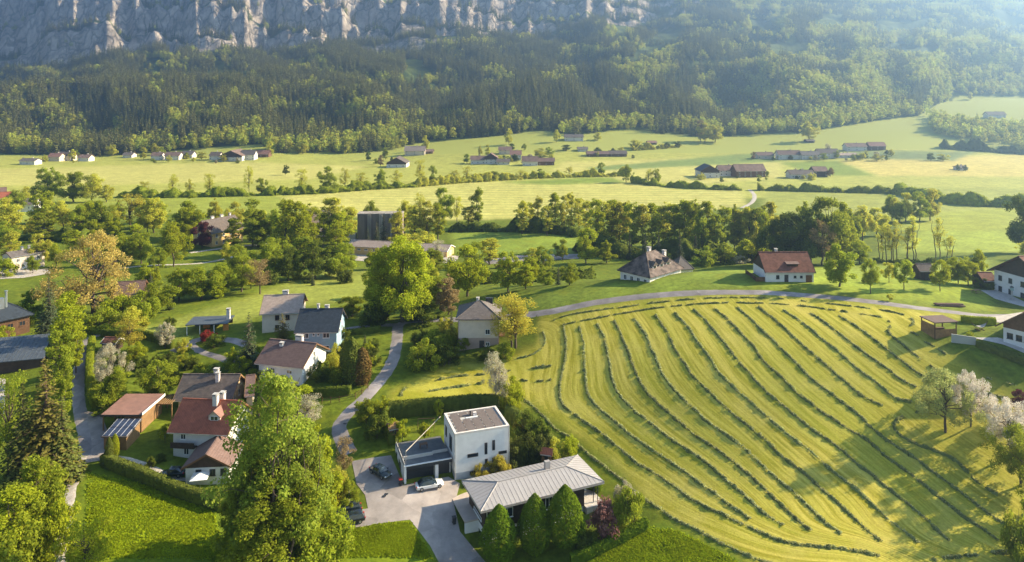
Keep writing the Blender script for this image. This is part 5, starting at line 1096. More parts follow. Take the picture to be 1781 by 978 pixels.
# ------------------------------------------------------------------ trees: a few kinds, each tree its own object
BARK = mat('bark', (0.10, 0.075, 0.055), .95, .3, 3, stretch=(1, 1, .2)); BARK_P = mat('pale_bark', (0.42, 0.38, 0.33), .9, .35, 3, stretch=(1, 1, .3)); BARK_R = mat('reddish_bark', (0.16, 0.10, 0.075), .95, .3, 3)
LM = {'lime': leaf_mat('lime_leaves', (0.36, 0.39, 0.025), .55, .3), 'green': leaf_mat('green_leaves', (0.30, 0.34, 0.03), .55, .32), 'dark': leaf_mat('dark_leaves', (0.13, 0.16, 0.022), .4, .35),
 'olive': leaf_mat('olive_leaves', (0.50, 0.48, 0.065), .6, .3), 'gold': leaf_mat('golden_leaves', (0.46, 0.39, 0.055), .5, .25), 'amber': leaf_mat('amber_catkins', (0.50, 0.38, 0.11), .45, .25), 'brown': leaf_mat('brown_buds', (0.3, 0.215, 0.1), .4, .3),
 'white': leaf_mat('white_blossom', (0.72, 0.66, 0.56), .4, .18, .01), 'purple': leaf_mat('purple_leaves', (0.13, 0.045, 0.05), .4, .35), 'red': leaf_mat('red_leaves', (0.30, 0.05, 0.035), .4, .3), 'mauve': leaf_mat('mauve_leaves', (0.30, 0.15, 0.13), .4, .3),
 'spruce': leaf_mat('spruce_needles', (0.12, 0.135, 0.03), .2, .4), 'spruce_y': leaf_mat('spruce_new_needles', (0.20, 0.18, 0.04), .25, .35), 'spruce_b': leaf_mat('blue_spruce_needles', (0.075, 0.095, 0.045), .15, .4), 'thuja': leaf_mat('thuja_scales', (0.12, 0.14, 0.025), .2, .35),
 'thuja_b': leaf_mat('brown_thuja', (0.17, 0.11, 0.035), .2, .35), 'pale': leaf_mat('pale_catkins', (0.5, 0.46, 0.32), .45, .2), 'pale_g': leaf_mat('pale_apple_leaves', (0.40, 0.42, 0.14), .5, .3), 'haze_lime': leaf_mat('soft_lime_leaves', (0.31, 0.365, 0.05), .58, .35), 'vivid': leaf_mat('vivid_leaves', (0.15, 0.215, 0.015), .45, .3)}
def limb(mb, pts, r0, r1, n=6):
    pts = [Vector(p) for p in pts]; k = len(pts) - 1
    rings = []
    for i, p in enumerate(pts):
        d = (pts[min(i+1, k)] - pts[max(i-1, 0)]).normalized(); u = d.orthogonal().normalized(); w = d.cross(u); r = r0 + (r1 - r0) * i / k
        rings.append([p + u * r * math.cos(6.283*j/n) + w * r * math.sin(6.283*j/n) for j in range(n)])
    vs = [q for rg_ in rings for q in rg_]; fs = []
    for i in range(k):
        for j in range(n): fs.append((i*n + j, i*n + (j+1) % n, (i+1)*n + (j+1) % n, (i+1)*n + j))
    mb.add(vs, fs)
def bent(rg, a, b, k=4, w=.12):
    a = np.array(a, float); b = np.array(b, float); L = np.linalg.norm(b - a); return [tuple(a + (b-a)*i/k + (rg.normal(size=3) * L * w * (0 if i in (0, k) else 1))*.5 + np.array([0, 0, L*.06*math.sin(3.14*i/k)])) for i in range(k+1)]
KIND = {}; FULL = 2.1
def make_kind(key, seed, H, rx, z0, shape, ncl, rc, nleaf, size, trunk_r, up=.35, stems=1, nl=12, flat=.85, hollow=.5, fork=None):
    """shape(t) -> relative radius of the crown at height fraction t (0 bottom .. 1 top)"""
    rg = np.random.default_rng(seed); cl = []
    while len(cl) < ncl:
        t = rg.random(); R_ = shape(t) * rx
        if rg.random() > (shape(t) + .15): continue
        al = rg.random() * 6.283; rr = R_ * (rg.uniform(hollow, 1.0) if rg.random() < .8 else rg.random()*hollow); w = 1 + .22 * math.sin(3 * al + seed) + .12 * math.sin(5 * al + 2 * seed)
        cl.append((math.cos(al) * rr * w, math.sin(al) * rr * w, z0 + (H - z0) * t * .97, rc * rg.uniform(.6, 1.3) * (.75 + .4 * shape(t))))
    me = crown_mesh('crown', cl, int(nleaf * FULL), size * 1.02, up, rg, flat); me.materials.append(LM['green'])
    mb = MB(); zf = fork if fork else z0 + .25 * (H - z0)
    for s in range(stems):
        ox, oy = (0, 0) if stems == 1 else (math.cos(s * 2.4) * trunk_r * 4, math.sin(s * 2.4) * trunk_r * 4)
        top = (ox * 3 + rg.normal() * rx * .1, oy * 3 + rg.normal() * rx * .1, H * .86)
        limb(mb, bent(rg, (ox, oy, -.6), (ox * 1.6, oy * 1.6, zf), 3, .06) , trunk_r, trunk_r * .72, 8)
        limb(mb, bent(rg, (ox * 1.6, oy * 1.6, zf), top, 5, .06), trunk_r * .72, trunk_r * .1, 6)
    idx = rg.permutation(len(cl))[:nl]
    for i in idx:
        c = cl[i]; hz = min(c[2] * .72, zf + max(0, c[2] - zf) * .45); hz = max(hz, zf * .8)
        limb(mb, bent(rg, (c[0]*.04, c[1]*.04, hz), (c[0]*.95, c[1]*.95, c[2]), 4, .16), trunk_r * .36, trunk_r * .06, 5)
    mt_ = mb.mesh('trunk'); mt_.materials.append(BARK); mt_.polygons.foreach_set('use_smooth', np.ones(len(mt_.polygons), bool))
    co = np.empty(len(me.vertices) * 3, np.float32); me.vertices.foreach_get('co', co); co = co.reshape(-1, 3); rr_ = np.hypot(co[:, 0], co[:, 1])
    KIND.setdefault(key, []).append((mt_, me, float(np.percentile(co[:, 2], 99.7)), float(np.percentile(rr_, 97))))
def egg(t): return max(.05, math.sin(math.pi * min(1, (t * .88 + .12)) ** .8))
def dome(t): return max(.05, math.sqrt(max(0, 1 - (max(0, t - .28) / .72) ** 2)) * (.72 + .28 * min(1, t / .28)))
def col(t): return max(.08, (math.sin(math.pi * (t * .9 + .06))) ** .55)
def cone(t): return max(.04, 1 - t * .96)
for s in range(4): make_kind('round', 10 + s, 14, 4.9, 2.6, dome, 46, 1.35, 5200, .40, .30, fork=3)
for s in range(3): make_kind('oval', 20 + s, 16, 3.7, 2.2, egg, 46, 1.2, 4600, .42, .28)
for s in range(4): make_kind('tall', 30 + s, 20, 2.7, 3.0, col, 60, .95, 2600, .44, .24)
for s in range(3): make_kind('airy', 40 + s, 15, 3.9, 3.2, dome, 44, 1.1, 2100, .30, .26, nl=30, fork=3.6)
for s in range(2): make_kind('willow', 50 + s, 17, 8.6, 2.2, dome, 90, 1.35, 7000, .34, .55, nl=40, up=.1, fork=2.6)
for s in range(3): make_kind('slim', 60 + s, 18, 2.0, 5.0, col, 34, .9, 800, .34, .17, nl=24, stems=2, hollow=.2)
for s in range(3): make_kind('fruit', 70 + s, 7, 3.2, 2.0, dome, 40, .75, 3600, .24, .17, nl=16, fork=1.9)
for s in range(3): make_kind('bush', 80 + s, 4, 2.4, .15, dome, 34, .7, 2600, .24, .09, stems=3, nl=8, fork=.5)
for s in range(3): make_kind('shrub', 90 + s, 3, 2.0, .1, dome, 24, .6, 900, .26, .06, stems=4, nl=12, fork=.4)
def make_topiary(key, seed, H, rx, z0, shape, n, size, bump=.11, bark_r=.15):
    """a close-clipped tree: sprays of leaves on a dense body of revolution"""
    rg = np.random.default_rng(seed); t = rg.random(n * 2); sh = np.array([shape(q) for q in t]); keep = rg.random(n * 2) < (sh + .12); t = t[keep][:n]; sh = sh[keep][:n]; m = len(t); al = rg.random(m) * 6.283
    lump = fbm(al * 2.2 + seed, t * 7, seed, 3) - .5
    r = rx * sh * (1 + bump * 3.2 * lump) * rg.uniform(.80, 1.03, m); z = z0 + (H - z0) * t
    c = np.column_stack([np.cos(al) * r, np.sin(al) * r, z]); nr = np.column_stack([np.cos(al), np.sin(al), (t - .35) * 1.2]) + rg.normal(size=(m, 3)) * .55
    v, q = leaf_cards(c, nr, size * rg.uniform(.65, 1.4, m), .65, rg); me = np_mesh('crown', v, q); add_rnd(me, np.clip(.5 * rg.random(m) + .5 * (lump + .5), 0, 1)); me.materials.append(LM['green'])
    mb = MB(); limb(mb, [(0, 0, -.6), (0, 0, H * .5), (0, 0, H * .92)], bark_r, .03, 7); mt_ = mb.mesh('trunk'); mt_.materials.append(BARK)
    KIND.setdefault(key, []).append((mt_, me, H, rx))
for s in range(3): make_topiary('hornbeam', 100 + s, 10.5, 2.6, .8, lambda t: max(.05, math.sin(math.pi * min(1, t * .9 + .1)) ** .7 * (1.12 - .45 * t)), 9000, .27)
for s in range(2): make_kind('big', 110 + s, 26, 7.6, 1.6, lambda t: max(.12, (1 - t ** 2.3) ** .62 * (.72 + .28 * min(1, t / .3))), 130, 1.45, 11500, .40, .34, stems=4, nl=60, hollow=.45, fork=6)
for s in range(2): make_kind('linden', 120 + s, 21, 8.6, 3.2, dome, 110, 1.7, 13000, .44, .55, nl=22, fork=4.5)
for s in range(2): make_kind('blossom', 130 + s, 9, 5.6, 2.4, dome, 70, .85, 7000, .2, .26, nl=26, fork=2.2)
def make_conifer(key, seed, H, r, nb, size, sk=1.0, droop=.28, z0=.6, n_layer=26):
    rg = np.random.default_rng(seed); c = []; nn = []; sz = []; mb = MB(); limb(mb, bent(rg, (0, 0, -.5), (0, 0, H * .97), 5, .01), H * .017, .03, 7)
    for k in range(n_layer):
        t = k / (n_layer - 1); R_ = r * (1 - t) ** sk * rg.uniform(.85, 1.12) + .12; z = z0 + (H - z0) * t; m = max(4, int(nb * (1 - t * .7)))
        for b in range(m):
            al = rg.random() * 6.283; L = R_ * rg.uniform(.75, 1.1); steps = max(2, int(L / .36)); dz = droop * rg.uniform(.5, 1.5)
            if b % 3 == 0 and L > .8: limb(mb, [(0, 0, z), (math.cos(al)*L*.5, math.sin(al)*L*.5, z - L*.5*dz), (math.cos(al)*L*.9, math.sin(al)*L*.9, z - L*.9*dz)], .05, .015, 4)
            for i in range(steps):
                f = (i + .8) / steps; q = f * L; c.append((math.cos(al)*q + rg.normal()*.12, math.sin(al)*q + rg.normal()*.12, z - q*dz + rg.normal()*.1)); nn.append((math.cos(al)*.35 + rg.normal()*.35, math.sin(al)*.35 + rg.normal()*.35, .9)); sz.append(size * (1.15 - .3*f) * (.6 + .6*(1-t)))
    c = np.array(c); v, q = leaf_cards(c, np.array(nn), np.array(sz) * rg.uniform(.7, 1.3, len(c)), .62, rg); me = np_mesh('crown', v, q); add_rnd(me, rg.random(len(q))); me.materials.append(LM['spruce'])
    mt_ = mb.mesh('trunk'); mt_.materials.append(BARK_R); KIND.setdefault(key, []).append((mt_, me, H, r))
for s in range(3): make_conifer('spruce', 200 + s, 20, 4.2, 26, .68, n_layer=40)
for s in range(2): make_conifer('fir', 210 + s, 12, 2.8, 20, .52, .8, .15, n_layer=30)
for s in range(2): make_topiary('thuja', 220 + s, 7, 1.3, .1, lambda t: max(.05, math.sin(math.pi * min(1, t * .82 + .18)) ** .6), 4200, .24, .12)
TREES = []
def tree(kind, px, py, top, wpx, leaf, desc, place, v=None, bark=None, cat='tree', dx=0.0, name=None, world=None):
    g = world or P(px, py); s = FPX / g.y; Hm = (py - top) / s; wm = wpx / s
    i = len(TREES); var = KIND[kind]; mt_, mc, H, rx = var[(v if v is not None else i) % len(var)]
    nm = name or {'spruce': 'spruce_tree', 'fir': 'fir_tree', 'bush': 'bush', 'shrub': 'shrub', 'thuja': 'thuja', 'blossom': 'blossom_tree', 'fruit': 'fruit_tree', 'willow': 'willow_tree'}.get(kind, 'broadleaf_tree')
    r = empty(nm, (g.x, g.y, g.z - .05), (i * 2.399) % 6.283); r.scale = (wm / (2 * rx), wm / (2 * rx), Hm / H)
    o = bpy.data.objects.new('trunk', mt_); link(o, r)
    if bark: o.material_slots[0].link = 'OBJECT'; o.material_slots[0].material = bark
    o = bpy.data.objects.new('crown', mc); link(o, r); o.material_slots[0].link = 'OBJECT'; o.material_slots[0].material = LM[leaf]
    TREES.append((r, px, desc, place, 'bush' if kind in ('bush', 'shrub') else cat)); return r
def finish_trees():
    gr = {}
    for t in TREES: gr.setdefault((t[2], t[3]), []).append(t)
    for (d, p), ts in gr.items():
        ts.sort(key=lambda t: t[1])
        for i, t in enumerate(ts):
            lb = '%s %s' % (d, p) if len(ts) == 1 else '%s, %s from the left %s' % (d, ordinal(i), p)
            tag(t[0], lb, t[4], None if len(ts) == 1 else '%ss %s' % (d, p))
# big trees in front
pl = 'in the foreground thicket before the red house'
tree('big', 482, 985, 656, 196, 'haze_lime', 'largest lime green tree', pl, 1); tree('big', 440, 975, 770, 110, 'haze_lime', 'lower lime green tree', pl, 0); tree('big', 534, 975, 735, 110, 'haze_lime', 'slimmer lime green tree', pl, 0); tree('big', 485, 1010, 830, 180, 'green', 'large mid green tree', pl, 1)
tree('oval', 552, 950, 745, 85, 'lime', 'narrow lime tree', 'at the right flank of the foreground thicket'); tree('oval', 418, 955, 820, 66, 'green', 'narrow green tree', 'at the left flank of the foreground thicket')
tree('bush', 555, 985, 890, 120, 'green', 'leafy bush', 'under the foreground thicket'); tree('bush', 440, 1000, 905, 130, 'lime', 'leafy bush', 'under the foreground thicket'); tree('bush', 500, 1005, 930, 120, 'lime', 'leafy bush', 'under the foreground thicket')
tree('bush', 583, 880, 818, 60, 'olive', 'olive bush', 'beside the parked dark cars'); tree('fruit', 606, 892, 835, 42, 'green', 'young tree with bright stem', 'beside the parked dark cars', bark=BARK_P); tree('airy', 597, 830, 762, 40, 'brown', 'bare brownish shrub tree', 'at the forecourt entrance')
tree('fir', 482, 705, 650, 40, 'lime', 'fresh green pointed tree', 'behind the foreground thicket'); tree('round', 505, 735, 668, 75, 'lime', 'round lime tree', 'behind the foreground thicket'); tree('airy', 535, 745, 690, 55, 'pale', 'greyish budding tree', 'behind the foreground thicket')
# hornbeams
for px, py, tp, w in ((868,978,877,66), (930,965,858,62), (983,953,843,72)): tree('hornbeam', px, py, tp, w, 'vivid', 'clipped egg shaped hornbeam', 'in front of the dark modern house', name='hornbeam_tree')
tree('shrub', 1050, 935, 872, 62, 'mauve', 'purple leaved shrub', 'right of the three hornbeams'); tree('bush', 1094, 922, 850, 56, 'green', 'tall green bush', 'at the hedge end'); tree('bush', 1086, 878, 838, 36, 'pale', 'pale flowering bush', 'at the hedge end'); tree('bush', 1034, 850, 822, 30, 'vivid', 'small round bush', 'behind the zinc roof corner'); tree('bush', 1018, 958, 925, 40, 'dark', 'dark low bush', 'right of the three hornbeams')
for px, py, tp, w, l in ((888,812,765,44,'spruce'), (914,803,752,46,'thuja'), (941,800,757,44,'spruce'), (968,802,762,40,'olive'), (990,795,758,36,'lime')): tree('bush', px, py, tp, w, l, 'dense shrub', 'between the cube house and the hay field')
tree('bush', 868, 830, 792, 40, 'gold', 'yellow green ornamental bush', 'before the cube house wall'); tree('bush', 838, 836, 806, 34, 'gold', 'yellow green ornamental bush', 'before the cube house wall'); tree('bush', 915, 760, 716, 52, 'dark', 'dark shrub', 'behind the cube house'); tree('bush', 935, 778, 728, 50, 'dark', 'dark shrub', 'behind the cube house'); tree('bush', 903, 745, 728, 26, 'gold', 'small golden shrub', 'behind the cube house')
tree('airy', 862, 708, 610, 42, 'pale', 'pale catkin birch', 'on the lower hay field edge', bark=BARK_P, name='birch_tree'); tree('airy', 868, 708, 630, 40, 'pale', 'pale catkin birch', 'on the lower hay field edge', bark=BARK_P, name='birch_tree'); tree('bush', 888, 712, 654, 48, 'lime', 'light green bush', 'beside the pale birch')
tree('fruit', 763, 728, 695, 18, 'lime', 'slim sapling', 'before the dark hedge'); tree('fruit', 700, 772, 730, 26, 'lime', 'garden sapling', 'in the cube house garden'); tree('fruit', 738, 768, 736, 20, 'lime', 'garden sapling', 'in the cube house garden'); tree('fruit', 684, 768, 728, 26, 'lime', 'garden sapling', 'in the cube house garden')
tree('bush', 640, 735, 695, 40, 'green', 'hedge bush', 'at the lane bend'); tree('bush', 665, 725, 690, 36, 'lime', 'hedge bush', 'at the lane bend'); tree('bush', 625, 710, 698, 18, 'lime', 'hedge bush', 'at the lane bend'); tree('bush', 655, 760, 722, 40, 'dark', 'hedge bush', 'at the lane bend')
# around the lane and hipped house
tree('airy', 897, 606, 514, 84, 'gold', 'yellow willow', 'beside the hipped house'); tree('airy', 889, 604, 522, 70, 'gold', 'yellow willow', 'beside the hipped house'); tree('oval', 779, 548, 478, 44, 'brown', 'purple brown tree', 'behind the hipped house'); tree('fruit', 806, 612, 588, 22, 'green', 'small tree', 'before the hipped house wall'); tree('bush', 845, 628, 604, 34, 'dark', 'dark shrub', 'below the hipped house'); tree('bush', 880, 622, 596, 30, 'green', 'green shrub', 'below the hipped house')
tree('linden', 700, 560, 413, 118, 'lime', 'great round lime tree', 'at the lane junction', 0); tree('linden', 672, 556, 430, 80, 'lime', 'great round lime tree', 'at the lane junction', 1); tree('round', 735, 556, 470, 62, 'green', 'green tree', 'at the lane junction'); tree('bush', 650, 566, 520, 50, 'dark', 'dark thicket bush', 'at the lane junction'); tree('bush', 715, 556, 528, 40, 'dark', 'dark thicket bush', 'at the lane junction'); tree('bush', 735, 562, 530, 60, 'dark', 'dark thicket bush', 'at the lane junction')
tree('round', 813, 516, 428, 76, 'lime', 'bright lime tree', 'on the grass bank behind the hipped house'); tree('round', 884, 508, 438, 54, 'lime', 'bright lime tree', 'on the grass bank behind the hipped house'); tree('oval', 915, 503, 455, 36, 'lime', 'bright lime tree', 'on the grass bank behind the hipped house')
tree('bush', 735, 640, 590, 62, 'green', 'garden shrub', 'on the slope left of the hipped house'); tree('bush', 757, 610, 575, 60, 'green', 'garden shrub', 'on the slope left of the hipped house'); tree('bush', 775, 635, 600, 50, 'dark', 'garden shrub', 'on the slope left of the hipped house'); tree('bush', 732, 602, 572, 34, 'dark', 'garden shrub', 'on the slope left of the hipped house')
# village gardens
tree('fir', 433, 642, 545, 46, 'spruce_b', 'tall dark pine', 'left of the white brown roofed house', name='pine_tree'); tree('fir', 491, 606, 546, 46, 'spruce_y', 'yellow green spruce', 'before the blue house'); tree('thuja', 612, 668, 586, 34, 'thuja', 'tall thuja', 'by the lane fence'); tree('thuja', 630, 668, 604, 32, 'thuja_b', 'tall thuja', 'by the lane fence'); tree('thuja', 604, 655, 592, 26, 'thuja', 'tall thuja', 'by the lane fence')
tree('bush', 586, 640, 598, 34, 'olive', 'olive shrub', 'right of the blue house'); tree('bush', 640, 625, 596, 24, 'lime', 'small lime shrub', 'by the lane fence'); tree('round', 612, 550, 516, 46, 'green', 'round green shrub tree', 'behind the blue house'); tree('bush', 560, 660, 628, 44, 'dark', 'dark shrub', 'right of the white brown roofed house'); tree('bush', 462, 668, 640, 34, 'dark', 'dark shrub', 'before the white brown roofed house')
tree('fruit', 276, 694, 628, 66, 'green', 'fruit tree', 'behind the larch carport', 0); tree('blossom', 192, 678, 598, 66, 'pale', 'grey green blossoming tree', 'beside the left lane', 0); tree('round', 200, 706, 640, 56, 'green', 'green garden tree', 'beside the left lane'); tree('bush', 180, 712, 672, 56, 'green', 'green bush', 'beside the left lane'); tree('airy', 224, 612, 556, 56, 'gold', 'yellowish budding tree', 'in the upper garden'); tree('fruit', 287, 606, 562, 34, 'pale', 'pale young tree', 'in the upper garden'); tree('fruit', 287, 770, 738, 22, 'lime', 'small ornamental tree', 'on the lawn before the red house')
tree('bush', 402, 640, 605, 30, 'lime', 'lime shrub', 'at the garden drive'); tree('bush', 360, 592, 574, 28, 'red', 'red maple shrub', 'before the flat carport'); tree('bush', 375, 604, 582, 36, 'dark', 'dark mound shrub', 'before the flat carport'); tree('bush', 318, 612, 590, 26, 'olive', 'olive mound shrub', 'in the upper garden'); tree('bush', 262, 642, 625, 30, 'dark', 'dark clipped shrub', 'in the upper garden'); tree('bush', 245, 640, 620, 30, 'dark', 'dark clipped shrub', 'in the upper garden'); tree('bush', 295, 628, 612, 26, 'dark', 'dark clipped shrub', 'in the upper garden'); tree('bush', 330, 640, 622, 30, 'dark', 'dark clipped shrub', 'in the upper garden'); tree('bush', 350, 655, 632, 32, 'green', 'green shrub', 'in the upper garden'); tree('bush', 375, 660, 634, 30, 'dark', 'dark clipped shrub', 'in the upper garden'); tree('shrub', 315, 632, 618, 20, 'gold', 'yellow flowering shrub', 'in the upper garden')
tree('thuja', 190, 808, 760, 14, 'thuja', 'clipped thuja column', 'by the solar shed'); tree('thuja', 200, 796, 754, 14, 'lime', 'clipped thuja column', 'by the solar shed'); tree('bush', 262, 812, 795, 20, 'dark', 'low lawn shrub', 'before the red house'); tree('bush', 280, 802, 788, 18, 'dark', 'low lawn shrub', 'before the red house')
# left edge
pl = 'along the left lane'
tree('spruce', 78, 838, 628, 130, 'spruce_y', 'tall yellow tinged spruce', pl); tree('spruce', 108, 836, 690, 80, 'spruce', 'dark spruce', pl); tree('spruce', 40, 850, 668, 95, 'spruce', 'dark spruce', pl); tree('airy', 14, 835, 655, 70, 'green', 'thin leaved tree', pl); tree('spruce', 85, 598, 482, 58, 'spruce_b', 'blue grey spruce', pl)
tree('tall', 122, 612, 508, 46, 'lime', 'bright lime poplar', pl); tree('tall', 110, 660, 530, 44, 'lime', 'bright lime poplar', pl); tree('tall', 132, 650, 560, 30, 'lime', 'bright lime poplar', pl); tree('tall', 104, 700, 575, 42, 'green', 'mid green poplar', pl); tree('tall', 112, 740, 620, 34, 'green', 'mid green poplar', pl); tree('round', 52, 560, 505, 50, 'vivid', 'bushy green tree', pl); tree('thuja', 92, 680, 585, 26, 'spruce_b', 'dark narrow conifer', pl)
pl = 'in the bottom left corner'
tree('round', 62, 940, 800, 110, 'green', 'leafy green tree', pl); tree('round', 24, 990, 850, 120, 'lime', 'leafy lime tree', pl); tree('bush', 105, 960, 870, 70, 'lime', 'leafy lime bush', pl); tree('airy', 150, 1020, 905, 90, 'lime', 'twiggy lime tree', pl); tree('bush', 20, 1010, 905, 110, 'green', 'leafy green bush', pl); tree('bush', 20, 890, 840, 80, 'dark', 'dark bush', pl); tree('shrub', 150, 985, 925, 70, 'lime', 'thin lime shrub', pl)
# orange willow and mid-left meadow trees
tree('willow', 162, 545, 405, 150, 'amber', 'huge amber willow', 'in the left meadow', 0); tree('bush', 205, 560, 515, 60, 'lime', 'light green shrub', 'below the amber willow'); tree('bush', 245, 556, 505, 56, 'green', 'light green shrub', 'below the amber willow'); tree('bush', 180, 575, 540, 60, 'green', 'light green shrub', 'below the amber willow'); tree('bush', 225, 575, 535, 50, 'olive', 'light green shrub', 'below the amber willow'); tree('fir', 262, 508, 472, 14, 'spruce_b', 'slim dark conifer', 'beside the old barn')
pl = 'in the meadow row left of the village'
for px, py, tp, w, l in ((272,546,490,48,'green'), (311,524,468,46,'green'), (350,522,466,46,'green'), (386,516,458,42,'green'), (420,508,445,48,'green')): tree('round', px, py, tp, w * 1.25, l, 'rounded green tree', pl)
tree('airy', 452, 512, 452, 48, 'brown', 'bare brownish tree', pl)
pl = 'in the round grove before the long hall'
for px, py, tp, w, l in ((463,489,428,46,'green'), (502,489,434,46,'dark'), (548,486,423,48,'dark'), (588,482,427,44,'green'), (478,470,418,40,'green')): tree('round', px, py, tp - 4, w * 1.25, l, 'dark round tree', pl)
pl = 'around the yellow house'
for k, px, py, tp, w, l, d in (('round',302,464,387,58,'lime','light green tree'), ('round',235,450,391,48,'lime','light green tree'), ('oval',330,414,343,46,'green','tall green tree'), ('round',352,432,387,34,'purple','copper beech'), ('tall',405,434,380,34,'green','green poplar'), ('oval',374,395,346,28,'olive','tall green tree'), ('tall',440,430,346,40,'green','green poplar'), ('tall',452,428,365,26,'olive','green poplar'), ('oval',268,405,338,40,'olive','tall green tree'), ('round',410,400,352,40,'olive','light green tree')): tree(k, px, py, tp, w, l, d, pl)
pl = 'in the left tree group'
for k, px, py, tp, w, l, d in (('round',84,352,292,52,'green','big dark green tree'), ('round',128,352,300,46,'green','big dark green tree'), ('round',160,352,303,44,'olive','big dark green tree'), ('round',185,352,322,28,'olive','big dark green tree'), ('round',76,388,333,46,'lime','lime tree'), ('oval',12,415,345,50,'olive','grey green tree'), ('round',110,402,350,50,'olive','grey green tree'), ('round',140,408,358,40,'green','mid green tree'), ('oval',176,412,350,44,'green','mid green tree'), ('airy',226,400,338,60,'gold','beige willow'), ('round',195,405,362,34,'olive','grey green tree'), ('bush',50,356,325,40,'olive','pale bush'), ('round',256,404,352,34,'olive','grey green tree'), ('bush',10,480,450,36,'lime','bright bush'), ('round',57,476,445,26,'green','small round tree')): tree(k, px, py, tp, w, l, d, pl)
pl = 'in the grove beside the silos'
for k, px, py, tp, w, l, d in (('tall',496,446,348,46,'lime','tall lime tree'), ('tall',520,446,352,46,'lime','tall lime tree'), ('tall',545,440,392,26,'lime','tall lime tree'), ('tall',577,428,344,36,'olive','olive poplar'), ('tall',562,430,372,30,'lime','tall lime tree'), ('tall',583,458,383,34,'lime','tall lime tree'), ('round',608,410,360,36,'olive','olive tree'), ('round',647,405,350,34,'green','green tree'), ('fir',668,434,372,26,'spruce_b','dark spruce'), ('fir',655,432,384,20,'spruce_b','dark spruce'), ('tall',692,434,366,30,'olive','olive poplar'), ('round',704,408,350,40,'olive','olive tree'), ('tall',722,420,358,36,'olive','olive poplar'), ('tall',742,420,350,36,'olive','olive poplar'), ('tall',762,418,354,32,'lime','tall lime tree'), ('airy',730,398,336,26,'olive','thin tree'), ('round',770,388,327,40,'green','green tree'), ('airy',795,388,342,24,'olive','thin tree'), ('tall',831,396,327,26,'green','green poplar'), ('tall',815,396,360,24,'olive','olive poplar'), ('airy',760,460,418,30,'pale','pale willow shrub'), ('fir',640,434,395,16,'spruce_b','dark spruce'), ('bush',700,432,408,60,'olive','grey green bush'), ('bush',735,430,402,50,'olive','grey green bush')): tree(k, px, py, tp, w, l, d, pl)
# belt beyond the crest
pl = 'in the tree belt beyond the crest'
rs = np.random.default_rng(5)
for px, tp in ((908,350),(922,352),(936,342),(952,358),(966,336),(981,340),(993,335),(1006,345),(1020,350)): tree('tall', px, 402 + rs.uniform(-4, 8), tp, rs.uniform(20, 28), 'olive' if rs.random() < .6 else 'lime', 'slender poplar', pl)
for k in range(13): tree('tall', 1034 + k * 14 + rs.uniform(-4, 4), 432 + rs.uniform(-6, 8), 352 + rs.uniform(-6, 12), rs.uniform(28, 38), ['olive', 'olive', 'lime', 'lime'][rs.integers(4)], 'olive green alder', pl)
for k in range(11): tree(['tall', 'oval'][k % 2], 1205 + k * 14 + rs.uniform(-4, 4), 438 + rs.uniform(-6, 8), 356 + rs.uniform(-8, 12), rs.uniform(30, 42), ['olive', 'green', 'lime', 'lime'][rs.integers(4)], 'broad alder', pl)
for px, py, tp, w in ((1145,452,398,16),(1122,455,405,16),(1182,456,400,18),(1095,452,402,14),(1210,452,402,16)): tree('fir', px, py, tp, w, 'spruce_b', 'dark slim spruce', pl)
tree('round', 1019, 458, 398, 42, 'lime', 'round lime tree', 'at the left end of the tree belt'); tree('oval', 1055, 458, 419, 30, 'lime', 'small lime tree', 'at the left end of the tree belt'); tree('bush', 1258, 458, 424, 50, 'green', 'green bush', 'behind the crest cottage'); tree('bush', 1225, 462, 428, 44, 'green', 'green bush', 'behind the crest cottage'); tree('bush', 1283, 458, 440, 34, 'pale', 'pale blossoming bush', 'behind the crest cottage'); tree('bush', 1300, 456, 418, 50, 'lime', 'green bush', 'behind the crest cottage')
pl = 'in the dense wood behind the cottage'
for k, px, py, tp, w, l, d in (('round',1440,458,344,84,'green','big green tree'), ('round',1410,460,362,70,'dark','big dark tree'), ('round',1375,460,372,70,'dark','big dark tree'), ('round',1345,460,385,60,'dark','big dark tree'), ('oval',1400,440,352,50,'lime','light crowned tree'), ('airy',1430,462,384,56,'brown','bare brown tree'), ('oval',1480,430,368,40,'green','big green tree'), ('round',1500,420,358,44,'olive','light crowned tree'), ('round',1525,410,362,40,'olive','light crowned tree'), ('oval',1465,440,352,46,'lime','light crowned tree'), ('round',1495,460,420,36,'lime','small bright tree'), ('airy',1480,460,428,30,'lime','small bright tree')): tree(k, px, py, tp, w, l, d, pl)
for k, (px, tp) in enumerate(((1533,392),(1546,388),(1556,382),(1580,395),(1589,374),(1631,377),(1653,410))): tree('slim', px, 454, tp, 24, 'olive', 'thin bare alder', 'in the open row before the valley field')
for k, (px, py, tp, w, l) in enumerate(((1551,384,340,36,'lime'),(1575,386,336,36,'olive'),(1600,386,334,40,'green'),(1618,384,328,34,'olive'),(1565,388,352,34,'green'))): tree('round', px, py, tp, w, l, 'leafy tree', 'in the clump beyond the open row')
pl = 'in the orchard by the farmhouse lane'
for k, px, py, tp, w, l in (('oval',1459,499,426,54,'green'), ('fruit',1514,511,450,34,'green'), ('fruit',1546,492,457,26,'olive'), ('fruit',1572,504,452,32,'green'), ('fruit',1635,507,452,34,'lime'), ('round',1667,494,448,38,'lime'), ('fruit',1684,496,455,36,'lime'), ('round',1699,486,434,36,'lime'), ('fruit',1655,490,450,30,'lime')): tree(k, px, py, tp, w, l, 'fruit tree', pl)
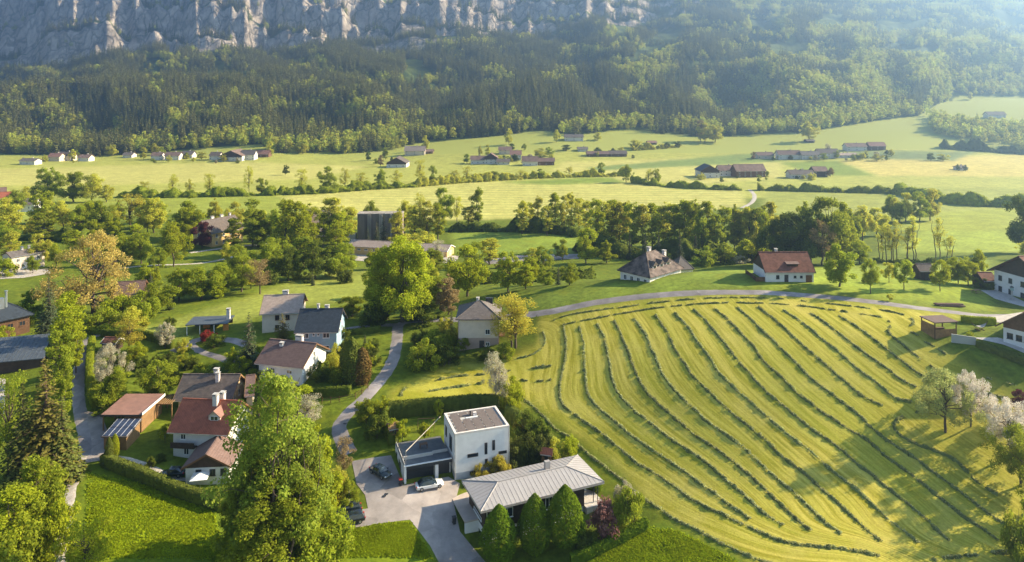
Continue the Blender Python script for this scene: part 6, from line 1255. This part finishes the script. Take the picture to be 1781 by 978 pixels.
tree('bush', 1712, 502, 484, 34, 'dark', 'dark round bush', 'left of the large farmhouse'); tree('round', 1778, 440, 342, 50, 'dark', 'tall dark tree', 'behind the large farmhouse'); tree('round', 1790, 452, 420, 40, 'olive', 'light tree', 'behind the large farmhouse'); tree('fruit', 1548, 524, 512, 12, 'olive', 'tiny sapling', 'beside the lane'); tree('bush', 1688, 592, 576, 14, 'lime', 'little round bush', 'by the timber pavilion')
# bottom right
tree('blossom', 1644, 752, 644, 122, 'pale_g', 'spreading apple tree', 'on the hay field', 0); tree('blossom', 1688, 742, 650, 66, 'white', 'white flowering apple tree', 'on the hay field', 1); tree('blossom', 1758, 795, 694, 90, 'white', 'white flowering pear tree', 'at the right edge', 1); tree('blossom', 1775, 845, 738, 110, 'green', 'green leafed apple tree', 'at the right edge', 0); tree('bush', 1782, 985, 872, 64, 'green', 'leafy green bush', 'in the bottom right corner'); tree('fruit', 1774, 722, 678, 36, 'purple', 'purple leaved tree', 'at the right edge'); tree('blossom', 1812, 890, 765, 130, 'green', 'shady apple tree', 'cut by the right edge', 1)
# across the valley
pl = 'in the hedgerow across the valley'
for px, py, tp, w, l in ((252,342,316,22,'olive'),(300,340,303,20,'olive'),(330,340,312,20,'olive'),(365,338,302,22,'olive'),(433,337,289,18,'olive'),(455,338,310,20,'green'),(525,336,294,22,'olive'),(570,333,290,32,'green'),(600,330,292,20,'olive'),(627,328,300,24,'olive'),(662,325,294,22,'green'),(690,323,296,26,'olive'),(730,320,278,22,'olive'),(753,322,288,14,'green'),(790,318,296,24,'olive'),(812,316,290,18,'olive'),(990,305,290,18,'olive'),(1045,305,283,14,'green'),(1089,318,287,24,'green'),(1128,320,294,18,'olive'),(1142,320,294,18,'lime'),(860,314,298,20,'green'),(905,312,296,20,'olive'),(940,310,294,18,'green')): tree('airy' if l == 'olive' else 'round', px, py, tp, w, l, 'hedgerow tree', pl)
tree('round', 497, 305, 287, 12, 'dark', 'lone small tree', 'in the middle of the far field'); tree('round', 640, 280, 265, 10, 'dark', 'lone tiny tree', 'above the centre farmhouse'); tree('oval', 670, 278, 254, 12, 'green', 'pointed tree', 'above the centre farmhouse')
pl = 'scattered by the far farms'
for px, py, tp, w, l in ((126,280,260,14,'olive'),(195,272,252,20,'olive'),(250,278,256,12,'olive'),(270,270,250,24,'olive'),(282,276,256,14,'green'),(350,278,264,16,'olive'),(468,272,246,14,'olive'),(527,268,250,20,'olive'),(662,290,270,12,'brown'),(740,262,236,14,'olive'),(812,284,268,12,'green'),(835,275,254,8,'olive'),(848,272,252,10,'olive'),(885,252,224,16,'olive'),(890,262,250,12,'dark'),(912,262,250,10,'green'),(940,274,258,24,'olive'),(955,272,256,20,'green'),(985,262,252,18,'dark'),(968,248,226,14,'olive'),(1000,232,214,10,'olive'),(1040,244,230,16,'olive'),(1105,258,244,24,'olive'),(1160,258,248,14,'dark'),(1180,256,246,14,'dark'),(1440,268,250,14,'pale'),(1455,276,262,10,'green'),(1500,278,266,16,'olive'),(1525,280,268,20,'olive'),(1618,280,266,14,'dark'),(1640,280,268,20,'olive'),(1666,299,286,8,'dark'),(1679,299,287,8,'dark'),(1688,174,160,8,'olive'),(1310,278,264,8,'brown'),(1444,308,292,16,'brown'),(1392,302,294,6,'dark'),(1255,318,308,8,'dark'),(1320,318,304,8,'green')): tree('round', px, py, tp, w, l, 'small farm tree', pl)
tree('round', 1407, 246, 212, 34, 'olive', 'lone round tree', 'on the slope under the forest'); tree('round', 1226, 248, 214, 26, 'olive', 'leafy tree', 'in the clump under the forest'); tree('round', 1244, 248, 217, 32, 'olive', 'leafy tree', 'in the clump under the forest'); tree('tall', 1219, 246, 209, 16, 'brown', 'brownish tree', 'in the clump under the forest')
rs = np.random.default_rng(21)
for (x0, x1, y0, y1, n, nm) in ((165,330,610,690,12,'in the left village gardens'), (420,600,600,690,12,'around the white brown roofed house'), (590,650,575,650,8,'between the blue house and the lane'), (722,790,575,650,8,'on the bank left of the hipped house'), (160,300,520,580,10,'in the scrub below the amber willow'), (440,640,470,510,9,'along the meadow edge behind the village'), (820,1000,455,500,10,'in the conifer garden behind the grass bank'), (1060,1330,440,462,10,'at the foot of the tree belt'), (0,130,520,600,7,'around the dark roofed building')):
    for k in range(n):
        px, py = rs.uniform(x0, x1), rs.uniform(y0, y1); sz = rs.uniform(14, 34) * (py / 620.0)
        if (k % 4 == 0 and 'conifer' in nm) or k % 7 == 6: tree('fir', px, py, py - sz * 1.5, sz * .55, 'spruce_b', 'small dark conifer', nm)
        else: tree('bush', px, py, py - sz, sz * 1.25, ['green', 'dark', 'olive', 'lime', 'thuja'][rs.integers(5)], 'rounded garden bush', nm)
for (cx, cy, sp, n, nm) in ((100,280,60,7,'around the far left farm'), (300,280,45,7,'around the far left row of houses'), (410,282,45,6,'around the big alpine farmhouse'), (690,288,45,7,'around the gabled farmhouse below the pale barn'), (890,284,75,14,'around the centre hamlet'), (1055,272,50,7,'around the two long barns'), (1275,310,60,8,'around the three part farm'), (1410,311,45,7,'around the bungalow'), (1430,276,90,14,'around the slope hamlet'), (1520,276,50,8,'below the reddish roofed barn')):
    for k in range(n):
        px = cx + rs.uniform(-sp, sp); py = cy + rs.uniform(-7, 5); h = rs.uniform(5, 13); tree(['round', 'bush', 'oval'][rs.integers(3)], px, py, py - h, h * rs.uniform(.7, 1.3), ['olive', 'green', 'dark', 'olive', 'pale'][rs.integers(5)], 'small tree', nm)
for (x0, x1, y0, y1, n, h0, nm) in ((60,470,385,470,15,46,'in the broad meadow left of the silos'), (440,640,395,470,8,54,'in the thick grove left of the silos'), (250,440,470,520,9,40,'in the shrub row behind the left houses'), (820,1000,430,500,9,40,'behind the grass bank'), (0,110,370,480,7,46,'at the far left meadow edge'), (640,800,460,520,7,40,'near the great lime tree')):
    for k in range(n):
        px, py = rs.uniform(x0, x1), rs.uniform(y0, y1); h = h0 * rs.uniform(.7, 1.25); tree(['round', 'oval', 'round', 'tall'][rs.integers(4)], px, py, py - h, h * rs.uniform(.7, .95), ['olive', 'green', 'lime', 'green'][rs.integers(4)], 'leafy spring tree', nm)
finish_trees()
# ------------------------------------------------------------------ hedges and hedgerows
def hedge(pts, width, height, leaf, label, core=(.03, .045, .012), rough=.18, dens=60, size=.22, name='hedge', cat='hedge', arch=False):
    path = smooth_path([(q.x, q.y) for q in Pl(pts)], .5 if width < 3 else 1.5); n = len(path)
    prof = np.array([(-1, 0), (-1.02, .55), (-.92, .93), (-.4, 1), (.4, 1), (.92, .93), (1.02, .55), (1, 0)]) if not arch else np.array([(-1, 0), (-1.05, .3), (-.85, .62), (-.4, .9), (.3, .95), (.8, .65), (1.05, .3), (1, 0)]); k = len(prof)
    c = np.array([(q.x, q.y) for q in path]); d = np.gradient(c, axis=0); d /= np.linalg.norm(d, axis=1, keepdims=True) + 1e-9; nr = np.stack([-d[:, 1], d[:, 0]], 1); gzz = groundv(c[:, 0], c[:, 1])
    step = np.linalg.norm(np.gradient(c, axis=0), axis=1).mean(); s = np.arange(n) * step; hv = 1 + (fbm(s / (height * 1.4), s * 0 + len(label), 7, 3) - .5) * rough * (2.6 if arch else .8)
    V = np.zeros((n, k, 3))
    for j, (o, h) in enumerate(prof):
        jt = (rng.random(n) - .5) * rough * width * .6
        V[:, j, :2] = c + nr * ((o * width/2 * .92 + jt)[:, None]); V[:, j, 2] = gzz - .3 + (h * height * hv + .3) * .97
    a = (np.arange(n-1)[:, None] * k + np.arange(k-1)[None, :]).ravel(); q1 = np.stack([a, a+1, a+k+1, a+k], 1); caps = np.array([[0, 1, 2, 3], [0, 3, 4, 7], [4, 5, 6, 7]]); q1 = np.concatenate([q1, caps, caps + (n-1) * k])
    root = empty(name, (c[0, 0], c[0, 1], gzz[0])); off = np.array([c[0, 0], c[0, 1], gzz[0]]); tag(root, label, cat)
    me = np_mesh('inner_growth', V.reshape(-1, 3) - off, q1); add_rnd(me, rng.random(len(me.polygons))); me.materials.append(LM[leaf]); link(bpy.data.objects.new('inner_growth', me), root)
    m = int(n * step * dens); ii = rng.uniform(0, n - 1.001, m); i0 = ii.astype(int); f = (ii - i0)[:, None]; jj = rng.uniform(0, k - 1.001, m); j0 = jj.astype(int); g = (jj - j0)[:, None]
    pc = (V[i0, j0] * (1-f) + V[i0+1, j0] * f) * (1-g) + (V[i0, j0+1] * (1-f) + V[i0+1, j0+1] * f) * g
    ctr = np.column_stack([c[i0], gzz[i0] + height * .5]); nn = pc - ctr; nn /= np.linalg.norm(nn, axis=1, keepdims=True) + 1e-9; pc = pc + nn * rng.uniform(-.1, .5, (m, 1)) * size * 1.4
    v, q = leaf_cards(pc - off, nn * .8 + rng.normal(size=(m, 3)) * .7 + np.array([0, 0, .3]), size * rng.uniform(.6, 1.4, m), .7); me = np_mesh('foliage', v, q); add_rnd(me, np.clip(rng.random(m) * .6 + .4 * fbm(pc[:, 0], pc[:, 1], 5, 2), 0, 1)); me.materials.append(LM[leaf])
    link(bpy.data.objects.new('foliage', me), root); return root
hedge([(180,808),(215,822),(260,840),(300,858),(340,872),(388,886)], 1.7, 2.0, 'thuja', 'long clipped hedge around the lower meadow', dens=110)
hedge([(992,982),(1030,968),(1080,943),(1126,918)], 1.3, 1.5, 'vivid', 'low clipped hedge along the dark house garden', dens=140)
hedge([(676,728),(720,722),(770,718),(820,714),(866,716)], 1.5, 3.1, 'thuja', 'tall dark hedge behind the cube house', dens=150)
hedge([(668,735),(672,752),(682,775)], 1.3, 2.4, 'dark', 'garden hedge left of the cube house', dens=120)
hedge([(883,728),(915,750),(945,772),(962,790)], 1.8, 3.0, 'thuja', 'tall dark hedge between cube house and hay field', dens=120)
hedge([(532,690),(570,689),(610,686)], 1.2, 1.8, 'dark', 'dark hedge below the white brown roofed house', dens=110)
hedge([(160,600),(156,640),(158,680),(166,710)], 1.4, 2.3, 'green', 'hedge beside the left lane', dens=120, rough=.4)
hedge([(178,586),(215,588),(255,590),(300,606)], 1.2, 2.0, 'dark', 'dark hedge at the upper garden end', dens=110)
hedge([(236,655),(268,652)], 1.2, 1.5, 'dark', 'short clipped hedge on the garden lawn', dens=110)
hedge([(1672,560),(1700,562),(1732,565)], 1.2, 1.3, 'green', 'hedge behind the farmhouse lawn', dens=90)
hedge([(1700,602),(1725,612),(1760,625),(1810,645)], 1.6, 1.2, 'thuja', 'low hedge below the farmhouse terrace', dens=90)
hedge([(600,584),(640,580),(662,577)], 1.0, 1.5, 'dark', 'hedge beside the spur road', dens=90)
for i, (pts, w, h, lf, lb) in enumerate([
 ([(205,343),(300,343),(400,341),(480,339)], 9, 5.5, 'green', 'left stretch of the long hedgerow across the valley'), ([(480,339),(560,336),(640,330),(720,325)], 8, 5, 'green', 'middle stretch of the long hedgerow across the valley'),
 ([(720,325),(800,318),(880,313),(960,309),(1090,306)], 8, 5, 'olive', 'right stretch of the long hedgerow across the valley'), ([(1100,318),(1160,325),(1230,329),(1290,331)], 6, 4, 'green', 'bushy hedgerow before the three part farm'),
 ([(1318,331),(1400,333),(1480,335),(1560,337)], 6, 4, 'green', 'bushy hedgerow below the green wedge'), ([(1560,337),(1640,352),(1700,358),(1781,360),(1850,360)], 9, 6, 'green', 'broad hedgerow at the far right field edge'),
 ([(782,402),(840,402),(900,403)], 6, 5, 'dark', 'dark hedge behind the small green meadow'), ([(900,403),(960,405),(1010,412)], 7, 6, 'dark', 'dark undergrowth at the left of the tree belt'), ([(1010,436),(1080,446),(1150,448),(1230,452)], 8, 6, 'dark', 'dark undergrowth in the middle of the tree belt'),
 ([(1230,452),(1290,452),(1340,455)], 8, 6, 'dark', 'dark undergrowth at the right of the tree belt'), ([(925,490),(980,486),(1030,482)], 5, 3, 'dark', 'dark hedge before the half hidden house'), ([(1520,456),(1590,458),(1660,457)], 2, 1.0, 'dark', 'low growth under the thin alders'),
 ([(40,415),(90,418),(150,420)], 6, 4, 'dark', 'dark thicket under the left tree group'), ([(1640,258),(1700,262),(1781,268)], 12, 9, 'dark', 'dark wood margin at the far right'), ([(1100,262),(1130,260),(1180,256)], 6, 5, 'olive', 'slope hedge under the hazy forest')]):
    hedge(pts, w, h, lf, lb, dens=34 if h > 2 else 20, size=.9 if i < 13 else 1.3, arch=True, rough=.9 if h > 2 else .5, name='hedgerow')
# dark conifers and yard shrubs around the car park
# ------------------------------------------------------------------ cars
M_TYRE = mat('tyre', (.02, .02, .02), .8, .1); M_RIM = mat('alloy_rim', (.35, .35, .36), .35, .05, metal=.6)
def paint_mat(name, col):
    m, n, out = new_mat(name); p = n.nodes.new('ShaderNodeBsdfPrincipled'); p.inputs['Base Color'].default_value = (*col, 1); p.inputs['Roughness'].default_value = .3; p.inputs['Coat Weight'].default_value = .6; p.inputs['Coat Roughness'].default_value = .08
    n.links.new(p.outputs[0], out.inputs[0]); return m
M_CARW = paint_mat('white_car_paint', (.75, .75, .74)); M_CARG = paint_mat('dark_green_car_paint', (.02, .028, .026)); M_CARB = paint_mat('black_blue_car_paint', (.012, .016, .022)); M_CARS = paint_mat('silver_car_paint', (.45, .46, .48))
M_CGL = mat('car_glass', (.015, .025, .03), .06, .02, spec=.9); M_RED = mat('red_lamp', (.45, .02, .015), .3, .02); M_HEAD = mat('headlamp', (.7, .72, .72), .15, .02)
def loft(stations, name, m, parent):
    """stations: list of (x, [(y,z) half profile from bottom centre outwards to top centre])"""
    V = []; k = None
    for x, pr in stations:
        full = [(x, y, z) for y, z in pr] + [(x, -y, z) for y, z in reversed(pr)]; k = len(full); V += full
    F = [(i*k + j, i*k + (j+1) % k, (i+1)*k + (j+1) % k, (i+1)*k + j) for i in range(len(stations)-1) for j in range(k)] + [tuple(range(k))[::-1], tuple(range((len(stations)-1)*k, len(stations)*k))]
    mb = MB().add(V, F); o = mb.build(name, m, parent); o.data.polygons.foreach_set('use_smooth', np.ones(len(o.data.polygons), bool))
    md = o.modifiers.new('edge', 'EDGE_SPLIT'); md.split_angle = R(38); return o
def car(px, py, ang, paint, label, L=4.6, Wd=1.84, H=1.45, suv=0.0, wagon=False, roofm=None, lampred=True):
    g = P(px, py); r = empty('car', (g.x, g.y, g.z + .05), ang); tag(r, label, 'car'); a = L/2; w = Wd/2; zb = .22 + suv * .08; zs = .82 + suv * .14; zh = .68 + suv * .16
    def sec(x, ww, z0, z1, rd=.12): return (x, [(0, z0), (ww - .1, z0), (ww, z0 + .12), (ww, z1 - rd), (ww - rd * 1.1, z1 - .02), (0, z1 + .015)])
    loft([sec(-a, w*.78, zb+.18, zs-.12), sec(-a+.12, w*.93, zb+.02, zs), sec(-a+.7, w, zb, zs+.04), sec(0, w, zb, zs+.03), sec(a-1.4, w, zb, zs), sec(a-.6, w*.97, zb, zh+.03), sec(a-.15, w*.88, zb+.02, zh-.06), sec(a, w*.7, zb+.15, zh-.18)], 'body', paint, r)
    bk = -a + (.15 if wagon else .42); ft = a - 1.35
    def cab(x, wb, wt, z1): return (x, [(0, zs - .02), (wb, zs - .02), (wt, z1 - .06), (wt - .1, z1), (0, z1 + .02)])
    loft([cab(bk, w*.9, w*.88, zs + .05), cab(bk + (.35 if wagon else .75), w*.93, w*.76, H - .05), cab(-.25, w*.94, w*.76, H), cab(.35, w*.94, w*.76, H - .02), cab(ft - .1, w*.92, w*.84, zs + .12), cab(ft + .12, w*.9, w*.88, zs + .02)], 'cabin', M_CGL, r)
    rb = bk + (.36 if wagon else .8); rm = roofm or paint; V = []
    MB().slab([(rb, -w*.62, H - .015), (.4, -w*.62, H + .012), (.4, w*.62, H + .012), (rb, w*.62, H - .015)], .03).build('roof', rm, r)
    for sy in (-1, 1):
        MB().box(.55, .75, sy * w, sy * (w + .2), zs + .02, zs + .16).build('mirror', paint, r)
        MB().box(a - .22, a - .07, sy * w * .55, sy * w * .86, zh - .2, zh - .06).build('headlight', M_HEAD, r); MB().box(-a - .01, -a + .14, sy * w * .55, sy * w * .9, zs - .2, zs - .04).build('taillight', M_RED, r)
        for x in (a - .85, -a + .85):
            t = MB().tube((x, sy * (w - .2), .33), (x, sy * (w + .015), .33), .33, .33, 16).build('wheel', M_TYRE, r); MB().tube((x, sy * (w + .0), .33), (x, sy * (w + .025), .33), .21, .21, 12).build('rim', M_RIM, t)
    MB().box(-a - .012, -a + .02, -.26, .26, zb + .25, zb + .36).build('number_plate', M_FRAME, r); return r
car(747, 848, R(20), M_CARW, 'white coupe shaped car before the garage door', 4.75, 1.9, 1.45, roofm=M_CGL); car(662, 826, R(-42), M_CARG, 'dark green car parked at the garage wall', 4.5, 1.8, 1.42)
car(603, 894, R(200), M_CARB, 'dark estate car parked on the upper bay', 4.7, 1.84, 1.5, .4, True); car(608, 910, R(200), M_CARB, 'dark estate car parked on the lower bay by the grass', 4.7, 1.84, 1.5, .4, True); car(300, 828, R(185), M_CARS if False else M_CARG, 'dark car behind the hedge at the white annexe', 4.3, 1.75, 1.4); car(821, 443, R(5), M_CARS, 'pale car on the far yard beside the conifers', 4.4, 1.75, 1.45)
# ------------------------------------------------------------------ small things
def bin_(px, py, m, label):
    g = P(px, py); r = empty('wheelie_bin', (g.x, g.y, g.z + .05), .3); tag(r, label, 'bin')
    MB().add([(-.22, -.25, .05), (.22, -.25, .05), (.22, .25, .05), (-.22, .25, .05), (-.29, -.33, 1.0), (.29, -.33, 1.0), (.29, .33, 1.0), (-.29, .33, 1.0)], [(0, 3, 2, 1), (4, 5, 6, 7), (0, 1, 5, 4), (1, 2, 6, 5), (2, 3, 7, 6), (3, 0, 4, 7)]).build('body', M_DARK, r)
    MB().box(-.31, .31, -.36, .36, 1.003, 1.09).build('lid', m, r)
    for sx in (-1, 1): MB().tube((sx * .24, .27, .12), (sx * .3, .27, .12), .12, .12, 10).build('wheel', M_TYRE, r)
bin_(697, 845, mat('red_plastic', (.5, .05, .03), .5, .05), 'red lidded waste bin at the garage corner')
bin_(790, 912, mat('black_plastic', (.03, .03, .035), .5, .05), 'black waste bin at the entrance annexe')
def playhouse(px, py, hgt, label, roofm, wallm, rz):
    g = P(px, py); r = empty('playhouse', (g.x, g.y, g.z), rz); tag(r, label, 'playhouse')
    for sx in (-1, 1):
        for sy in (-1, 1): MB().tube((sx * .75, sy * .75, -.5), (sx * .75, sy * .75, hgt), .08).build('leg', M_WOOD_O, r)
    MB().box(-.9, .9, -.9, .9, hgt, hgt + .12).build('floor', M_WOOD_O, r); MB().box(-.8, .8, -.8, .8, hgt + .123, hgt + 1.2).build('wall', wallm, r); MB().box(-.3, .3, -.86, -.803, hgt + .13, hgt + 1.0).build('door', M_DARK, r)
    gable_roof(r, 2.1, 2.1, hgt + 1.15, .75, roofm, .08, False)
playhouse(684, 768, 1.6, 'wooden stilt playhouse in the cube house garden', M_WOOD_O, M_WOOD_B, .4); playhouse(952, 812, 1.5, 'little pointed playhouse behind the zinc roof', RF_RED, M_WOOD_O, -.3)
def frame_swing(px, py, rz, label):
    g = P(px, py); r = empty('swing', (g.x, g.y, g.z), rz); tag(r, label, 'swing'); MB().tube((-1.5, 0, 2.1), (1.5, 0, 2.1), .06).build('crossbar', M_WOOD_B, r)
    for sx in (-1, 1):
        for sy in (-1, 1): MB().tube((sx * 1.5, sy * .8, -.3), (sx * 1.5, 0, 2.1), .05).build('leg', M_WOOD_B, r)
    for x in (-.6, .6): s_ = MB().box(x - .22, x + .22, -.1, .1, .5, .54).build('seat', M_WOOD_B, r); MB().tube((x - .2, 0, .54), (x - .2, 0, 2.1), .015).tube((x + .2, 0, .54), (x + .2, 0, 2.1), .015).build('rope', M_WOOD_B, s_)
frame_swing(741, 748, .1, 'timber garden swing frame behind the terrace')
# parasol at the annexe
g = P(348, 850); r = empty('parasol', (g.x, g.y, g.z), .2); tag(r, 'white square parasol beside the annexe', 'parasol'); MB().tube((0, 0, 0), (0, 0, 2.3), .04).build('pole', M_STEEL, r); mb = MB(); mb.add([(-1.4, -1.4, 2.1), (1.4, -1.4, 2.1), (1.4, 1.4, 2.1), (-1.4, 1.4, 2.1), (0, 0, 2.75), (-1.36, -1.36, 2.07), (1.36, -1.36, 2.07), (1.36, 1.36, 2.07), (-1.36, 1.36, 2.07), (0, 0, 2.7)], [(0, 1, 4), (1, 2, 4), (2, 3, 4), (3, 0, 4), (5, 9, 6), (6, 9, 7), (7, 9, 8), (8, 9, 5), (0, 5, 6, 1), (1, 6, 7, 2), (2, 7, 8, 3), (3, 8, 5, 0)]).build('canopy', M_FRAME, r)
# hammock, picnic table, post, timber pile on the right
g = P(1704, 574); r = empty('hammock', (g.x, g.y, g.z), .2); tag(r, 'hammock on a curved frame on the farmhouse lawn', 'hammock')
arc = [(-1.9 + 3.8 * k / 12, 0, .12 + 1.5 * ((k - 6) / 6) ** 2) for k in range(13)]
mb = MB(); limb(mb, arc, .06, .06, 6); mb.build('frame', M_WOOD_B, r); v = []; f = []
for k in range(11):
    x = -1.6 + 3.2 * k / 10; z = .55 + .65 * ((k - 5) / 5) ** 2; hw = .55 * math.sin(math.pi * (k + .3) / 10.6); v += [(x, -hw, z + .1), (x, 0, z - .05), (x, hw, z + .1)]
for k in range(10): f += [(3*k, 3*k+1, 3*k+4, 3*k+3), (3*k+1, 3*k+2, 3*k+5, 3*k+4)]
MB().add(v, f).build('cloth', mat('grey_cloth', (.4, .38, .34), .9, .1), r)
for x in (-.5, .5): MB().box(x - .06, x + .06, -.6, .6, -.1, .12).build('foot', M_WOOD_B, r)
g = P(1698, 510); r = empty('picnic_table', (g.x, g.y, g.z), .3); tag(r, 'wooden picnic table in front of the large farmhouse', 'table')
for k in range(4): MB().box(-.95, .95, -.4 + k * .2, -.22 + k * .2, .72, .77).build('plank', M_WOOD_O, r)
for sy in (-1, 1):
    MB().box(-.95, .95, sy * .75 - .12, sy * .75 + .12, .42, .47).build('bench_seat', M_WOOD_O, r)
    for sx in (-1, 1): MB().tube((sx * .7, sy * .75, -.1), (sx * .7, sy * .25, .72), .05).build('leg', M_WOOD_B, r)
g = P(1760, 522); r = empty('wayside_post', (g.x, g.y, g.z), 0); tag(r, 'pale post with small lantern head before the farmhouse', 'post'); MB().box(-.14, .14, -.14, .14, -.3, 2.2).build('shaft', M_CONC, r); MB().box(-.3, .3, -.2, .2, 2.203, 2.9).build('head', mat('green_patina', (.25, .36, .34), .7, .1), r); MB().prism([(-.38, 2.903), (.38, 2.903), (0, 3.25)], 1, -.26, .26).build('cap', M_DARK, r); MB().box(-.5, .5, -.5, .5, -.4, .15).build('base', M_CONC, r)
g = P(1652, 533); r = empty('timber_pile', (g.x, g.y, g.z), -.04); tag(r, 'low pile of dark logs on the grass by the lane', 'logs')
for k in range(7):
    row = 0 if k < 4 else 1; yy = (k if row == 0 else k - 3.5) * .36 - .5; x = rng.uniform(-.4, .4); MB().tube((-2.9 + x, yy, .17 + row * .3), (2.7 + x, yy + .05, .17 + row * .3), .18, .15, 8).build('log', BARK_R, r)
# pool of the farm terrace wall, low white wall at the pavilion
g = U(1676, 588, 23.9); r = MB().box(-2.0, 2.0, -.1, .1, -1.2, .45).build('garden_wall', wall_mat('pale_green_wall', (.36, .37, .34)), None); r.location = (g.x, g.y, g.z); r.rotation_euler[2] = -.5; tag(r, 'low pale garden wall beside the timber pavilion', 'wall')
# fence along the lane below the thujas
fp = Pl([(560,702),(590,700),(618,694),(640,678)]); path = smooth_path([(q.x, q.y) for q in fp], 1.6); r = empty('garden_fence', (path[0].x, path[0].y, ground(*path[0]))); tag(r, 'weathered post and rail fence below the thujas', 'fence'); o0 = Vector(r.location)
for i, q in enumerate(path):
    z = ground(q.x, q.y); MB().box(q.x - o0.x - .06, q.x - o0.x + .06, q.y - o0.y - .06, q.y - o0.y + .06, z - o0.z - .3, z - o0.z + 1.2).build('post', M_WOOD_B, r)
    if i:
        p = path[i-1]; zp = ground(p.x, p.y)
        for h in (.55, 1.0): MB().tube((p.x - o0.x, p.y - o0.y, zp - o0.z + h), (q.x - o0.x, q.y - o0.y, z - o0.z + h), .04, .04, 5).build('rail', M_WOOD_B, r)
# manhole covers on the asphalt
for px, py in ((600,737),(668,864),(672,860)):
    g = P(px, py); o = MB().tube((0, 0, -.02), (0, 0, .015), .32, .32, 16).build('manhole_cover', M_DARK); o.location = (g.x, g.y, g.z + .065); tag(o, {600: 'round dark manhole cover in the lane', 668: 'round manhole cover in the forecourt, nearer one', 672: 'round manhole cover in the forecourt, farther one'}[px], 'manhole')
# conifers round the far car park
